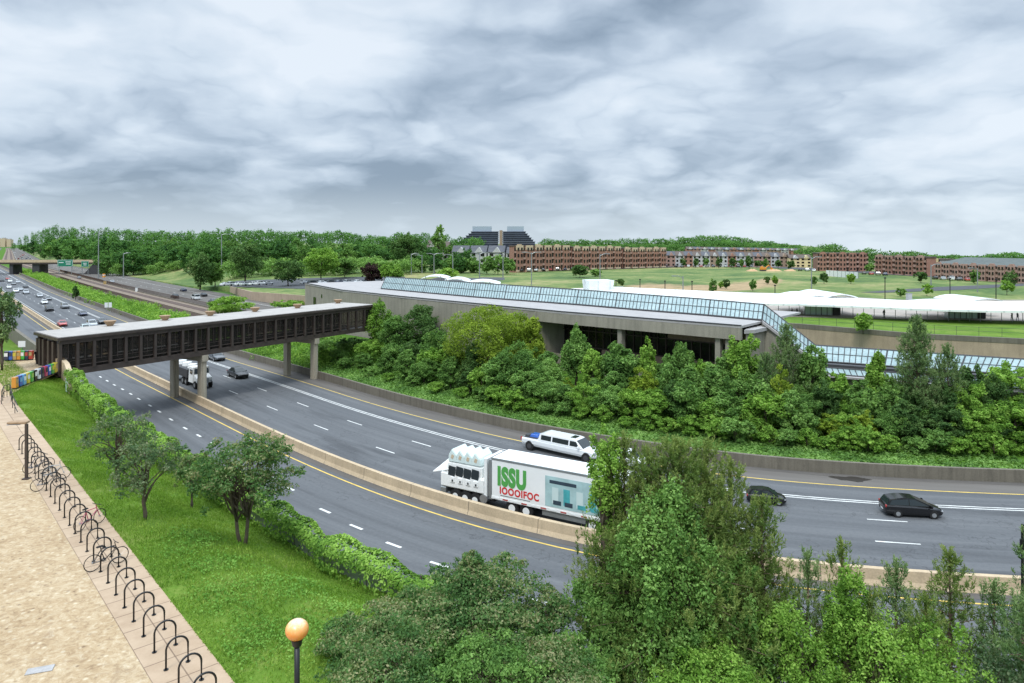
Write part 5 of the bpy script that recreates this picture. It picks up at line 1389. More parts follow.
# townhouses: every house a thing
def townhouse(px, py, wpx, pyt, wallm, roofm, label, gz=None):
    p = P(px, py, 5.2) if gz is None else PD(px, gz[1], gz[0]); D_ = p[1]; g = p[2]; Wd = wpx * D_ / F; H = ZY(pyt, D_) - g
    t = empty('townhouse', (p[0], p[1], g), -0.12, label, 'house', 'townhouses on the far rise')
    he = H * 0.74; mb = MB(); mb.box((0, 5, he / 2 - .5), (Wd * 0.98, 10, he + 1)); mb.build('wall', MAT[wallm], t)
    mb = MB(); mb.add([(-Wd / 2, -.4, he - .1), (Wd / 2, -.4, he - .1), (Wd / 2, 10.4, he - .1), (-Wd / 2, 10.4, he - .1), (-Wd / 2, 5, H), (Wd / 2, 5, H)], [(0, 1, 5, 4), (2, 3, 4, 5), (1, 2, 5), (3, 0, 4), (0, 3, 2, 1)])
    rf_ = mb.build('roof', MAT[roofm], t)
    mb = MB(); x_ = Wd * 0.05; mb.add([(x_ - Wd * .26, -.7, he - .3), (x_ + Wd * .26, -.7, he - .3), (x_, -.7, he + (H - he) * .75), (x_ - Wd * .26, 3.4, he - .3), (x_ + Wd * .26, 3.4, he - .3), (x_, 3.4, he + (H - he) * .75)], [(0, 1, 2), (5, 4, 3), (0, 2, 5, 3), (1, 4, 5, 2)])
    mb.build('gable', MAT['siding_white' if (int(px) % 3 == 0) else wallm], rf_)
    for s_ in range(3):
        for dx in (-.27, .27):
            mb = MB(); mb.box((Wd * dx, -0.06, he * (s_ + .55) / 3), (Wd * 0.22, 0.12, he * 0.17)); mb.build('window', MAT['dark_glass'], t)
    return t
rng = np.random.default_rng(21)
wm = ['siding_grey', 'brick_pink', 'siding_white', 'siding_brown', 'brick_red', 'stone_cream']
names = dict(siding_grey='grey sided', brick_pink='pale brick', siding_white='white sided', siding_brown='brown sided', brick_red='red brick', stone_cream='cream', stucco_yellow='yellow')
px = 671.0; k = 0
tw = 'leftmost,second,third,fourth,fifth,sixth,seventh,eighth,ninth,tenth,eleventh,twelfth,thirteenth,fourteenth,fifteenth'.split(',')
while px < 788:
    w_ = 8.6; m_ = wm[int(rng.integers(0, 6))] if k not in (1, 4, 12) else 'siding_white'
    townhouse(px, 266.8 + 0.004 * (px - 700), w_, 251.2 + 0.012 * (px - 671), m_, ['shingle_grey', 'shingle_brown'][k % 2], '%s gabled townhouse, %s in the front row beyond the meadow' % (names[m_], tw[min(k, 14)]))
    px += w_ + 0.1; k += 1
px = 690.0; k = 0
while px < 800:
    w_ = 7.2; m_ = wm[int(rng.integers(0, 5))]
    townhouse(px, 0, w_, 246.6 + 0.017 * (px - 690), m_, ['shingle_brown', 'shingle_grey'][k % 2], '%s townhouse on the rise behind the front row, %s from its left end' % (names[m_], tw[min(k, 14)] if k else 'first'), gz=(10.5, 560))
    px += w_ + 0.1; k += 1
for px, lb in ((795, 'pale yellow gabled house at the right end of the townhouses'), (806, 'second pale yellow house beside the brick blocks')):
    townhouse(px, 267.5, 11, 254.5, 'stucco_yellow', 'shingle_brown', lb)
for k, (px, pyb, w_) in enumerate(((460, 262.5, 17), (478, 263, 17), (496, 263.5, 17), (512, 262, 12))):
    townhouse(px, 0, w_, 245.5 if k < 3 else 247, 'siding_white', 'shingle_grey', ['white townhouse with a slate roof at the left end below the dark office tower', 'white slate roofed townhouse, second from the left below the office tower',
              'white slate roofed townhouse, third from the left below the office tower', 'narrow white townhouse touching the brick apartment block'][k], gz=(4.5, 400))
townhouse(441, 0, 15, 241.5, 'siding_grey', 'shingle_brown', 'grey house partly hidden by the tall thin tree', gz=(5.0, 430))
townhouse(431.5, 0, 10, 240, 'siding_grey', 'shingle_brown', 'far grey house left of the tall thin tree', gz=(5.0, 460))

# dark glass office building with stepped floors
D_ = 640.0; x0 = PD(498, D_)[0]; of = empty('office_building', (x0, D_, 4), 0.0, 'dark glass office building of stepped floors with two pale roof blocks', 'building')
k_ = D_ / F
m_, nt, b = nodes('office_band'); v_ = coords(nt, 'obj'); b.inputs['Roughness'].default_value = 0.15
nt.links.new(ramp(nt, noise(nt, v_, 0.1, 3), [(0.35, (0.012, 0.016, 0.03)), (0.65, (0.04, 0.05, 0.08))]), b.inputs['Base Color'])
plain('office_spandrel', (0.085, 0.10, 0.135), 0.4, var=0.1); plain('office_pale', (0.34, 0.40, 0.47), 0.5, var=0.08)
zt = ZY(231.3, D_) - 4; zbt = ZY(243.5, D_) - 4; nf = 6; fh = (zt - zbt) / nf
for side, (xa, xb) in enumerate(((458.5, 498), (503, 535))):
    mb = MB(); xa_, xb_ = (xa - 498) * k_, (xb - 498) * k_; mb.box(((xa_ + xb_) / 2, 14, zbt / 2), (xb_ - xa_, 26, zbt)); mb.build('lower_floors', MAT['office_band'], of)
    for j in range(nf):
        st = (nf - 1 - j); inset = (5.0 if side == 0 else 3.4) * j * 0.50
        a_, c_ = (xa_ + inset * 0.9, xb_) if side == 0 else (xa_, xb_ - inset)
        mb = MB(); mb.box(((a_ + c_) / 2, 14 + j * .4, zbt + fh * j + fh * 0.36), (c_ - a_, 26 - j * .8, fh * 0.62)); fl = mb.build('window_band', MAT['office_band'], of)
        mb = MB(); mb.box(((a_ + c_) / 2, 14 + j * .4, zbt + fh * j + fh * 0.85), (c_ - a_ + .8, 26.8 - j * .8, fh * 0.30)); mb.build('floor_band', MAT['office_spandrel'], fl)
mb = MB(); mb.box((2.6, 12, zt / 2 + .5), (2.6, 20, zt + 1)); mb.build('core', MAT['siding_brown'], of)
for xa, xb in ((472, 491), (507, 524)):
    mb = MB(); mb.box(((xa + xb) / 2 * k_ - 498 * k_, 14, zt + 2.3), ((xb - xa) * k_, 14, 4.8)); mb.build('roof_block', MAT['office_pale'], of)

# pale towers on the horizon at the far left
for px, w_, py, lb in ((4, 5, 238.5, 'pale tower block on the horizon, at the far left edge'), (10, 4, 239.5, 'narrow pale tower block on the horizon'), (-3, 4, 238, 'far tower block cut by the left edge')):
    D_ = 3600; p = PD(px, D_); b_ = empty('tower_block', (p[0], D_, -2), 0, lb, 'building'); H = ZY(py, D_) + 2
    mb = MB(); mb.box((0, 0, H / 2), (w_ * D_ / F, 20, H)); mb.build('wall', MAT['stone_cream'], b_); mb = MB(); mb.box((0, 0, H + 2), (w_ * D_ / F * .5, 12, 4)); mb.build('roof_block', MAT['siding_grey'], b_)

# ---------------------------------------------------------------- overpass and gantry signs on the left
D0 = 452.0
ov = empty('overpass', (-330, D0, 0), 0.03, 'pale road overpass with dark piers crossing the highway in the distance', 'bridge')
xl, xr = -430 + 330, PD(108, D0)[0] + 330
mb = MB(); mb.box(((xl + xr) / 2, 0, 7.2), (xr - xl, 11, 1.5)); mb.build('deck', MAT['brown_steel'], ov)
mb = MB(); mb.box(((xl + xr) / 2, -5.6, 8.35), (xr - xl, 0.3, 1.6)); mb.build('parapet', MAT['conc_barrier'], ov)
mb = MB(); mb.box(((xl + xr) / 2, 5.6, 8.35), (xr - xl, 0.3, 1.3)); mb.build('parapet', MAT['conc_barrier'], ov)
for px, w_ in ((15.5, 2.2), (39.5, 4.5)):
    mb = MB(); mb.box((PD(px, D0)[0] + 330, 0, 3.2), (w_, 9, 6.6)); mb.build('pier', MAT['dark_grey'], ov)
mb = MB(); mb.xprism([(xr - 8, 6.5), (xr, 6.5), (xr + 1, -.2), (xr - 14, -.2)], -5, 5); mb.build('abutment', MAT['dark_grey'], ov)
def big_sign(px, py, wpx, hpx, D_, label, cols):
    p = PD(px, D_); zc = ZY(py, D_); s_ = empty('road_sign', (p[0], D_, 0), 0.35, label, 'road sign', 'green signs by the overpass')
    w_, h_ = wpx * D_ / F, hpx * D_ / F
    mb = MB(); mb.box((0, 0, zc), (w_, 0.15, h_)); pn = mb.build('panel', MAT['sign_green'], s_)
    mb = MB(); mb.box((0, -.1, zc), (w_ * .94, .04, h_ * .93)); mb.build('border', MAT['sign_white'], pn); mb = MB(); mb.box((0, -.13, zc), (w_ * .90, .04, h_ * .86)); mb.build('face', MAT['sign_green'], pn)
    for fx, fz, lw in cols:
        mb = MB(); mb.box((w_ * fx, -.17, zc + h_ * fz), (w_ * lw, .03, h_ * .10)); mb.build('lettering', MAT['sign_white'], pn)
    for sx in (-.4, .4): mb = MB(); mb.box((w_ * sx, .25, zc / 2), (.3, .3, zc)); mb.build('post', MAT['grey_steel'], s_)
big_sign(65.2, 263.2, 13.5, 7.0, 436, 'larger green highway sign with white lines fixed before the overpass', [(-.25, .1, .3), (.2, .18, .35), (.2, -.12, .3)])
big_sign(85.0, 264.0, 6.5, 6.0, 436, 'smaller green highway sign at the right end of the overpass', [(0, .12, .5), (0, -.15, .4)])
x, y, z = P(108.2, 312.5, 0.1); s_ = empty('road_sign', (x, y, 0), 0.5, 'pair of small white road signs on posts in the green strip', 'road sign')
for dx in (-1.15, 1.15):
    mb = MB(); mb.box((dx * .42, 0, ZY(305, y)), (.82, .08, 1.4)); mb.build('panel', MAT['sign_white'], s_); mb = MB(); mb.box((dx * .42, .1, ZY(305, y) / 2), (.1, .1, ZY(305, y))); mb.build('post', MAT['grey_steel'], s_)

# ---------------------------------------------------------------- street and mast lamps
def mast(px, pyb, pyt, label, gz, arm=0, mat='grey_steel', r=0.12, D=None):
    if D is None: p = P(px, pyb, gz); D_ = p[1]
    else: D_ = D
    x = (px - 512) * D_ / F; H = ZY(pyt, D_) - gz
    l_ = empty('street_lamp', (x, D_, gz), 0.3, label, 'street lamp', 'tall street lamps')
    mb = MB(); mb.tube([(0, 0, -1), (0, 0, H)], [r * D_ / 200 + .06, r * D_ / 260 + .04], 8); mb.build('pole', MAT[mat], l_)
    for sx in ((-1,), (1,), (-1, 1), (1,))[arm]:
        mb = MB(); mb.tube([(0, 0, H - .6), (sx * 1.4, 0, H), (sx * 2.6, 0, H + .05)], 0.07 * D_ / 160, 5); a_ = mb.build('arm', MAT[mat], l_)
        mb = MB(); mb.box((sx * 3.0, 0, H + .05), (1.3, .5, .25)); mb.build('lamp_head', MAT[mat], a_)
    return l_
mast(98.5, 263, 231, 'tall thin street lamp by the overpass abutment', 0.5, 1, D=395); mast(123.5, 278, 253, 'street lamp at the left end of the grass slope', 0.5, 1, D=400)
mast(221.6, 262, 234, 'tall street lamp standing against the far wood', 1.5, 1, D=380)
mast(434, 270, 253.5, 'double street lamp behind the left arched canopy', 4.5, 2, D=330); mast(452.8, 272, 254.5, 'grey street lamp right of the double lamp', 4.5, 0, D=300)
mast(411.3, 272, 253.5, 'grey street lamp in front of the dark tree', 4.2, 1, D=330); mast(422, 271, 255, 'thin street lamp between the dark tree and the tall thin tree', 4.2, 0, D=340)
mast(479.5, 274, 252.8, 'grey street lamp before the white townhouses', 5, 2, D=290); mast(503, 273, 254, 'street lamp left of the brick apartments', 5, 0, D=310)
mast(531.5, 282, 252.3, 'double arm street lamp in front of the brick apartments', 5.2, 2, D=250); mast(600, 286, 254, 'street lamp in the meadow before the middle apartments', 5.2, 1, D=240)
mast(811.5, 292, 257, 'tallest grey street lamp behind the wavy canopy', 5.2, 2, D=220); mast(931, 282, 264.5, 'grey street lamp before the long brick building', 5.2, 1, D=230)
mast(977.5, 292, 268, 'grey street lamp right of the black lamps', 5.2, 0, D=210); mast(683, 293, 276, 'short pale pole in the meadow', 5.2, 0, D=205)
def blackpost(px, pyb, pyt, lb):
    p = P(px, pyb, 5.2); l_ = empty('path_lamp', p, 0, lb, 'lamp', 'black path lamps on the meadow'); H = ZY(pyt, p[1]) - 5.2
    mb = MB(); mb.tube([(0, 0, 0), (0, 0, H)], 0.12, 6); mb.build('pole', MAT['black_steel'], l_); mb = MB(); mb.cyl((0, 0, H + .15), .3, .3, 8); mb.build('lamp_head', MAT['black_steel'], l_)
for px, pyb, pyt, lb in ((885, 300, 278.5, 'black path lamp behind the middle of the long canopy'), (950, 299, 279, 'black path lamp between the wavy canopy and the shelter'), (996, 300, 280, 'black path lamp right behind the raised canopy'),
                         (640, 291, 280, 'short black lamp left of the dirt path'), (665, 292.5, 281.5, 'short black lamp on the dirt path'), (692, 294, 282, 'short black lamp right of the first two'),
                         (775, 296, 286, 'short black lamp left of the wavy canopy'), (616, 289, 281, 'short black lamp nearest the white plant box')):
    blackpost(px, pyb, pyt, lb)
# fence of the tracks, small things along them
for o_, lb in ((31.6, 'dark picket fence on the near side of the railway tracks'), (43.6, 'dark picket fence between the tracks and the far carriageway')):
    ids_ = [i for i in IDX if s_at(5, o_) < i < i_trk - 4]; base_ = S(ids_[-1], o_)
    f_ = empty('track_fence', (base_[0], base_[1], 0), 0, lb, 'fence', 'fences along the tracks')
    mb = MB(); mb.wall([(S(i, o_)[0] - base_[0], S(i, o_)[1] - base_[1]) for i in ids_], 0.0, 0.55, 0.3); mb.build('footing', MAT['conc_dark'], f_)
    mb = MB(); k0 = s_at(60, o_)
    for k in np.arange(k0, i_trk - 4, 0.9): x, y = S(k, o_); mb.box((x - base_[0], y - base_[1], 1.1), (.09, .09, 1.3))
    mb.build('pickets', MAT['rail_rust'], f_)['kind'] = 'stuff'
    mb = MB(); mb.wall([(S(i, o_)[0] - base_[0], S(i, o_)[1] - base_[1]) for i in ids_], 1.62, 1.75, 0.12); mb.build('rail', MAT['rail_rust'], f_)
for px, py, lb in ((137, 292, 'small white signal cabinet beside the tracks'), (105, 284.5, 'tan signal cabinet between the two fences')):
    x, y, z = P(px, py, 0); c_ = empty('signal_cabinet', (x, y, 0.16), .4, lb, 'cabinet'); mb = MB(); mb.box((0, 0, .8), (1.2, .9, 1.6)); mb.build('cabinet', MAT['p_white' if px > 120 else 'p_tan'], c_); mb = MB(); mb.box((0, 0, 1.65), (1.35, 1.05, .1)); mb.build('lid', MAT['grey_steel'], c_)
x, y, z = P(104, 277, 0.2); c_ = empty('traffic_barrel', (x, y, .1), 0, 'orange construction barrel at the foot of the wood', 'barrel'); mb = MB(); mb.cyl((0, 0, 1), .9, 2.2, 12, r2=.7); mb.build('body', MAT['p_orange'], c_); mb = MB(); mb.cyl((0, 0, 1.2), .84, .4, 12); mb.build('stripe', MAT['p_white'], c_)
# excavator and spoil by the townhouses
x, y, z = P(763, 271, 5.2); ex = empty('excavator', (x, y, 5.2), .3, 'yellow orange excavator on red earth in front of the townhouses', 'excavator')
mb = MB(); mb.box((0, 0, .6), (5, 3, 1.1)); mb.build('tracks', MAT['dark_grey'], ex); mb = MB(); mb.box((0, 0, 2.1), (5, 2.8, 1.9)); mb.box((-1.2, 0, 3.4), (1.8, 1.8, 1.4)); mb.build('cab', MAT['c_orange'], ex, bevel=.15)
mb = MB(); mb.tube([(2, 0, 2.2), (6, 0, 5.2), (9, 0, 2.6)], [.5, .35, .25], 6); mb.box((9, 0, 1.9), (1.4, 1.4, 1.4)); mb.build('boom', MAT['c_orange'], ex); ex.scale = (.6, .6, .6)
for px, w_, lb in ((773, 14, 'long heap of red earth right of the excavator'), (752, 9, 'small heap of red earth left of the excavator'), (790, 9, 'low heap of red earth before the yellow houses')):
    x, y, z = P(px, 271, 5.2); rng = np.random.default_rng(px); n = 14; mb = MB(); v = []; f = []
    for i in range(n + 1):
        for j in range(7):
            t = i / n; s_ = j / 6; v.append(((t - .5) * w_ * .6, (s_ - .5) * 6, (1.1 + rng.normal(0, .2)) * math.sin(math.pi * t) ** .6 * math.sin(math.pi * s_)))
    for i in range(n):
        for j in range(6): f.append((i * 7 + j, i * 7 + 7 + j, i * 7 + 8 + j, i * 7 + j + 1))
    mb.add(v, f); o = mb.build('earth_heap', MAT['dirt'], smooth=True, fixn=False); o.location = (x, y, 5.15); tag(o, lb, 'earth heap')
# white fence left of the squarish block, small silver box on the meadow
a, b = np.array(P(826, 276, 5.2)), np.array(P(858, 278.5, 5.2)); f_ = empty('site_fence', a, 0, 'long white site fence in front of the brick blocks', 'fence')
mb = MB(); mb.wall([(0, 0), (b[0] - a[0], b[1] - a[1])], 0, 2.6, .15); mb.build('panel', MAT['sign_white'], f_)
for t in np.linspace(0, 1, 9): mb = MB(); mb.box(((b[0] - a[0]) * t, (b[1] - a[1]) * t - .15, 1.4), (.2, .2, 2.8)); mb.build('post', MAT['grey_steel'], f_)
x, y, z = P(909, 300.5, 5.2); c_ = empty('utility_box', (x, y, 5.2), .2, 'small silver cabinet standing on the meadow behind the canopy', 'utility box'); mb = MB(); mb.box((0, 0, .9), (1.1, .9, 1.8)); mb.build('cabinet', MAT['p_silver'], c_); mb = MB(); mb.box((0, 0, 1.84), (1.25, 1.0, .08)); mb.build('lid', MAT['grey_steel'], c_)
# grey block wall before the wood left
x, y = PD(60, 560)[:2]; mb = MB(); mb.wall([PD(54, 520)[:2], PD(72, 500)[:2]], 0, 7.2, .8); tag(mb.build('noise_wall', MAT['siding_grey']), 'grey noise wall at the foot of the wood beyond the overpass', 'wall')
# ================================================================ vehicles (local x forward, y left, z up)
def loft(mb, st, n=None):
    """st: list of rings (each list of points, same count)"""
    v = [p for r in st for p in r]; m = len(st[0]); f = []
    for i in range(len(st) - 1):
        for j in range(m): f.append((i * m + j, i * m + (j + 1) % m, (i + 1) * m + (j + 1) % m, (i + 1) * m + j))
    f += [tuple(range(m))[::-1], tuple(range((len(st) - 1) * m, len(st) * m))]
    return mb.add(v, f)
def body_ring(x, hw, z0, zs, zt):
    """cross-section: sill, shoulder, crowned top"""
    h = [(-hw * .90, z0), (-hw, z0 + (zs - z0) * .35), (-hw * .995, zs - .06), (-hw * .93, zs), (-hw * .55, zt), (0, zt + .02), (hw * .55, zt), (hw * .93, zs), (hw * .995, zs - .06), (hw, z0 + (zs - z0) * .35), (hw * .90, z0)]
    return [(x, y, z) for y, z in h]
KINDS = {
  'sedan': dict(L=4.6, W=1.80, body=[(-2.3, .62, .45, .80, .84), (-2.22, .80, .28, .88, .93), (-1.6, .88, .22, .92, .97), (-.6, .90, .20, .92, .95), (.7, .90, .20, .90, .94), (1.5, .88, .22, .82, .88), (2.1, .80, .26, .70, .76), (2.3, .60, .36, .60, .64)],
                cab=[(-1.75, .92), (-1.05, 1.38), (-.2, 1.44), (.35, 1.38), (1.15, .90)], top=.60, base=.80, ax=(-1.35, 1.38), r=.33),
  'hatch': dict(L=3.9, W=1.70, body=[(-1.95, .62, .42, .84, .86), (-1.88, .78, .28, .92, .95), (-1.3, .84, .22, .94, .97), (0, .85, .20, .93, .96), (.8, .85, .20, .90, .94), (1.45, .82, .22, .82, .88), (1.8, .74, .26, .70, .76), (1.95, .56, .36, .58, .62)],
                cab=[(-1.85, .94), (-1.45, 1.40), (-.3, 1.50), (.3, 1.42), (1.2, .90)], top=.58, base=.76, ax=(-1.2, 1.22), r=.31),
  'suv': dict(L=4.7, W=1.90, body=[(-2.35, .70, .50, 1.0, 1.02), (-2.28, .86, .34, 1.06, 1.10), (-1.6, .93, .30, 1.08, 1.12), (0, .95, .28, 1.06, 1.10), (.9, .95, .28, 1.04, 1.10), (1.6, .92, .30, 1.0, 1.06), (2.15, .85, .34, .88, .95), (2.35, .66, .44, .76, .80)],
              cab=[(-2.25, 1.08), (-1.95, 1.60), (-1.0, 1.72), (.1, 1.68), (1.1, 1.08)], top=.70, base=.86, ax=(-1.4, 1.45), r=.38),
  'mpv': dict(L=4.7, W=1.80, body=[(-2.35, .70, .42, .90, .94), (-2.28, .84, .26, 1.0, 1.04), (-1.6, .89, .22, 1.0, 1.04), (0, .90, .20, .96, 1.0), (.9, .90, .20, .92, .97), (1.6, .87, .22, .84, .90), (2.15, .78, .26, .70, .76), (2.35, .56, .36, .58, .62)],
              cab=[(-2.25, 1.0), (-1.95, 1.45), (-.9, 1.62), (.1, 1.56), (1.55, .92)], top=.64, base=.82, ax=(-1.38, 1.48), r=.33),
  'van': dict(L=5.0, W=1.95, body=[(-2.5, .86, .45, 1.1, 1.12), (-2.45, .94, .32, 1.12, 1.16), (-1.0, .97, .30, 1.12, 1.16), (.5, .97, .28, 1.10, 1.14), (1.5, .95, .28, 1.08, 1.14), (2.2, .90, .32, .96, 1.02), (2.5, .72, .44, .80, .84)],
              cab=[(-2.46, 1.12), (-2.38, 1.95), (-1.0, 2.02), (.7, 1.98), (1.75, 1.12)], top=.84, base=.92, ax=(-1.5, 1.6), r=.36),
}
def car_parts(kind):
    K = KINDS[kind]; parts = []
    b = MB(); loft(b, [body_ring(*s) for s in K['body']])
    cb = K['cab']; zb = cb[0][1] - .06
    prof = [(cb[0][0], zb)] + cb[1:-1] + [(cb[-1][0], zb)]
    hb, ht = K['base'], K['top']; zm = max(p[1] for p in cb)
    def hw(z): return hb + (ht - hb) * (z - zb) / (zm - zb)
    n = len(prof); v = [(x, -hw(z), z) for x, z in prof] + [(x, hw(z), z) for x, z in prof]
    b.add(v, [tuple(range(n)), tuple(range(n, 2 * n))[::-1]] + [(i, n + i, n + (i + 1) % n, (i + 1) % n) for i in range(n)])
    parts.append(('body', b, None, 0.03))
    # glass: side windows per side, windscreen, rear window, standing 8 mm proud of the body
    x0, x1, xa, xb = prof[0][0], prof[-1][0], prof[1][0], prof[-2][0]; zt = zm - .10; zl = zb + .10
    def xs(z, e):      # profile x on rear (e=0) or front (e=1) edge at height z
        p, q = (prof[0], prof[1]) if e == 0 else (prof[-1], prof[-2])
        t = (z - p[1]) / (q[1] - p[1]); return p[0] + (q[0] - p[0]) * min(t, 1)
    zr_, zf_ = min(zt, prof[1][1] - .06), min(zt, prof[-2][1] - .06)
    for sgn in (-1, 1):
        mid = (x0 + x1) / 2 - .1
        for (a, c, za, zc, ea) in ((None, mid - .05, zr_, zt, 0), (mid + .05, None, zt, zf_, 1)):
            g = MB()
            if ea == 0: pts_ = [(xs(zl, 0) + .16, zl), (mid - .04, zl), (mid - .04, zt), (max(xs(zr_, 0), xa) + .14, zr_)]
            else: pts_ = [(mid + .04, zl), (xs(zl, 1) - .22, zl), (min(xs(zf_, 1), xb) - .10, zf_), (mid + .04, zt)]
            g.add([(x, sgn * (hw(z) + .010), z) for x, z in pts_] + [(x, sgn * (hw(z) - .02), z) for x, z in pts_], [(0, 1, 2, 3), (7, 6, 5, 4), (0, 4, 5, 1), (1, 5, 6, 2), (2, 6, 7, 3), (3, 7, 4, 0)])
            parts.append(('window', g, 'car_glass', 0))
    for nm_, e, sg in (('rear_window', 0, -1), ('windscreen', 1, 1)):
        p, q = (prof[0], prof[1]) if e == 0 else (prof[-1], prof[-2]); g = MB(); v = []
        for t in (.14, .92):
            x, z = p[0] + (q[0] - p[0]) * t, p[1] + (q[1] - p[1]) * t; h_ = hw(z) * .90
            v += [(x + sg * .012, -h_, z + .012), (x + sg * .012, h_, z + .012)]
        v += [(x_ - sg * .03, y_, z_ - .02) for x_, y_, z_ in v]
        g.add(v, [(0, 1, 3, 2), (4, 6, 7, 5), (0, 4, 5, 1), (1, 5, 7, 3), (3, 7, 6, 2), (2, 6, 4, 0)]); parts.append((nm_, g, 'car_glass', 0))
    F_, R_ = K['L'] / 2, -K['L'] / 2; z1 = K['body'][-2][3]; z2 = K['body'][1][3]
    for s_ in (-1, 1):
        g = MB(); g.box((F_ - .20, s_ * K['W'] * .35, z1 - .07), (.26, .30, .12)); parts.append(('headlight', g, 'headlamp', .03))
        g = MB(); g.box((R_ + .07, s_ * K['W'] * .40, z2 - .10), (.12, .18, .20)); parts.append(('taillight', g, 'taillamp', .02))
        g = MB(); g.box((x1 - .30, s_ * (hb + .12), zb + .12), (.16, .2, .13)); parts.append(('mirror', g, None, .03))
    g = MB(); g.box((F_ - .05, 0, .42), (.14, K['W'] * .52, .16)); parts.append(('grille', g, 'rubber', 0))
    g = MB(); g.box((R_ + .02, 0, .50), (.06, .5, .12)); parts.append(('number_plate', g, 'sign_white', 0))
    return K, parts
def wheel(root, x, y, r, w=.22, rim='alloy', dup=False):
    mb = MB(); mb.cyl((x, y, r), r, w, 20, 'y'); ob = mb.build('wheel', MAT['rubber'], root, bevel=.015)
    mb = MB(); sy = 1 if y > 0 else -1; mb.cyl((x, y + sy * (w / 2 + .003), r), r * .56, .03, 16, 'y', r2=None); mb.build('rim', MAT[rim], ob)
    mb = MB(); mb.cyl((x, y - sy * .01, r), r * 1.10, w - .06, 20, 'y'); mb.build('wheel_arch', MAT['rubber'], ob)
def car(kind, color, loc, rz, label, scale=1.0, group='cars on the highway', detail=True):
    K, parts = car_parts(kind)
    c = empty('car' if kind != 'van' else 'van', loc, rz, label, {'van': 'van', 'suv': 'car', 'mpv': 'car'}.get(kind, 'car'), group)
    c.scale = (scale,) * 3
    for nm_, mb, m_, bv in parts:
        if not detail and nm_ not in ('body', 'window', 'rear_window', 'windscreen'): continue
        mb.build(nm_, MAT[m_ or 'p_' + color], c, bevel=bv if detail else 0, seg=2 if bv == .03 else 1, smooth='angle' if nm_ == 'body' else False)
    for x in K['ax']:
        for s_ in (-1, 1):
            if detail: wheel(c, x, s_ * (K['W'] / 2 - .10), K['r'])
            else: mb = MB(); mb.cyl((x, s_ * (K['W'] / 2 - .10), K['r']), K['r'], .22, 10, 'y'); mb.build('wheel', MAT['rubber'], c)
    return c
LANES_FAR = [4.1, 7.8, 11.2, 14.7]
def on_road(px, py, lane=None, back=0.0, z=0.004):
    k, o = so_of(P(px, py)); o = lane if lane is not None else o
    return (*S(k, o), z), heading(k)
def put(kind, color, px, py, label, lane=None, rev=False, **kw):
    p, h = on_road(px, py, lane); return car(kind, color, p, h + (math.pi if rev else 0), label, **kw)
if math.cos(heading(NS - 100)) < 0: pass
near = [
 ('mpv', 'black', 916, 519.5, 'black people carrier alone in the lane right of the big pine', 11.0),
 ('hatch', 'black', 762, 508.5, 'small black hatchback between the big pine and the black people carrier', 11.2),
 ('sedan', 'black', 230, 378.0, 'black sedan with a pale windscreen just past the footbridge', 10.8),
 ('sedan', 'darkgrey', 209, 360.5, 'dark grey sedan half hidden behind the bridge pier', 14.4),
 ('suv', 'white', 631, 467.5, 'white car showing through the top of the big pine', 15.0)]
for kd, cl_, px, py, lb, ln in near: put(kd, cl_, px, py, lb, ln, scale={'mpv': .86, 'hatch': .74, 'suv': .85}.get(kd, 1.0))
far = [('sedan', 'red', 62, 326, 'red sedan nearest the median left of the footbridge'), ('suv', 'silver', 92, 327, 'silver fronted SUV just left of the footbridge roof'), ('sedan', 'darkgrey', 101.5, 323.5, 'dark grey sedan behind the silver SUV, near the footbridge'),
 ('sedan', 'mint', 85, 330, 'pale greenish sedan partly hidden by the footbridge roof'), ('sedan', 'navy', 82.5, 315.5, 'dark navy sedan in the second lane left of the SUVs'), ('suv', 'grey', 65, 308.5, 'grey SUV in the outer lane above the red sedan'),
 ('suv', 'black', 49, 311, 'black SUV in the middle lane left of the footbridge'), ('sedan', 'white', 44.4, 304, 'white sedan ahead of the black SUV'), ('sedan', 'grey', 48, 300.2, 'dark hatch backed grey sedan in the outer lane'),
 ('sedan', 'silver', 39.6, 297, 'silver sedan alone in the outer lane'), ('suv', 'silver', 26, 294, 'large silver SUV side by side with a pale one'), ('suv', 'white', 15.9, 292.5, 'white SUV in the middle of the distant queue'),
 ('sedan', 'silver', 20, 290.5, 'silver sedan near the overpass shadow'), ('sedan', 'darkgrey', 25.8, 287.5, 'dark grey sedan at the right side of the distant queue'), ('sedan', 'white', 9, 288.3, 'white sedan nearest the median in the distant queue'),
 ('sedan', 'grey', 13.7, 284.8, 'grey sedan below the overpass'), ('sedan', 'silver', 17.8, 283, 'pale silver sedan below the overpass, outer lane'), ('suv', 'white', 10, 282.3, 'white SUV below the overpass'),
 ('sedan', 'black', 2, 281.5, 'black sedan at the left edge below the overpass'), ('sedan', 'red', 7.5, 279.5, 'small red car just under the overpass')]
for kd, cl_, px, py, lb in far: put(kd, cl_, px, py, lb, detail=(py > 300))
for kd, cl_, px, py, lb, rv in (('suv', 'black', 175, 298.5, 'black SUV on the far carriageway, leftmost of the four near the ramp', 0), ('van', 'white', 195.4, 299.5, 'white van on the far carriageway beyond the tracks', 0), ('sedan', 'black', 203.6, 296.5, 'black sedan behind the white van beyond the tracks', 0),
   ('sedan', 'darkgrey', 213, 302.8, 'dark sedan on the far carriageway above the round bush', 0), ('sedan', 'navy', 183.6, 291.3, 'dark car coming down the ramp', 0), ('sedan', 'silver', 112, 282.8, 'silver car on the far carriageway below the grass slope', 0), ('sedan', 'grey', 79, 278.8, 'grey car on the far carriageway by the overpass', 0)):
    put(kd, cl_, px, py, lb, rev=True, group='cars on the far carriageway', detail=False)
rng = np.random.default_rng(31); cc = ['black', 'silver', 'white', 'darkgrey', 'red', 'grey', 'navy']
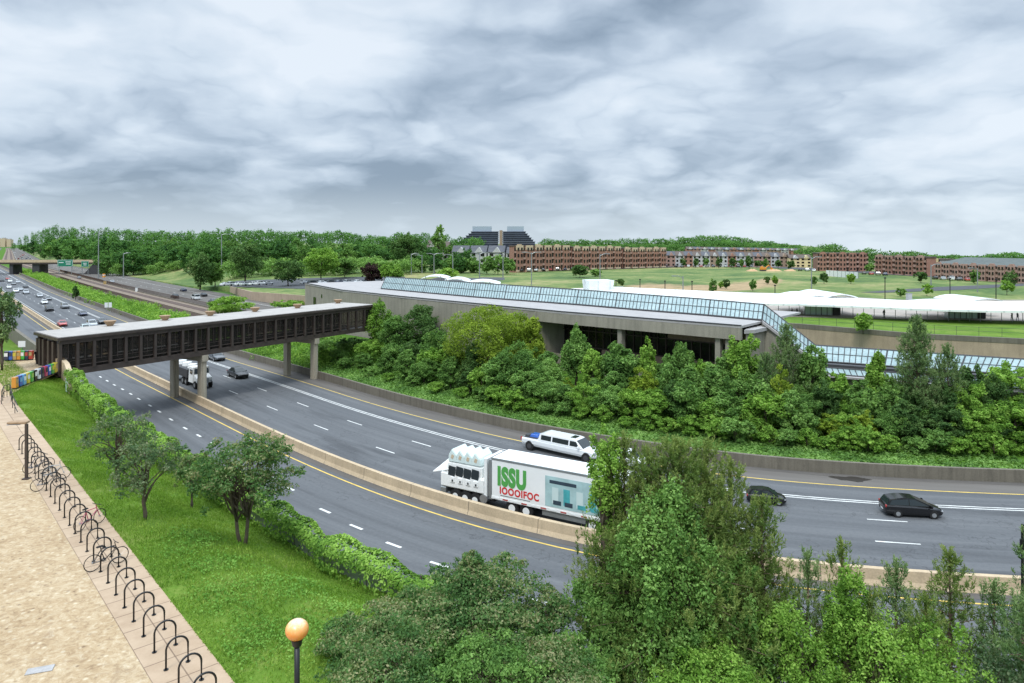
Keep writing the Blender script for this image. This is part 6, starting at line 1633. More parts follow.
# queue beyond the overpass, too small to tell apart
for k in range(34):
    D_ = 500 + 900 * (k / 34) ** 1.4; side = k % 2
    # find the spine index at that depth
    i = int(np.argmin(np.abs(SP[:2400 if NS > 2400 else NS, 1] - D_)))
    o_ = float(rng.choice([47, 51, 55, 59])) if side == 0 else float(rng.choice([4, 8, 11, 14.5]))
    p = (*S(i, o_), .05); car('suv' if k % 3 == 0 else 'sedan', cc[int(rng.integers(0, 7))], p, heading(i) + (math.pi if side == 0 else 0), 'tiny car in the distant traffic beyond the overpass', group='distant traffic beyond the overpass', detail=False)
# parked cars
def parked(pxs, group, lab, z=5.2, rz=None, cols=None, land_=False, kinds=('sedan', 'suv', 'sedan', 'hatch')):
    for k, (px, py) in enumerate(pxs):
        p = P(px, py, z); zz = max(land(p[0], p[1]), z) + .1
        car(kinds[k % len(kinds)], (cols or cc)[k % len(cols or cc)], (p[0], p[1], zz), (rz if rz is not None else 1.5) + 0.05 * math.sin(k * 2.1), lab, group=group, detail=False)
parked([(226, 286), (233, 286), (240, 285.8), (247, 285.6), (254, 285.4), (261, 285.3), (268, 285)], 'cars parked under the round tree', 'pale car parked under the big round tree', 3.4, 1.0, ['white', 'silver', 'white', 'silver', 'white'])
parked([(305, 284), (313, 285), (322, 284.5), (331, 284), (340, 283.6), (349, 284), (358, 283.5), (366, 283)], 'cars parked behind the station', 'car parked on the lot behind the left end of the station', 4.0, 1.0, ['silver', 'black', 'white', 'black', 'navy', 'silver', 'white', 'black'])
parked([(522 + 7.2 * k, 271.6 - 0.034 * (7.2 * k)) for k in range(21)], 'cars parked before the brick apartments', 'tiny parked car in front of the brick apartment row', 5.2, 1.4)
parked([(676 + 6.2 * k, 267.2) for k in range(13)], 'cars parked before the townhouses', 'tiny parked car in front of the townhouses', 5.2, 1.4)
parked([(800, 271), (807, 271.2), (814, 271.6), (864, 274.5), (871, 275), (878, 275.3), (885, 275.6), (935, 279.5), (943, 280), (951, 280.3), (959, 280.8), (967, 281.2)], 'cars parked before the right brick blocks', 'tiny parked car in front of the right hand brick blocks', 5.2, 1.2)

# ---------------------------------------------------------------- stretched white pickup
(p, h) = on_road(553, 458.5); LM = 8.4
lim = empty('limousine', p, h, 'stretched white pickup limousine with blue things in its open bed', 'limousine')
x0 = -LM / 2; x1 = LM / 2
b = MB(); loft(b, [body_ring(*s) for s in [(x0, .80, .60, 1.05, 1.08), (x0 + .1, .94, .48, 1.12, 1.13), (x0 + 1.6, .97, .46, 1.12, 1.14), (x0 + 4, .98, .42, 1.12, 1.16), (x1 - 1.6, .97, .42, 1.12, 1.18), (x1 - .7, .95, .44, 1.08, 1.16), (x1 - .1, .86, .5, .96, 1.02), (x1, .7, .56, .86, .9)]])
cabp = [(x0 + 1.95, 1.06), (x0 + 2.15, 1.78), (x0 + 2.5, 1.86), (x1 - 2.6, 1.86), (x1 - 2.2, 1.80), (x1 - 1.35, 1.10)]
n = len(cabp); hw_ = lambda z: .93 - .17 * (z - 1.06) / .8
b.add([(x, -hw_(z), z) for x, z in cabp] + [(x, hw_(z), z) for x, z in cabp], [tuple(range(n)), tuple(range(n, 2 * n))[::-1]] + [(i, n + i, n + (i + 1) % n, (i + 1) % n) for i in range(n)])
b.build('body', MAT['p_white'], lim, bevel=.04, seg=2)
for s_ in (-1, 1):
    for a, c in ((x0 + 2.35, x0 + 3.5), (x0 + 3.65, x1 - 2.95), (x1 - 2.8, x1 - 2.15)):
        g = MB(); e = .35 if c > x1 - 2.5 else 0
        q = [(a, 1.25), (c + e, 1.25), (c, 1.68), (a, 1.68)]
        g.add([(x, s_ * (hw_(z) + .012), z) for x, z in q] + [(x, s_ * (hw_(z) - .03), z) for x, z in q], [(0, 1, 2, 3), (7, 6, 5, 4), (0, 4, 5, 1), (1, 5, 6, 2), (2, 6, 7, 3), (3, 7, 4, 0)]); g.build('window', MAT['car_glass'], lim)
    g = MB(); g.box((x1 - .18, s_ * .70, .92), (.3, .32, .22)); g.build('headlight', MAT['headlamp'], lim, bevel=.04)
    g = MB(); g.box((x0 + .03, s_ * .84, 1.0), (.12, .16, .3)); g.build('taillight', MAT['taillamp'], lim)
    g = MB(); g.box((x1 - 1.75, s_ * 1.08, 1.28), (.15, .25, .22)); g.build('mirror', MAT['p_white'], lim, bevel=.03)
    for xx in (x0 + 1.05, x1 - 1.0): wheel(lim, xx, s_ * .86, .44, .28, 'dark_grey')
g = MB(); g.add([(x1 - 1.42, -.76, 1.17), (x1 - 1.42, .76, 1.17), (x1 - 2.12, .68, 1.78), (x1 - 2.12, -.68, 1.78), (x1 - 1.36, -.76, 1.19), (x1 - 1.36, .76, 1.19), (x1 - 2.06, .68, 1.80), (x1 - 2.06, -.68, 1.80)], [(0, 1, 2, 3), (7, 6, 5, 4), (0, 4, 5, 1), (1, 5, 6, 2), (2, 6, 7, 3), (3, 7, 4, 0)]); g.build('windscreen', MAT['car_glass'], lim)
g = MB(); g.box((x1 - 2.75, 0, 1.885), (.5, .8, .03)); g.build('sunroof', MAT['car_glass'], lim)
g = MB(); g.box((x0 + 1.0, 0, 1.145), (1.6, 1.55, .03)); g.build('bed', MAT['dark_grey'], lim)
tag((lambda o: o)(MB().box((0, 0, 0.14), (.9, 1.0, .28), .1, top=(.7, .8)).build('storage_box', MAT['p_blue'], bevel=.04)), 'blue plastic box lying in the open bed of the white pickup', 'box')
bx = COL.objects['storage_box']; ca, sa = math.cos(h), math.sin(h); q = x0 + 1.15; bx.location = (p[0] + q * ca, p[1] + q * sa, 1.165); bx.rotation_euler = (0, 0, h)
bx2 = MB().box((0, 0, .09), (.5, 1.1, .18), top=(.4, 1.0)).build('folded_tarp', MAT['c_darkgrey'], bevel=.03); tag(bx2, 'dark grey folded tarp beside the blue box in the pickup bed', 'tarp'); q = x0 + .45; bx2.location = (p[0] + q * ca, p[1] + q * sa, 1.165); bx2.rotation_euler = (0, 0, h)

# ---------------------------------------------------------------- box truck with the lettered trailer
ia = s_at(489, 2.6) + 1.2; ib = ia + 11.0; pa, pb = np.array(S(ia, 2.55)), np.array(S(ib, 2.55)); hT = math.atan2((pb - pa)[1], (pb - pa)[0]); LT_ = float(np.linalg.norm(pb - pa))
tr = empty('truck', (pa[0], pa[1], 0.004), hT, 'long white box truck with green and red lettering beside the median barrier', 'truck')
Wt = 2.5; zb_, zt_ = 1.0, 3.95
tb = MB(); tb.box((LT_ / 2, 0, (zb_ + zt_) / 2), (LT_, Wt, zt_ - zb_)); trl = tb.build('trailer', MAT['trailer_white'], tr, bevel=.03)
for zz, hh_ in ((zt_ - .04, .14), (zb_ + .05, .20)):
    mb = MB(); mb.box((LT_ / 2, 0, zz), (LT_ + .04, Wt + .05, hh_)); mb.build('rail', MAT['grey_steel' if zz > 3 else 'trailer_white'], trl)
mb = MB(); mb.box((LT_ / 2, 0, zt_ + .02), (LT_ - .1, Wt - .12, .05)); mb.build('roof_panel', MAT['trailer_white'], trl)
for k in range(13):
    mb = MB(); mb.box((LT_ * (k + .5) / 13, -Wt / 2 - .03, zb_ + .04), (.45, .02, .09)); mb.build('marker_stripe', MAT['p_red' if k % 2 else 'sign_white'], trl)
ys = -Wt / 2 - .012
def text_mesh(s, size, x, z, mat, name, bold=.03, sx=1.0, shear=0.0):
    cu = bpy.data.curves.new('t', 'FONT'); cu.body = s; cu.size = size; cu.offset = bold; cu.extrude = .008; cu.shear = shear; cu.space_character = 1.12
    o = bpy.data.objects.new('t', cu); COL.objects.link(o); dg = bpy.context.evaluated_depsgraph_get()
    me = bpy.data.meshes.new_from_object(o.evaluated_get(dg)); bpy.data.objects.remove(o)
    vs = [(v.co.x * sx + x, ys - v.co.z, v.co.y + z) for v in me.vertices]; fs = [tuple(p_.vertices) for p_ in me.polygons]
    mb = MB(); mb.add(vs, fs); return mb.build(name, mat, trl)
plain('lettering_green', (0.08, 0.34, 0.07), .5, var=.05); plain('lettering_red', (0.60, 0.03, 0.03), .5, var=.05)
plain('mural_pale', (0.36, 0.52, 0.52), .5, var=.25, vs=1.0); plain('mural_dark', (0.03, 0.05, 0.07), .5, var=.3); plain('mural_teal', (0.06, 0.34, 0.36), .5, var=.3, vs=2)
text_mesh('ISSU', 1.80, .50, 2.12, MAT['lettering_green'], 'green_lettering', .115, .66)
text_mesh('IOOOIFOC', .70, .68, 1.46, MAT['lettering_red'], 'red_lettering', .025, .88)
mb = MB(); mb.box((2.0, ys - .002, 1.32), (2.5, .01, .035)); mb.build('underline', MAT['dark_grey'], trl)
mb = MB(); mb.box((7.2, ys - .002, 2.35), (5.4, .01, 2.15)); mb.build('mural', MAT['mural_pale'], trl)
mb = MB(); mb.box((5.9, ys - .008, 3.05), (2.1, .01, .24)); mb.build('mural_band', MAT['mural_dark'], trl)
for k, xx in enumerate((5.3, 6.2, 7.2, 8.2, 9.2)):
    mb = MB(); mb.box((xx, ys - .008, 2.1), (.5, .012, 1.15)); mb.build('mural_bottle', MAT['p_mint' if k % 2 == 0 else 'mural_teal'], trl); mb = MB(); mb.box((xx + .15, ys - .014, 1.62), (.62, .012, .30)); mb.build('mural_base', MAT['mural_dark' if k < 2 else 'mural_teal'], trl)
for s_ in (-1, 1):
    for xx in (1.7, 2.9, LT_ - 2.2, LT_ - 1.0):
        wheel(tr, xx, s_ * 1.04, .50, .3, 'trailer_white')
mb = MB(); mb.box((LT_ / 2 + .2, 0, .82), (LT_ - 1.2, .9, .36)); mb.build('chassis', MAT['dark_grey'], tr)
mb = MB(); mb.box((5.9, -1.12, .78), (3.4, .06, .55)); mb.build('side_skirt', MAT['grey_steel'], tr)
for xx in (-.18, -.62):
    mb = MB(); mb.box((xx, 0, 2.3), (.26, Wt - .15, 3.0)); mb.build('front_panel', MAT['trailer_white' if xx < -.3 else 'grey_steel'], tr, bevel=.03)
plain('fairing', (0.66, 0.76, 0.73), .4, var=.06, coat=.3)
# the tractor, trailing panels in a row as the photo shows them
ck = -4.6
cb_ = MB(); cb_.box(((ck - .9) / 2 - .0, 0, 1.60), (abs(ck) - .9 + .4, 2.3, 1.1)); cb_.box((-2.7, 0, 2.45), (3.3, 2.1, 1.0), top=(3.2, 1.9)); cab = cb_.build('cab', MAT['trailer_white'], tr, bevel=.08, seg=2)
for k in range(4):
    xx = -3.75 + k * .72
    g = MB(); g.box((xx + .03, -1.13, 2.34 + .05 * (k % 2)), (.64, .05, .74), ry=.10); g.build('cab_window', MAT['car_glass'], cab)
    g = MB(); g.box((xx + .12, -1.19, 1.72), (.40, .10, .42)); g.build('mirror', MAT['trailer_white'], cab, bevel=.02)
    g = MB(); g.box((xx + .16, -1.25, 1.66), (.13, .02, .16)); g.build('vent', MAT['car_glass'], cab)
    g = MB(); g.xprism([(xx - .45, 2.98), (xx + .42, 2.98), (xx + .30, 3.55), (xx - .12, 3.98), (xx - .42, 3.50)], -.95, .95); fr_ = g.build('roof_fairing', MAT['fairing'], cab, bevel=.05, seg=2)
    g = MB(); g.box((xx - .04, -.965, 3.40), (.22, .02, .30), ry=.35); g.build('emblem', MAT['stone_cream'], fr_)
g = MB(); g.xprism([(ck + .1, 1.4), (ck + .9, 1.5), (ck + .9, 2.35), (ck + .2, 2.0)], -1.05, 1.05); g.build('bonnet', MAT['trailer_white'], cab, bevel=.06, seg=2)
g = MB(); g.add([(ck - 1.1, -.9, 1.95), (ck + .6, -1.08, 2.45), (ck + .6, .5, 3.3), (ck - .6, .8, 2.7), (ck - 1.1, -.9, 1.88), (ck + .6, -1.08, 2.35), (ck + .6, .5, 3.2), (ck - .6, .8, 2.62)], [(0, 1, 2, 3), (7, 6, 5, 4), (0, 4, 5, 1), (1, 5, 6, 2), (2, 6, 7, 3), (3, 7, 4, 0)]); g.build('wind_deflector', MAT['trailer_white'], cab)
g = MB(); g.box((ck + .05, 0, .75), (.5, 2.3, .5)); g.build('bumper', MAT['grey_steel'], tr, bevel=.05)
g = MB(); g.box((ck - .05, .9, 2.7), (.16, .35, 1.1), top=(.1, .2)); g.build('exhaust_stack', MAT['dark_grey'], cab)
for s_ in (-1, 1):
    for xx in (ck + 1.25, ck + 2.15, ck + 3.05): wheel(tr, xx, s_ * 1.04, .47, .3, 'trailer_white')
    g = MB(); g.box((ck - .16, s_ * .8, 1.15), (.1, .35, .25)); g.build('headlight', MAT['headlamp'], cab)
g = MB(); g.cyl((-.75, -1.0, .75), .33, .5, 16, 'y'); g.build('fuel_tank', MAT['alloy'], tr)
g = MB(); g.box((ck / 2, 0, .6), (abs(ck) - .4, .9, .4)); g.build('chassis', MAT['dark_grey'], tr)

# ---------------------------------------------------------------- white lorry under the footbridge
(p, h) = on_road(183, 389.5, 4.0); k, o = so_of(p); q0 = S(k - 8, 4.0); q1 = S(k, 4.0); h = math.atan2(q1[1] - q0[1], q1[0] - q0[0])
lr = empty('lorry', p, h, 'white lorry with a dark tank load passing below the footbridge', 'lorry')
mb = MB(); mb.box((-.9, 0, 1.75), (1.9, 2.3, 2.2), top=(1.7, 2.1)); mb.xprism([(0, .8), (1.3, .8), (1.25, 1.5), (0, 1.9)], -1.0, 1.0); cab = mb.build('cab', MAT['trailer_white'], lr, bevel=.07, seg=2)
g = MB(); g.add([(.12, -.98, 1.95), (.12, .98, 1.95), (-.02, .9, 2.62), (-.02, -.9, 2.62), (.06, -.98, 1.93), (.06, .98, 1.93), (-.08, .9, 2.6), (-.08, -.9, 2.6)], [(0, 1, 2, 3), (7, 6, 5, 4), (0, 4, 5, 1), (1, 5, 6, 2), (2, 6, 7, 3), (3, 7, 4, 0)]); g.build('windscreen', MAT['car_glass'], cab)
g = MB(); g.box((1.33, 0, 1.1), (.06, 1.1, .65)); g.build('grille', MAT['alloy'], cab)
for s_ in (-1, 1):
    g = MB(); g.box((1.25, s_ * .85, 1.0), (.2, .3, .25)); g.build('headlight', MAT['headlamp'], cab); g = MB(); g.box((-.7, s_ * 1.13, 2.2), (.9, .05, .6)); g.build('window', MAT['car_glass'], cab)
    for xx in (.6, -2.9, -4.2, -7.4, -8.6): wheel(lr, xx, s_ * 1.0, .5, .3)
mb = MB(); mb.box((-5.2, 0, .95), (7.6, .9, .3)); mb.build('chassis', MAT['dark_grey'], lr)
mb = MB(); mb.box((-5.6, 0, 1.7), (7.0, 2.4, 1.2)); mb.build('body', MAT['dark_grey'], lr, bevel=.05)
for k in range(3): mb = MB(); mb.cyl((-3.4 - k * 2.2, 0, 2.2), .85, 1.2, 16, r2=.6); mb.build('hopper', MAT['trailer_white'], lr, smooth=False)
# ================================================================ vegetation
SRC = {}
def proto(key, fn):
    SRC[key] = fn; return fn
def place(src, x, y, z, sc, rz, label=None):
    """first use moves the source tree itself, later uses copy it with its parts"""
    if not USED.get(src.name):
        USED[src.name] = True; t = src
        t.location = (x, y, z); t.rotation_euler = (0, 0, rz); t.scale = sc
        if label: t['label'] = label
    else:
        t = copy_tree(src, (x, y, z), rz, sc, label)
    return t
USED = {}
# far wood: six sources, 16 m tall, each with its own trunk and crown
far_src = [broad_tree('tree', 16, 13, 0.4, 0.50, 3200, 'fol_far', 100 + k, k=22, conic=0.25 * (k % 2), cat='tree', group='trees of the far wood', limbs=5, label='rounded green tree among the trees of the far wood') for k in range(5)]
pale_src = [broad_tree('tree', 15, 13, 0.4, 0.50, 3000, 'fol_green', 140 + k, k=20, cat='tree', group='paler trees of the far wood', limbs=5, label='paler green tree standing among the darker far wood') for k in range(2)]
rng = np.random.default_rng(77)
cnt = 0
def crest(px): return float(np.interp(px, [-20, 12, 25, 40, 60, 100, 130, 160, 210, 260, 300, 340, 380, 420, 450, 480, 520, 545, 600, 640, 680, 700, 725, 760, 800, 815, 830, 850, 880, 940, 975, 1000, 1040],
                                    [241, 240, 235, 229, 226.5, 227, 230, 231, 229.5, 229, 230, 233, 235.5, 235, 236, 238, 240, 239, 240, 239, 239.5, 236.5, 235.5, 240, 246, 247, 243, 250, 250.5, 254.5, 257, 252, 254]))
def wood_tree(px, D_, top=None, wf=1.0, srcs=None, label=None):
    global cnt
    x = (px - 512) * D_ / F; g = land(x, D_) if D_ >= front_D(px) - 1 else 0
    t_ = (13 + 5 * rng.random()) if top is None else max(6, ZY(top, D_) - g)
    s_ = t_ / 16; src = (srcs or (far_src if rng.random() < 0.86 else pale_src)); src = src[int(rng.integers(len(src)))]
    w_ = s_ * wf * (0.9 + .3 * rng.random()); cnt += 1
    place(src, x, D_, g - .2, (w_, w_, s_), 6.28 * rng.random(), label)
ML = []
def mass(px, D_, top, wf=1.0):
    """one tree of the far wood that reads as a single mass: a handful of leafy lumps"""
    x = (px - 512) * D_ / F; g = land(x, D_) if D_ >= front_D(px) - 1 else 0
    h = max(6, ZY(top, D_) - g); w_ = 6.5 * wf * (0.8 + .4 * rng.random())
    for k in range(7):
        a = 6.28 * rng.random(); q = rng.random(); ML.append([x + math.cos(a) * w_ * .6 * q, D_ + math.sin(a) * w_ * .6 * q, g + h * (.35 + .5 * rng.random()), w_ * .55, w_ * .55, h * .17])
    ML.append([x, D_, g + h * .84, w_ * .45, w_ * .45, h * .16]); ML.append([x, D_, g + h * .35, w_ * .8, w_ * .8, h * .38])
# back rows reach the crest line, front rows step down toward the viewer
for px in np.arange(14, 480, 6.2):
    D_ = 560 + 60 * rng.random() if px > 110 else max(front_D(px) + 190, 640) + 60 * rng.random()
    mass(px + rng.normal(0, 1), D_, crest(px) + rng.normal(0.4, 1.3), 1.0)
for row, (dd, off) in enumerate(((120, 7.5), (75, 13.0), (35, 20))):
    for px in np.arange(24 + 4 * row, 475, 11.5 if row < 2 else 12.5):
        fd = front_D(px)
        if row == 2 and 196 < px < 395: continue
        D_ = max(fd, 300 if px > 115 else 0) + dd + 15 * rng.random()
        if row == 2 and 100 < px < 225: D_ = 425 + 25 * rng.random()
        yt_ = crest(px) + off + rng.normal(0, 1.8)
        x = (px - 512) * D_ / F
        if ZY(yt_, D_) - land(x, D_) < 5: yt_ = HZ + (CZ - land(x, D_) - 7) * F / D_
        wood_tree(px + rng.normal(0, 2), D_, yt_, 1.1)
for px in np.arange(545, 1030, 6.0):
    D_ = 700 if px < 800 else 430 + 20 * rng.random()
    if 818 < px < 1024 and px < 990: D_ = 480
    mass(px + rng.normal(0, 1), D_, crest(px) + rng.normal(0.3, .9), 1.3 if px < 800 else 1.0)
for px in np.arange(700, 790, 9): mass(px, 680, crest(px) + 4, 1.2)
for px in np.arange(545, 800, 9): mass(px, 660, crest(px) + 5, 1.3)
c, nr, sz, ti = lump_leaves(ML, 200000, .62, np.random.default_rng(3)); tag(leaf_object('distant_wood', c, nr, sz, ti, MAT['fol_far']), 'distant green wood closing the horizon behind the buildings and the nearer trees', 'wood', kind='stuff')
print('far trees', cnt)
ML = []
for px in np.arange(222, 412, 6.5): mass(px + rng.normal(0, 2), 430 + 50 * rng.random() if px > 300 else 400 + 30 * rng.random(), 252 + 7 * rng.random(), .8)
for px in np.arange(232, 414, 5.5): mass(px + rng.normal(0, 2), 328 + 16 * rng.random(), 256 + 8 * rng.random(), .62)
for px in np.arange(104, 222, 6): mass(px + rng.normal(0, 2), 420 + 14 * rng.random(), 262 + 5 * rng.random(), .55)
c, nr, sz, ti = lump_leaves(ML, 100000, .38, np.random.default_rng(4)); tag(leaf_object('woodland_edge', c, nr, sz, ti, MAT['fol_green']), 'leafy undergrowth along the edge of the far wood behind the parking lot', 'undergrowth', kind='stuff')
# single trees in the middle distance
def mid(px, pyb, pyt, wpx, fol, seed, label, gz=None, n=5200, base=.18, k=26, conic=0., cat='tree', D=None, leaf=None):
    gz0 = 2.5 if gz is None else gz
    D_ = P(px, pyb, gz0)[1] if D is None else D
    x = (px - 512) * D_ / F; g = land(x, D_) if gz is None else gz
    h = ZY(pyt, D_) - g; w_ = wpx * D_ / F
    t = broad_tree('tree', h, w_, h * base, leaf or 0.0021 * D_ * 0.6, n, fol, seed, k=k, conic=conic, cat=cat, label=label, limbs=8)
    t.location = (x, D_, g); return t
mid(246, 286, 242.5, 38, 'fol_dark', 301, 'big round dark green tree standing over the parked pale cars', n=7500, base=.22)
mid(200, 285, 253, 27, 'fol_dark', 302, 'dark tree at the top of the ramp beside the grass slope', base=.05)
mid(215, 284, 262, 20, 'fol_green', 303, 'small green tree between the ramp and the big round tree', base=.08)
mid(288, 288, 258, 32, 'fol_dark', 304, 'dark spreading tree between the round tree and the yellow green one', base=.12)
mid(321, 284, 248, 36, 'fol_bright', 305, 'bright yellow green tree above the left end of the station', n=6500, base=.15)
mid(345, 282, 258, 28, 'fol_green', 306, 'green tree right of the bright yellow green one', base=.1)
mid(372, 284, 262, 22, 'fol_purple', 307, 'purple brown leaved tree behind the station roof', gz=4.2, base=.05)
mid(391, 284, 263, 24, 'fol_bright', 308, 'light green bushy tree right of the purple leaved tree', gz=4.3, base=.05)
mid(406, 276, 233.5, 34, 'fol_dark', 309, 'tall dark dense tree left of the thin airy tree', n=7500, base=.05)
mid(439, 274, 225.5, 17, 'fol_green', 310, 'tall thin airy tree rising above the tree line by the grey houses', n=2400, base=.18, conic=.2)
for k, (px, t_, w_) in enumerate(((452, 256, 15), (463, 258, 15), (474, 257, 16), (487, 256, 17), (498, 255.5, 17), (508, 258, 15))):
    mid(px, 274.5, t_, w_, 'fol_green', 320 + k, '%s green tree in the row before the white townhouses' % 'first second third fourth fifth sixth'.split()[k], gz=4.6, n=2600, base=.05)
mid(448, 279, 268, 22, 'fol_bright', 327, 'low bright bush between the arched canopies and the townhouse trees', gz=4.6, n=1800, base=0.02)
mid(580, 277, 264.5, 18, 'fol_dark', 328, 'round dark bush on the meadow in front of the middle apartments', n=2600, gz=5.2, base=.02)
mid(596, 276, 269, 12, 'fol_green', 329, 'small green bush right of the round dark bush', n=1200, gz=5.2, base=.02)
for k, (px, pyb, pyt, w_) in enumerate(((635, 267, 257, 7), (683, 267.5, 257.5, 6), (696, 267.6, 258, 6), (706, 267.8, 258, 6), (719, 268, 257.5, 7), (733, 268, 258, 8), (741, 268, 259, 6), (749, 268.5, 255.5, 9), (757, 268.5, 260, 6), (765, 268.5, 259, 7), (778, 269, 260, 7), (791, 269.5, 260, 8))):
    t = mid(px, pyb, pyt, w_, 'fol_dark' if k % 3 else 'fol_green', 340 + k, 'small street tree in front of the townhouses', gz=5.2, n=700, base=.15, k=12); t['group'] = 'street trees before the townhouses'
sap = ['sapling on the meadow left of the dirt path', 'bushy sapling on the dirt path', 'small sapling beside the bushy one on the dirt', 'short sapling at the right end of the dirt path', 'sapling left of the short green one above the canopy',
       'short green sapling above the left end of the canopy', 'round sapling on the meadow before the yellow houses', 'tall sapling on the meadow left of the wavy canopy', 'dark round bush on the meadow above the wavy canopy', 'pale sapling left of the middle black lamp',
       'light green tree before the squarish brick block', 'pale green sapling right of the silver cabinet', 'light green tree in front of the long brick building', 'green tree right of the light green one at the long brick building', 'pale green bush at the right end of the meadow', 'small bush left of the white plant box', 'second small bush right of the plant box',
       'small green tree by the white site fence', 'green tree in the gap between the two right brick blocks']
for k, (px, pyb, pyt, w_) in enumerate(((713, 296, 279, 8), (726, 289, 279, 7), (721, 288, 282, 5), (753, 291, 279, 7), (767, 284, 277, 7), (775, 285, 276, 6), (814, 285, 277, 7), (824, 284, 273, 8), (851, 284, 273, 9), (901, 297, 288, 9),
      (921, 283, 270.5, 12), (927, 296, 284, 11), (975, 284, 270, 10), (1011, 288, 271, 14), (1007, 295, 280, 13), (610, 285, 279.5, 7), (621, 286, 279, 8), (818, 270, 262, 6), (870, 273, 264, 9))):
    mid(px, pyb, pyt, w_, ['fol_green', 'fol_dark', 'fol_bright'][k % 3], 360 + k, sap[k], gz=5.2, n=1100, base=.08, k=14)
mid(75.5, 300, 286.5, 6.0, 'fol_dark', 390, 'lone dark columnar shrub in the green strip left of the white signs', gz=.1, n=1800, base=.03, k=12)
mid(231, 316, 296.5, 42, 'fol_bright', 391, 'round bright bush beyond the footbridge roof beside the tracks', gz=.2, n=6500, base=.02)
mid(288, 308, 300, 32, 'fol_bright', 392, 'low bright bush between the round bush and the station end wall', gz=.2, n=2800, base=.02)
mid(863, 332.5, 313, 17, 'fol_bright', 393, 'wild bright bush growing on top of the tan retaining wall', gz=5.1, n=3600, base=.03)
mid(843, 305, 298, 7, 'fol_green', 394, 'tiny bush behind the wavy canopy', gz=5.2, n=600, base=.03)
# dark tree at the left frame edge on the upper lawn
D_ = 74; x = (2 - 512) * D_ / F
t = broad_tree('tree', ZY(288, D_) - 6.5, 3.6, 2.6, .10, 9000, 'fol_pinedark', 395, k=20, label='dark evergreen tree cut by the left edge above the newspaper boxes', cat='tree'); t.location = (x, D_, 6.45)

# bushes filling the green strip between road and tracks
L = []
rng = np.random.default_rng(9)
for k in range(520):
    i = s_at(22, 25) + (i_trk - 10 - s_at(22, 25)) * rng.random() ** .8; o = 20.2 + 10 * rng.random(); x, y = S(i, o); r = .7 + 1.1 * rng.random()
    L.append([x, y, .2, r * 1.3, r * 1.3, r * .9])
c, nr, sz, ti = lump_leaves(L, 52000, .26, rng); tag(leaf_object('bushes', c, nr, sz, ti, MAT['fol_bright']), 'bright green scrub filling the strip between the highway wall and the tracks', 'scrub', kind='stuff')
L = []
for k in range(170):
    i = s_at(236, 21) + (s_at(345, 25) - s_at(236, 21)) * rng.random(); o = 20.2 + 12 * rng.random(); x, y = S(i, o); r = .5 + .9 * rng.random(); L.append([x, y, emb_z(i, o) - .1, r * 1.2, r * 1.2, r])
c, nr, sz, ti = lump_leaves(L, 26000, .14, rng); tag(leaf_object('ground_cover', c, nr, sz, ti, MAT['fol_bright']), 'bright ground cover behind the far roadside wall under the footbridge', 'ground cover', kind='stuff')

# ---------------------------------------------------------------- trees of the embankment before the station
def emb_tree(px, o, pyt, wpx, fol, seed, label, n=9000, base=.06, k=28, conic=0.0, kind='b', group='trees on the embankment before the station', leaf=.135, fill=.15):
    i = s_at(px, o); x, y = S(i, o); g = emb_z(i, o) - .15; h = ZY(pyt, y) - g; w_ = wpx * y / F
    if kind == 'b': t = broad_tree('tree' if h > 3.5 else 'bush', h, w_, h * base, leaf, n, fol, seed, k=k, conic=conic, label=label, group=group, limbs=8, cat='tree' if h > 3.5 else 'bush', stems=1, fill=fill)
    else: t = pine_tree('pine_tree', h, w_, kind, .42, fol, seed, label, group, base=.12, needles=22, nt_=.075)
    t.location = (x, y, g); return t
back_row = [(330, 31, 346, 30, 'fol_green', 'mid green tree under the far end of the footbridge'), (352, 30, 338, 34, 'fol_dark', 'dark tree between the far bridge pier and the footbridge end'), (378, 31, 301, 34, 'fol_bright', 'bright tree at the corner where the footbridge meets the station'),
 (396, 30, 316, 40, 'fol_green', 'mid green tree right of the one at the footbridge corner'), (421, 33, 305, 46, 'fol_dark', 'tall dark crowned tree against the blank station wall'), (436, 29, 330, 34, 'fol_green', 'lower tree overlapping the tall one at the blank wall'),
 (488, 30, 303, 98, 'fol_yellow', 'broad yellow green tree, the lightest and largest on the embankment'), (528, 33, 316, 34, 'fol_yellow', 'yellow green tree right behind the broad lightest one'), (548, 30, 352, 34, 'fol_green', 'mid green tree left of the pointed one before the station bay'),
 (576, 30, 326, 40, 'fol_green', 'pointed tree reaching the station fascia left of the first column'), (594, 29, 348, 30, 'fol_bright', 'bright tree right of the pointed one'), (620, 30, 342, 42, 'fol_green', 'rounded tree in front of the first station column'),
 (648, 30, 340, 24, 'fol_bright', 'slim pointed bright tree midway along the station bay'), (668, 30, 356, 34, 'fol_green', 'low spreading tree right of the slim pointed one'), (682, 30, 341, 32, 'fol_green', 'pointed tree before the middle of the dark station bay'),
 (706, 30, 360, 34, 'fol_bright', 'bright low tree before the second station column'), (744, 29, 332, 42, 'fol_bright', 'bright tree at the right corner of the station'), (728, 29, 352, 30, 'fol_green', 'mid green tree left of the station corner')]
for k, (px, o, t_, w_, fo, lb) in enumerate(back_row):
    big = w_ > 60; emb_tree(px, o, t_, w_, fo, 500 + k, lb, n=30000 if big else 12000, k=50 if big else 28, conic=.45 if 'pointed' in lb else .1, leaf=.12 if big else .135)
emb_tree(787, 30, 329, 56, 'fol_pinedark', 530, 'dark pine left of the stair gallery', kind=110)
emb_tree(766, 27, 358, 36, 'fol_pinedark', 531, 'smaller dark pine in front of the taller one by the stair gallery', kind=80)
emb_tree(917, 28, 321, 62, 'fol_pinedark', 532, 'tallest dark pine, crossing the lower gallery', kind=150)
emb_tree(948, 28, 350, 48, 'fol_pinedark', 533, 'dark pine right of the tallest one', kind=95)
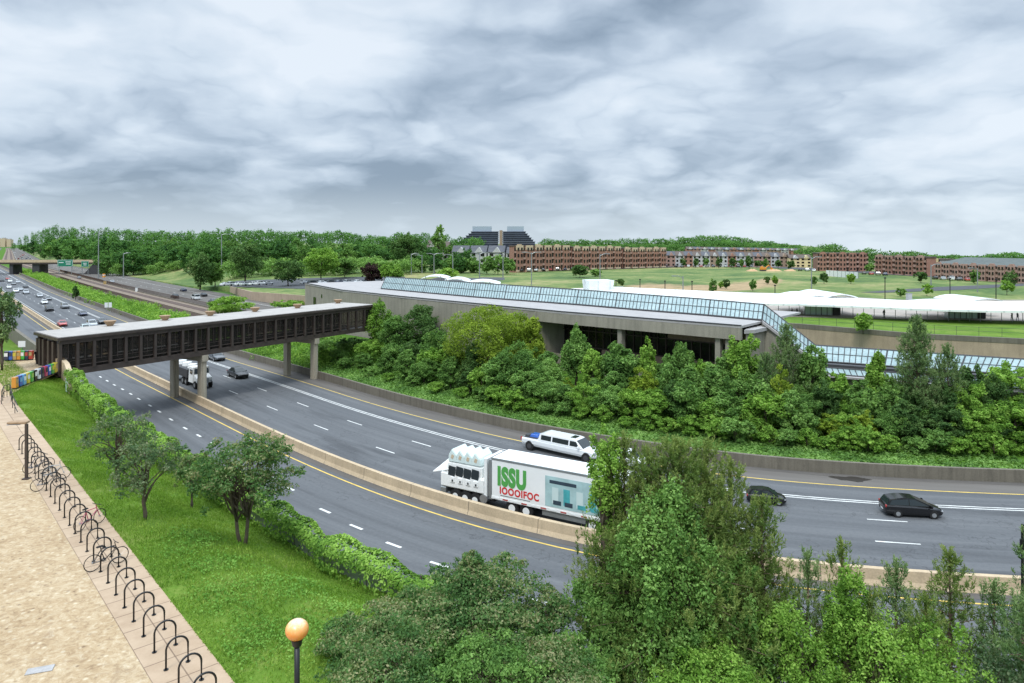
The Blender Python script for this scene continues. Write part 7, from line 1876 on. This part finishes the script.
right_row = [(812, 30, 348, 34, 'fol_green', 'tree at the foot of the stair gallery'), (840, 29, 372, 42, 'fol_bright', 'bright low tree before the lower gallery sill'), (878, 29, 351, 30, 'fol_bright', 'slim bright tree left of the tallest pine'),
 (862, 27, 380, 40, 'fol_green', 'mid green tree below the slim bright one'), (893, 28, 378, 34, 'fol_green', 'mid green tree tucked left of the tallest pine'), (972, 29, 368, 36, 'fol_dark', 'dark broadleaf tree right of the two pines'),
 (1003, 29, 364, 50, 'fol_bright', 'bright tree at the right end of the glazing'), (1030, 30, 368, 46, 'fol_green', 'tree cut by the right edge of the frame')]
for k, (px, o, t_, w_, fo, lb) in enumerate(right_row): emb_tree(px, o, t_, w_, fo, 540 + k, lb, n=11000, conic=.5 if 'slim' in lb else .1)
rng = np.random.default_rng(41)
# middle and front rows fill the bank down to the wall: individual bushes in the row order of the wall
m_src = [broad_tree('tree', 6, 5.0, .3, [.10, .16, .13][k], [13000, 6500, 9000][k], 'fol_green', 600 + k, k=[34, 16, 24][k], conic=[0, .3, .6][k], rs=[.8, 1.05, .8][k], group='undergrowth trees of the embankment', limbs=7, label='leafy green tree in the thicket on the embankment') for k in range(3)] + \
        [broad_tree('tree', 6, 5.4, .3, [.11, .15][k], [11000, 7500][k], 'fol_bright', 610 + k, k=[26, 16][k], conic=.3 * k, rs=[.75, 1.0][k], group='bright undergrowth trees of the embankment', limbs=7, label='bright green leafy tree in the thicket on the embankment') for k in range(2)] + \
        [broad_tree('tree', 6, 4.6, .3, .12, 9500, 'fol_dark', 614, k=20, conic=.5, rs=.85, group='dark undergrowth trees of the embankment', limbs=7, label='dark green tree in the thicket on the embankment'),
         broad_tree('tree', 6, 4.8, .3, .12, 6500, 'fol_yellow', 615, k=20, conic=.2, rs=.62, group='yellowish undergrowth trees of the embankment', limbs=12, label='yellowish thin leaved tree in the thicket on the embankment')]
b_src = [broad_tree('bush', 2.6, 3.2, .05, .12, 4200, 'fol_bright', 620 + k, k=18, group='bushes along the foot of the embankment', limbs=4, cat='bush', label='low bright bush at the foot of the embankment thicket') for k in range(3)] + \
        [broad_tree('bush', 2.6, 3.2, .05, .12, 4200, 'fol_green', 626, k=18, group='darker bushes along the foot of the embankment', limbs=4, cat='bush', label='low darker bush at the foot of the embankment thicket')]
for row, (o_, hpx, stp) in enumerate(((27.2, .80, 24), (25.0, .55, 21))):
    px = 322
    while px < 1060:
        i = s_at(min(px, 1100), o_ + rng.normal(0, .5)); x, y = S(i, o_); g = emb_z(i, o_) - .15
        lim_ = float(np.interp(px, [320, 352, 370, 400, 430, 450, 520, 560, 600, 660, 740, 800, 850, 900, 950, 1024], [375, 366, 338, 338, 336, 345, 350, 372, 372, 370, 372, 378, 392, 390, 386, 386]))
        h = max(2.2, (ZY(lim_, y) - g) * (1.0 if row == 0 else .66) * (.72 + .50 * rng.random()))
        s_ = m_src[int(rng.choice(7, p=[.19, .17, .17, .16, .13, .12, .06]))]; q = h / 6; w_ = (q * .5 + .42) * (.8 + .5 * rng.random()); place(s_, x, y, g, (w_, w_, q), 6.28 * rng.random()); px += stp * (.8 + .4 * rng.random()) * (y and 1)
px = 325
while px < 1060:
    o_ = 22.6 + .9 * rng.random(); i = s_at(px, o_); x, y = S(i, o_); q = .55 + .5 * rng.random()
    place(b_src[int(rng.integers(4))], x, y, emb_z(i, o_) - .1, (q, q, q * .9), 6.28 * rng.random()); px += 15 + 11 * rng.random()

# ---------------------------------------------------------------- lawn trees
def lawn_tree(px, pyb, pyt, wpx, seed, label, stems=1, n=6500, base=.25, fol='fol_crab', k=24, leaf=.06, D=None):
    x, y, z = P(px, pyb, 5.6); g = bank_at(x, y)
    for _ in range(4): x, y, z = P(px, pyb, g); g = bank_at(x, y)
    h = ZY(pyt, y) - g; w_ = wpx * y / F
    t = broad_tree('tree', h, w_, h * base, leaf, n, fol, seed, k=k, label=label, group='small trees on the lawn', stems=stems, limbs=26, fill=.35, rs=.68); t.location = (x, y, g); return t
lawn_tree(118, 485, 408, 66, 701, 'thin grey green lawn tree farthest up the slope', n=5200, fol='fol_grey')
lawn_tree(145, 519, 430, 68, 702, 'sparse grey green lawn tree in front of the thin one', n=5200, fol='fol_grey', base=.2)
lawn_tree(192, 508, 446, 42, 703, 'small dark lawn tree tucked behind the forked one', n=5200)
lawn_tree(243, 544, 434, 108, 704, 'broad dark lawn tree with a forked trunk', stems=2, n=15500, base=.22, k=38, leaf=.065)

# ---------------------------------------------------------------- foreground shrubs and pines on the near bank
def near_pos(px, D_): x = (px - 512) * D_ / F; return x, D_, bank_at(x, D_)
def near_broad(px, D_, pyt, wpx, fol, seed, label, n, leaf, base=.1, stems=2, k=34, conic=0., cat='tree', fill=.18):
    x, y, g = near_pos(px, D_); h = ZY(pyt, D_) - g; w_ = wpx * D_ / F
    t = broad_tree('tree', h, w_, h * base, leaf, n, fol, seed, k=k, label=label, group=None, stems=stems, limbs=22, cat=cat, conic=conic, fill=fill); t.location = (x, y, g - .1); return t
near_broad(408, 23.5, 602, 118, 'fol_crab', 801, 'grey green shrubby tree, left one at the bottom of the photo', 17000, .052, base=.05)
near_broad(478, 24.0, 566, 158, 'fol_crab', 802, 'large shrubby tree with pinkish leaf tips in the bottom middle', 30000, .052, base=.05)
near_broad(528, 22.5, 622, 110, 'fol_green', 803, 'lower green shrub right of the pinkish tipped one', 15000, .05, base=.03)
near_broad(350, 23.0, 652, 70, 'fol_crab', 804, 'small shrub beside the globe lamp', 8000, .05, base=.03)
near_broad(395, 20.6, 634, 150, 'fol_crab', 805, 'pinkish grey green shrub at the bottom edge right of the globe lamp', 15000, .048, base=.02, cat='bush')
near_broad(480, 20.4, 640, 150, 'fol_green', 806, 'dense green shrub at the bottom edge below the pinkish tipped tree', 16000, .048, base=.02, cat='bush')
near_broad(545, 20.6, 650, 120, 'fol_crab', 807, 'grey green shrub at the bottom edge left of the big pine', 12000, .048, base=.02, cat='bush')
near_broad(470, 24.2, 548, 44, 'fol_crab', 808, 'narrow leafy top rising highest from the bottom middle shrubs', 4200, .05, base=.55, conic=.5, stems=1, k=16)
near_broad(545, 23.8, 588, 60, 'fol_crab', 809, 'thin leafy top right of the narrow highest one', 4000, .05, base=.5, conic=.4, stems=1, k=16)
# the big pine with creeper over its lower half
x, y, g = near_pos(677, 24.5); hp = ZY(452, 24.5) - g
t = pine_tree('pine_tree', hp, 9.0, 170, .34, 'fol_pine', 810, 'big pine with creeper climbing through it in the bottom middle', None, base=.16, needles=24, nt_=.046); t.location = (x, y, g)
x, y, g = near_pos(624, 25.6); hp = ZY(446, 25.6) - g
t = pine_tree('pine_tree', hp, 4.4, 80, .34, 'fol_pine', 811, 'slim tall pine rising left of the big one, in front of the white truck', None, base=.3, needles=26, nt_=.042); t.location = (x, y, g)
for px_, D2, pt_, wd_, sd_, lb_ in ((648, 25.0, 458, 5.2, 817, 'pine leader on the left shoulder of the big pine, behind the creeper'), (706, 24.8, 452, 5.4, 818, 'pine leader on the right shoulder of the big pine, behind the creeper'), (762, 24.4, 508, 3.6, 819, 'short pine leaning out at the right edge of the big pine')):
    x, y, g = near_pos(px_, D2); t = pine_tree('pine_tree', ZY(pt_, D2) - g, wd_, 95, .34, 'fol_pine', sd_, lb_, None, base=.22, needles=24, nt_=.046); t.location = (x, y, g)
x, y, g = near_pos(730, 25.2); hp = ZY(470, 25.2) - g
t = pine_tree('pine_tree', hp, 4.6, 80, .34, 'fol_pine', 812, 'slim pine joined to the right flank of the big one', None, base=.25, needles=26, nt_=.042); t.location = (x, y, g)
near_broad(668, 23.2, 480, 140, 'fol_green', 813, 'leafy creeper covered tree filling the middle of the big pine', 30000, .055, base=.1, conic=.35, k=44)
near_broad(610, 24.2, 575, 100, 'fol_green', 814, 'dark leafy tree at the left foot of the big pine', 17000, .055, base=.08)
near_broad(735, 23.8, 560, 100, 'fol_green', 815, 'dark leafy tree at the right foot of the big pine', 17000, .055, base=.08)
near_broad(606, 25.4, 420, 46, 'fol_bright', 816, 'bright leafy top poking up left of the big pine before the limousine', 8000, .055, base=.55, conic=.3, stems=1, k=20)
# saplings and creepers at the bottom right
for k, (px, D_, pyt, w_, n_, lb) in enumerate(((808, 24.0, 562, 78, 42, 'young pine just right of the big pine, with a candle like top'), (842, 23.4, 553, 84, 44, 'young pine half wrapped in bright creeper'), (896, 24.2, 572, 92, 46, 'thin young pine before the median barrier, third from the big pine'),
        (950, 24.4, 560, 104, 52, 'bushy young pine left of the frame edge, tallest of that group'), (994, 23.6, 592, 76, 40, 'thin young pine at the lower right'), (926, 22.6, 606, 90, 46, 'brownish young pine in front of the bushy one'), (1022, 23.0, 606, 60, 36, 'young pine cut by the right edge of the frame'), (870, 22.4, 600, 80, 40, 'short young pine behind the creeper heap'))):
    x, y, g = near_pos(px, D_); t = pine_tree('pine_tree', ZY(pyt, D_) - g, w_ * D_ / F, n_, .33, 'fol_pine' if k % 2 else 'fol_pinedark', 820 + k, lb, None, base=.2, needles=26, nt_=.042); t.location = (x, y, g)
near_broad(800, 22.8, 600, 96, 'fol_bright', 830, 'rounded heap of bright creeper at the bottom, left of the young pines', 15000, .05, base=.02, cat='creeper')
near_broad(850, 22.6, 560, 56, 'fol_bright', 831, 'narrow column of bright creeper climbing a young pine', 8500, .05, base=.3, conic=.2, stems=1, k=22, cat='creeper')
near_broad(882, 22.0, 606, 120, 'fol_bright', 832, 'wide bright creeper mat under the young pines', 16000, .05, base=.02, cat='creeper')
near_broad(942, 21.8, 622, 104, 'fol_bright', 833, 'bright green bush at the bottom right under the young pines', 12000, .05, base=.02, cat='bush')
near_broad(1008, 21.8, 628, 90, 'fol_grey', 834, 'grey green bush in the bottom right corner', 9000, .05, base=.02, cat='bush')
near_broad(570, 22.0, 655, 90, 'fol_green', 835, 'dark bush at the very bottom left of the big pine', 12000, .05, base=.02, cat='bush')
near_broad(700, 21.5, 640, 120, 'fol_bright', 836, 'bright bush at the very bottom under the big pine', 15000, .05, base=.02, cat='bush')
# pine whose branch reaches in from the right
x, y, g = near_pos(1040, 20.5)
t = pine_tree('pine_tree', ZY(536, 20.5) - g, 2.7, 60, .33, 'fol_pinedark', 840, 'dark pine branch reaching in at the right edge above the barrier', None, base=.45, needles=26, nt_=.042); t.location = (x, y, g)
x, y, z = near_pos(1022.5, 26); pl_ = empty('pole', (x, y, z), 0, 'slim black pole at the right edge of the frame', 'pole'); mb = MB(); mb.tube([(0, 0, 0), (0, 0, ZY(524, 26) - z)], .05, 8); mb.build('shaft', MAT['black_steel'], pl_); mb = MB(); mb.cyl((0, 0, ZY(546, 26) - z), .09, .5, 8); mb.build('collar', MAT['black_steel'], pl_)
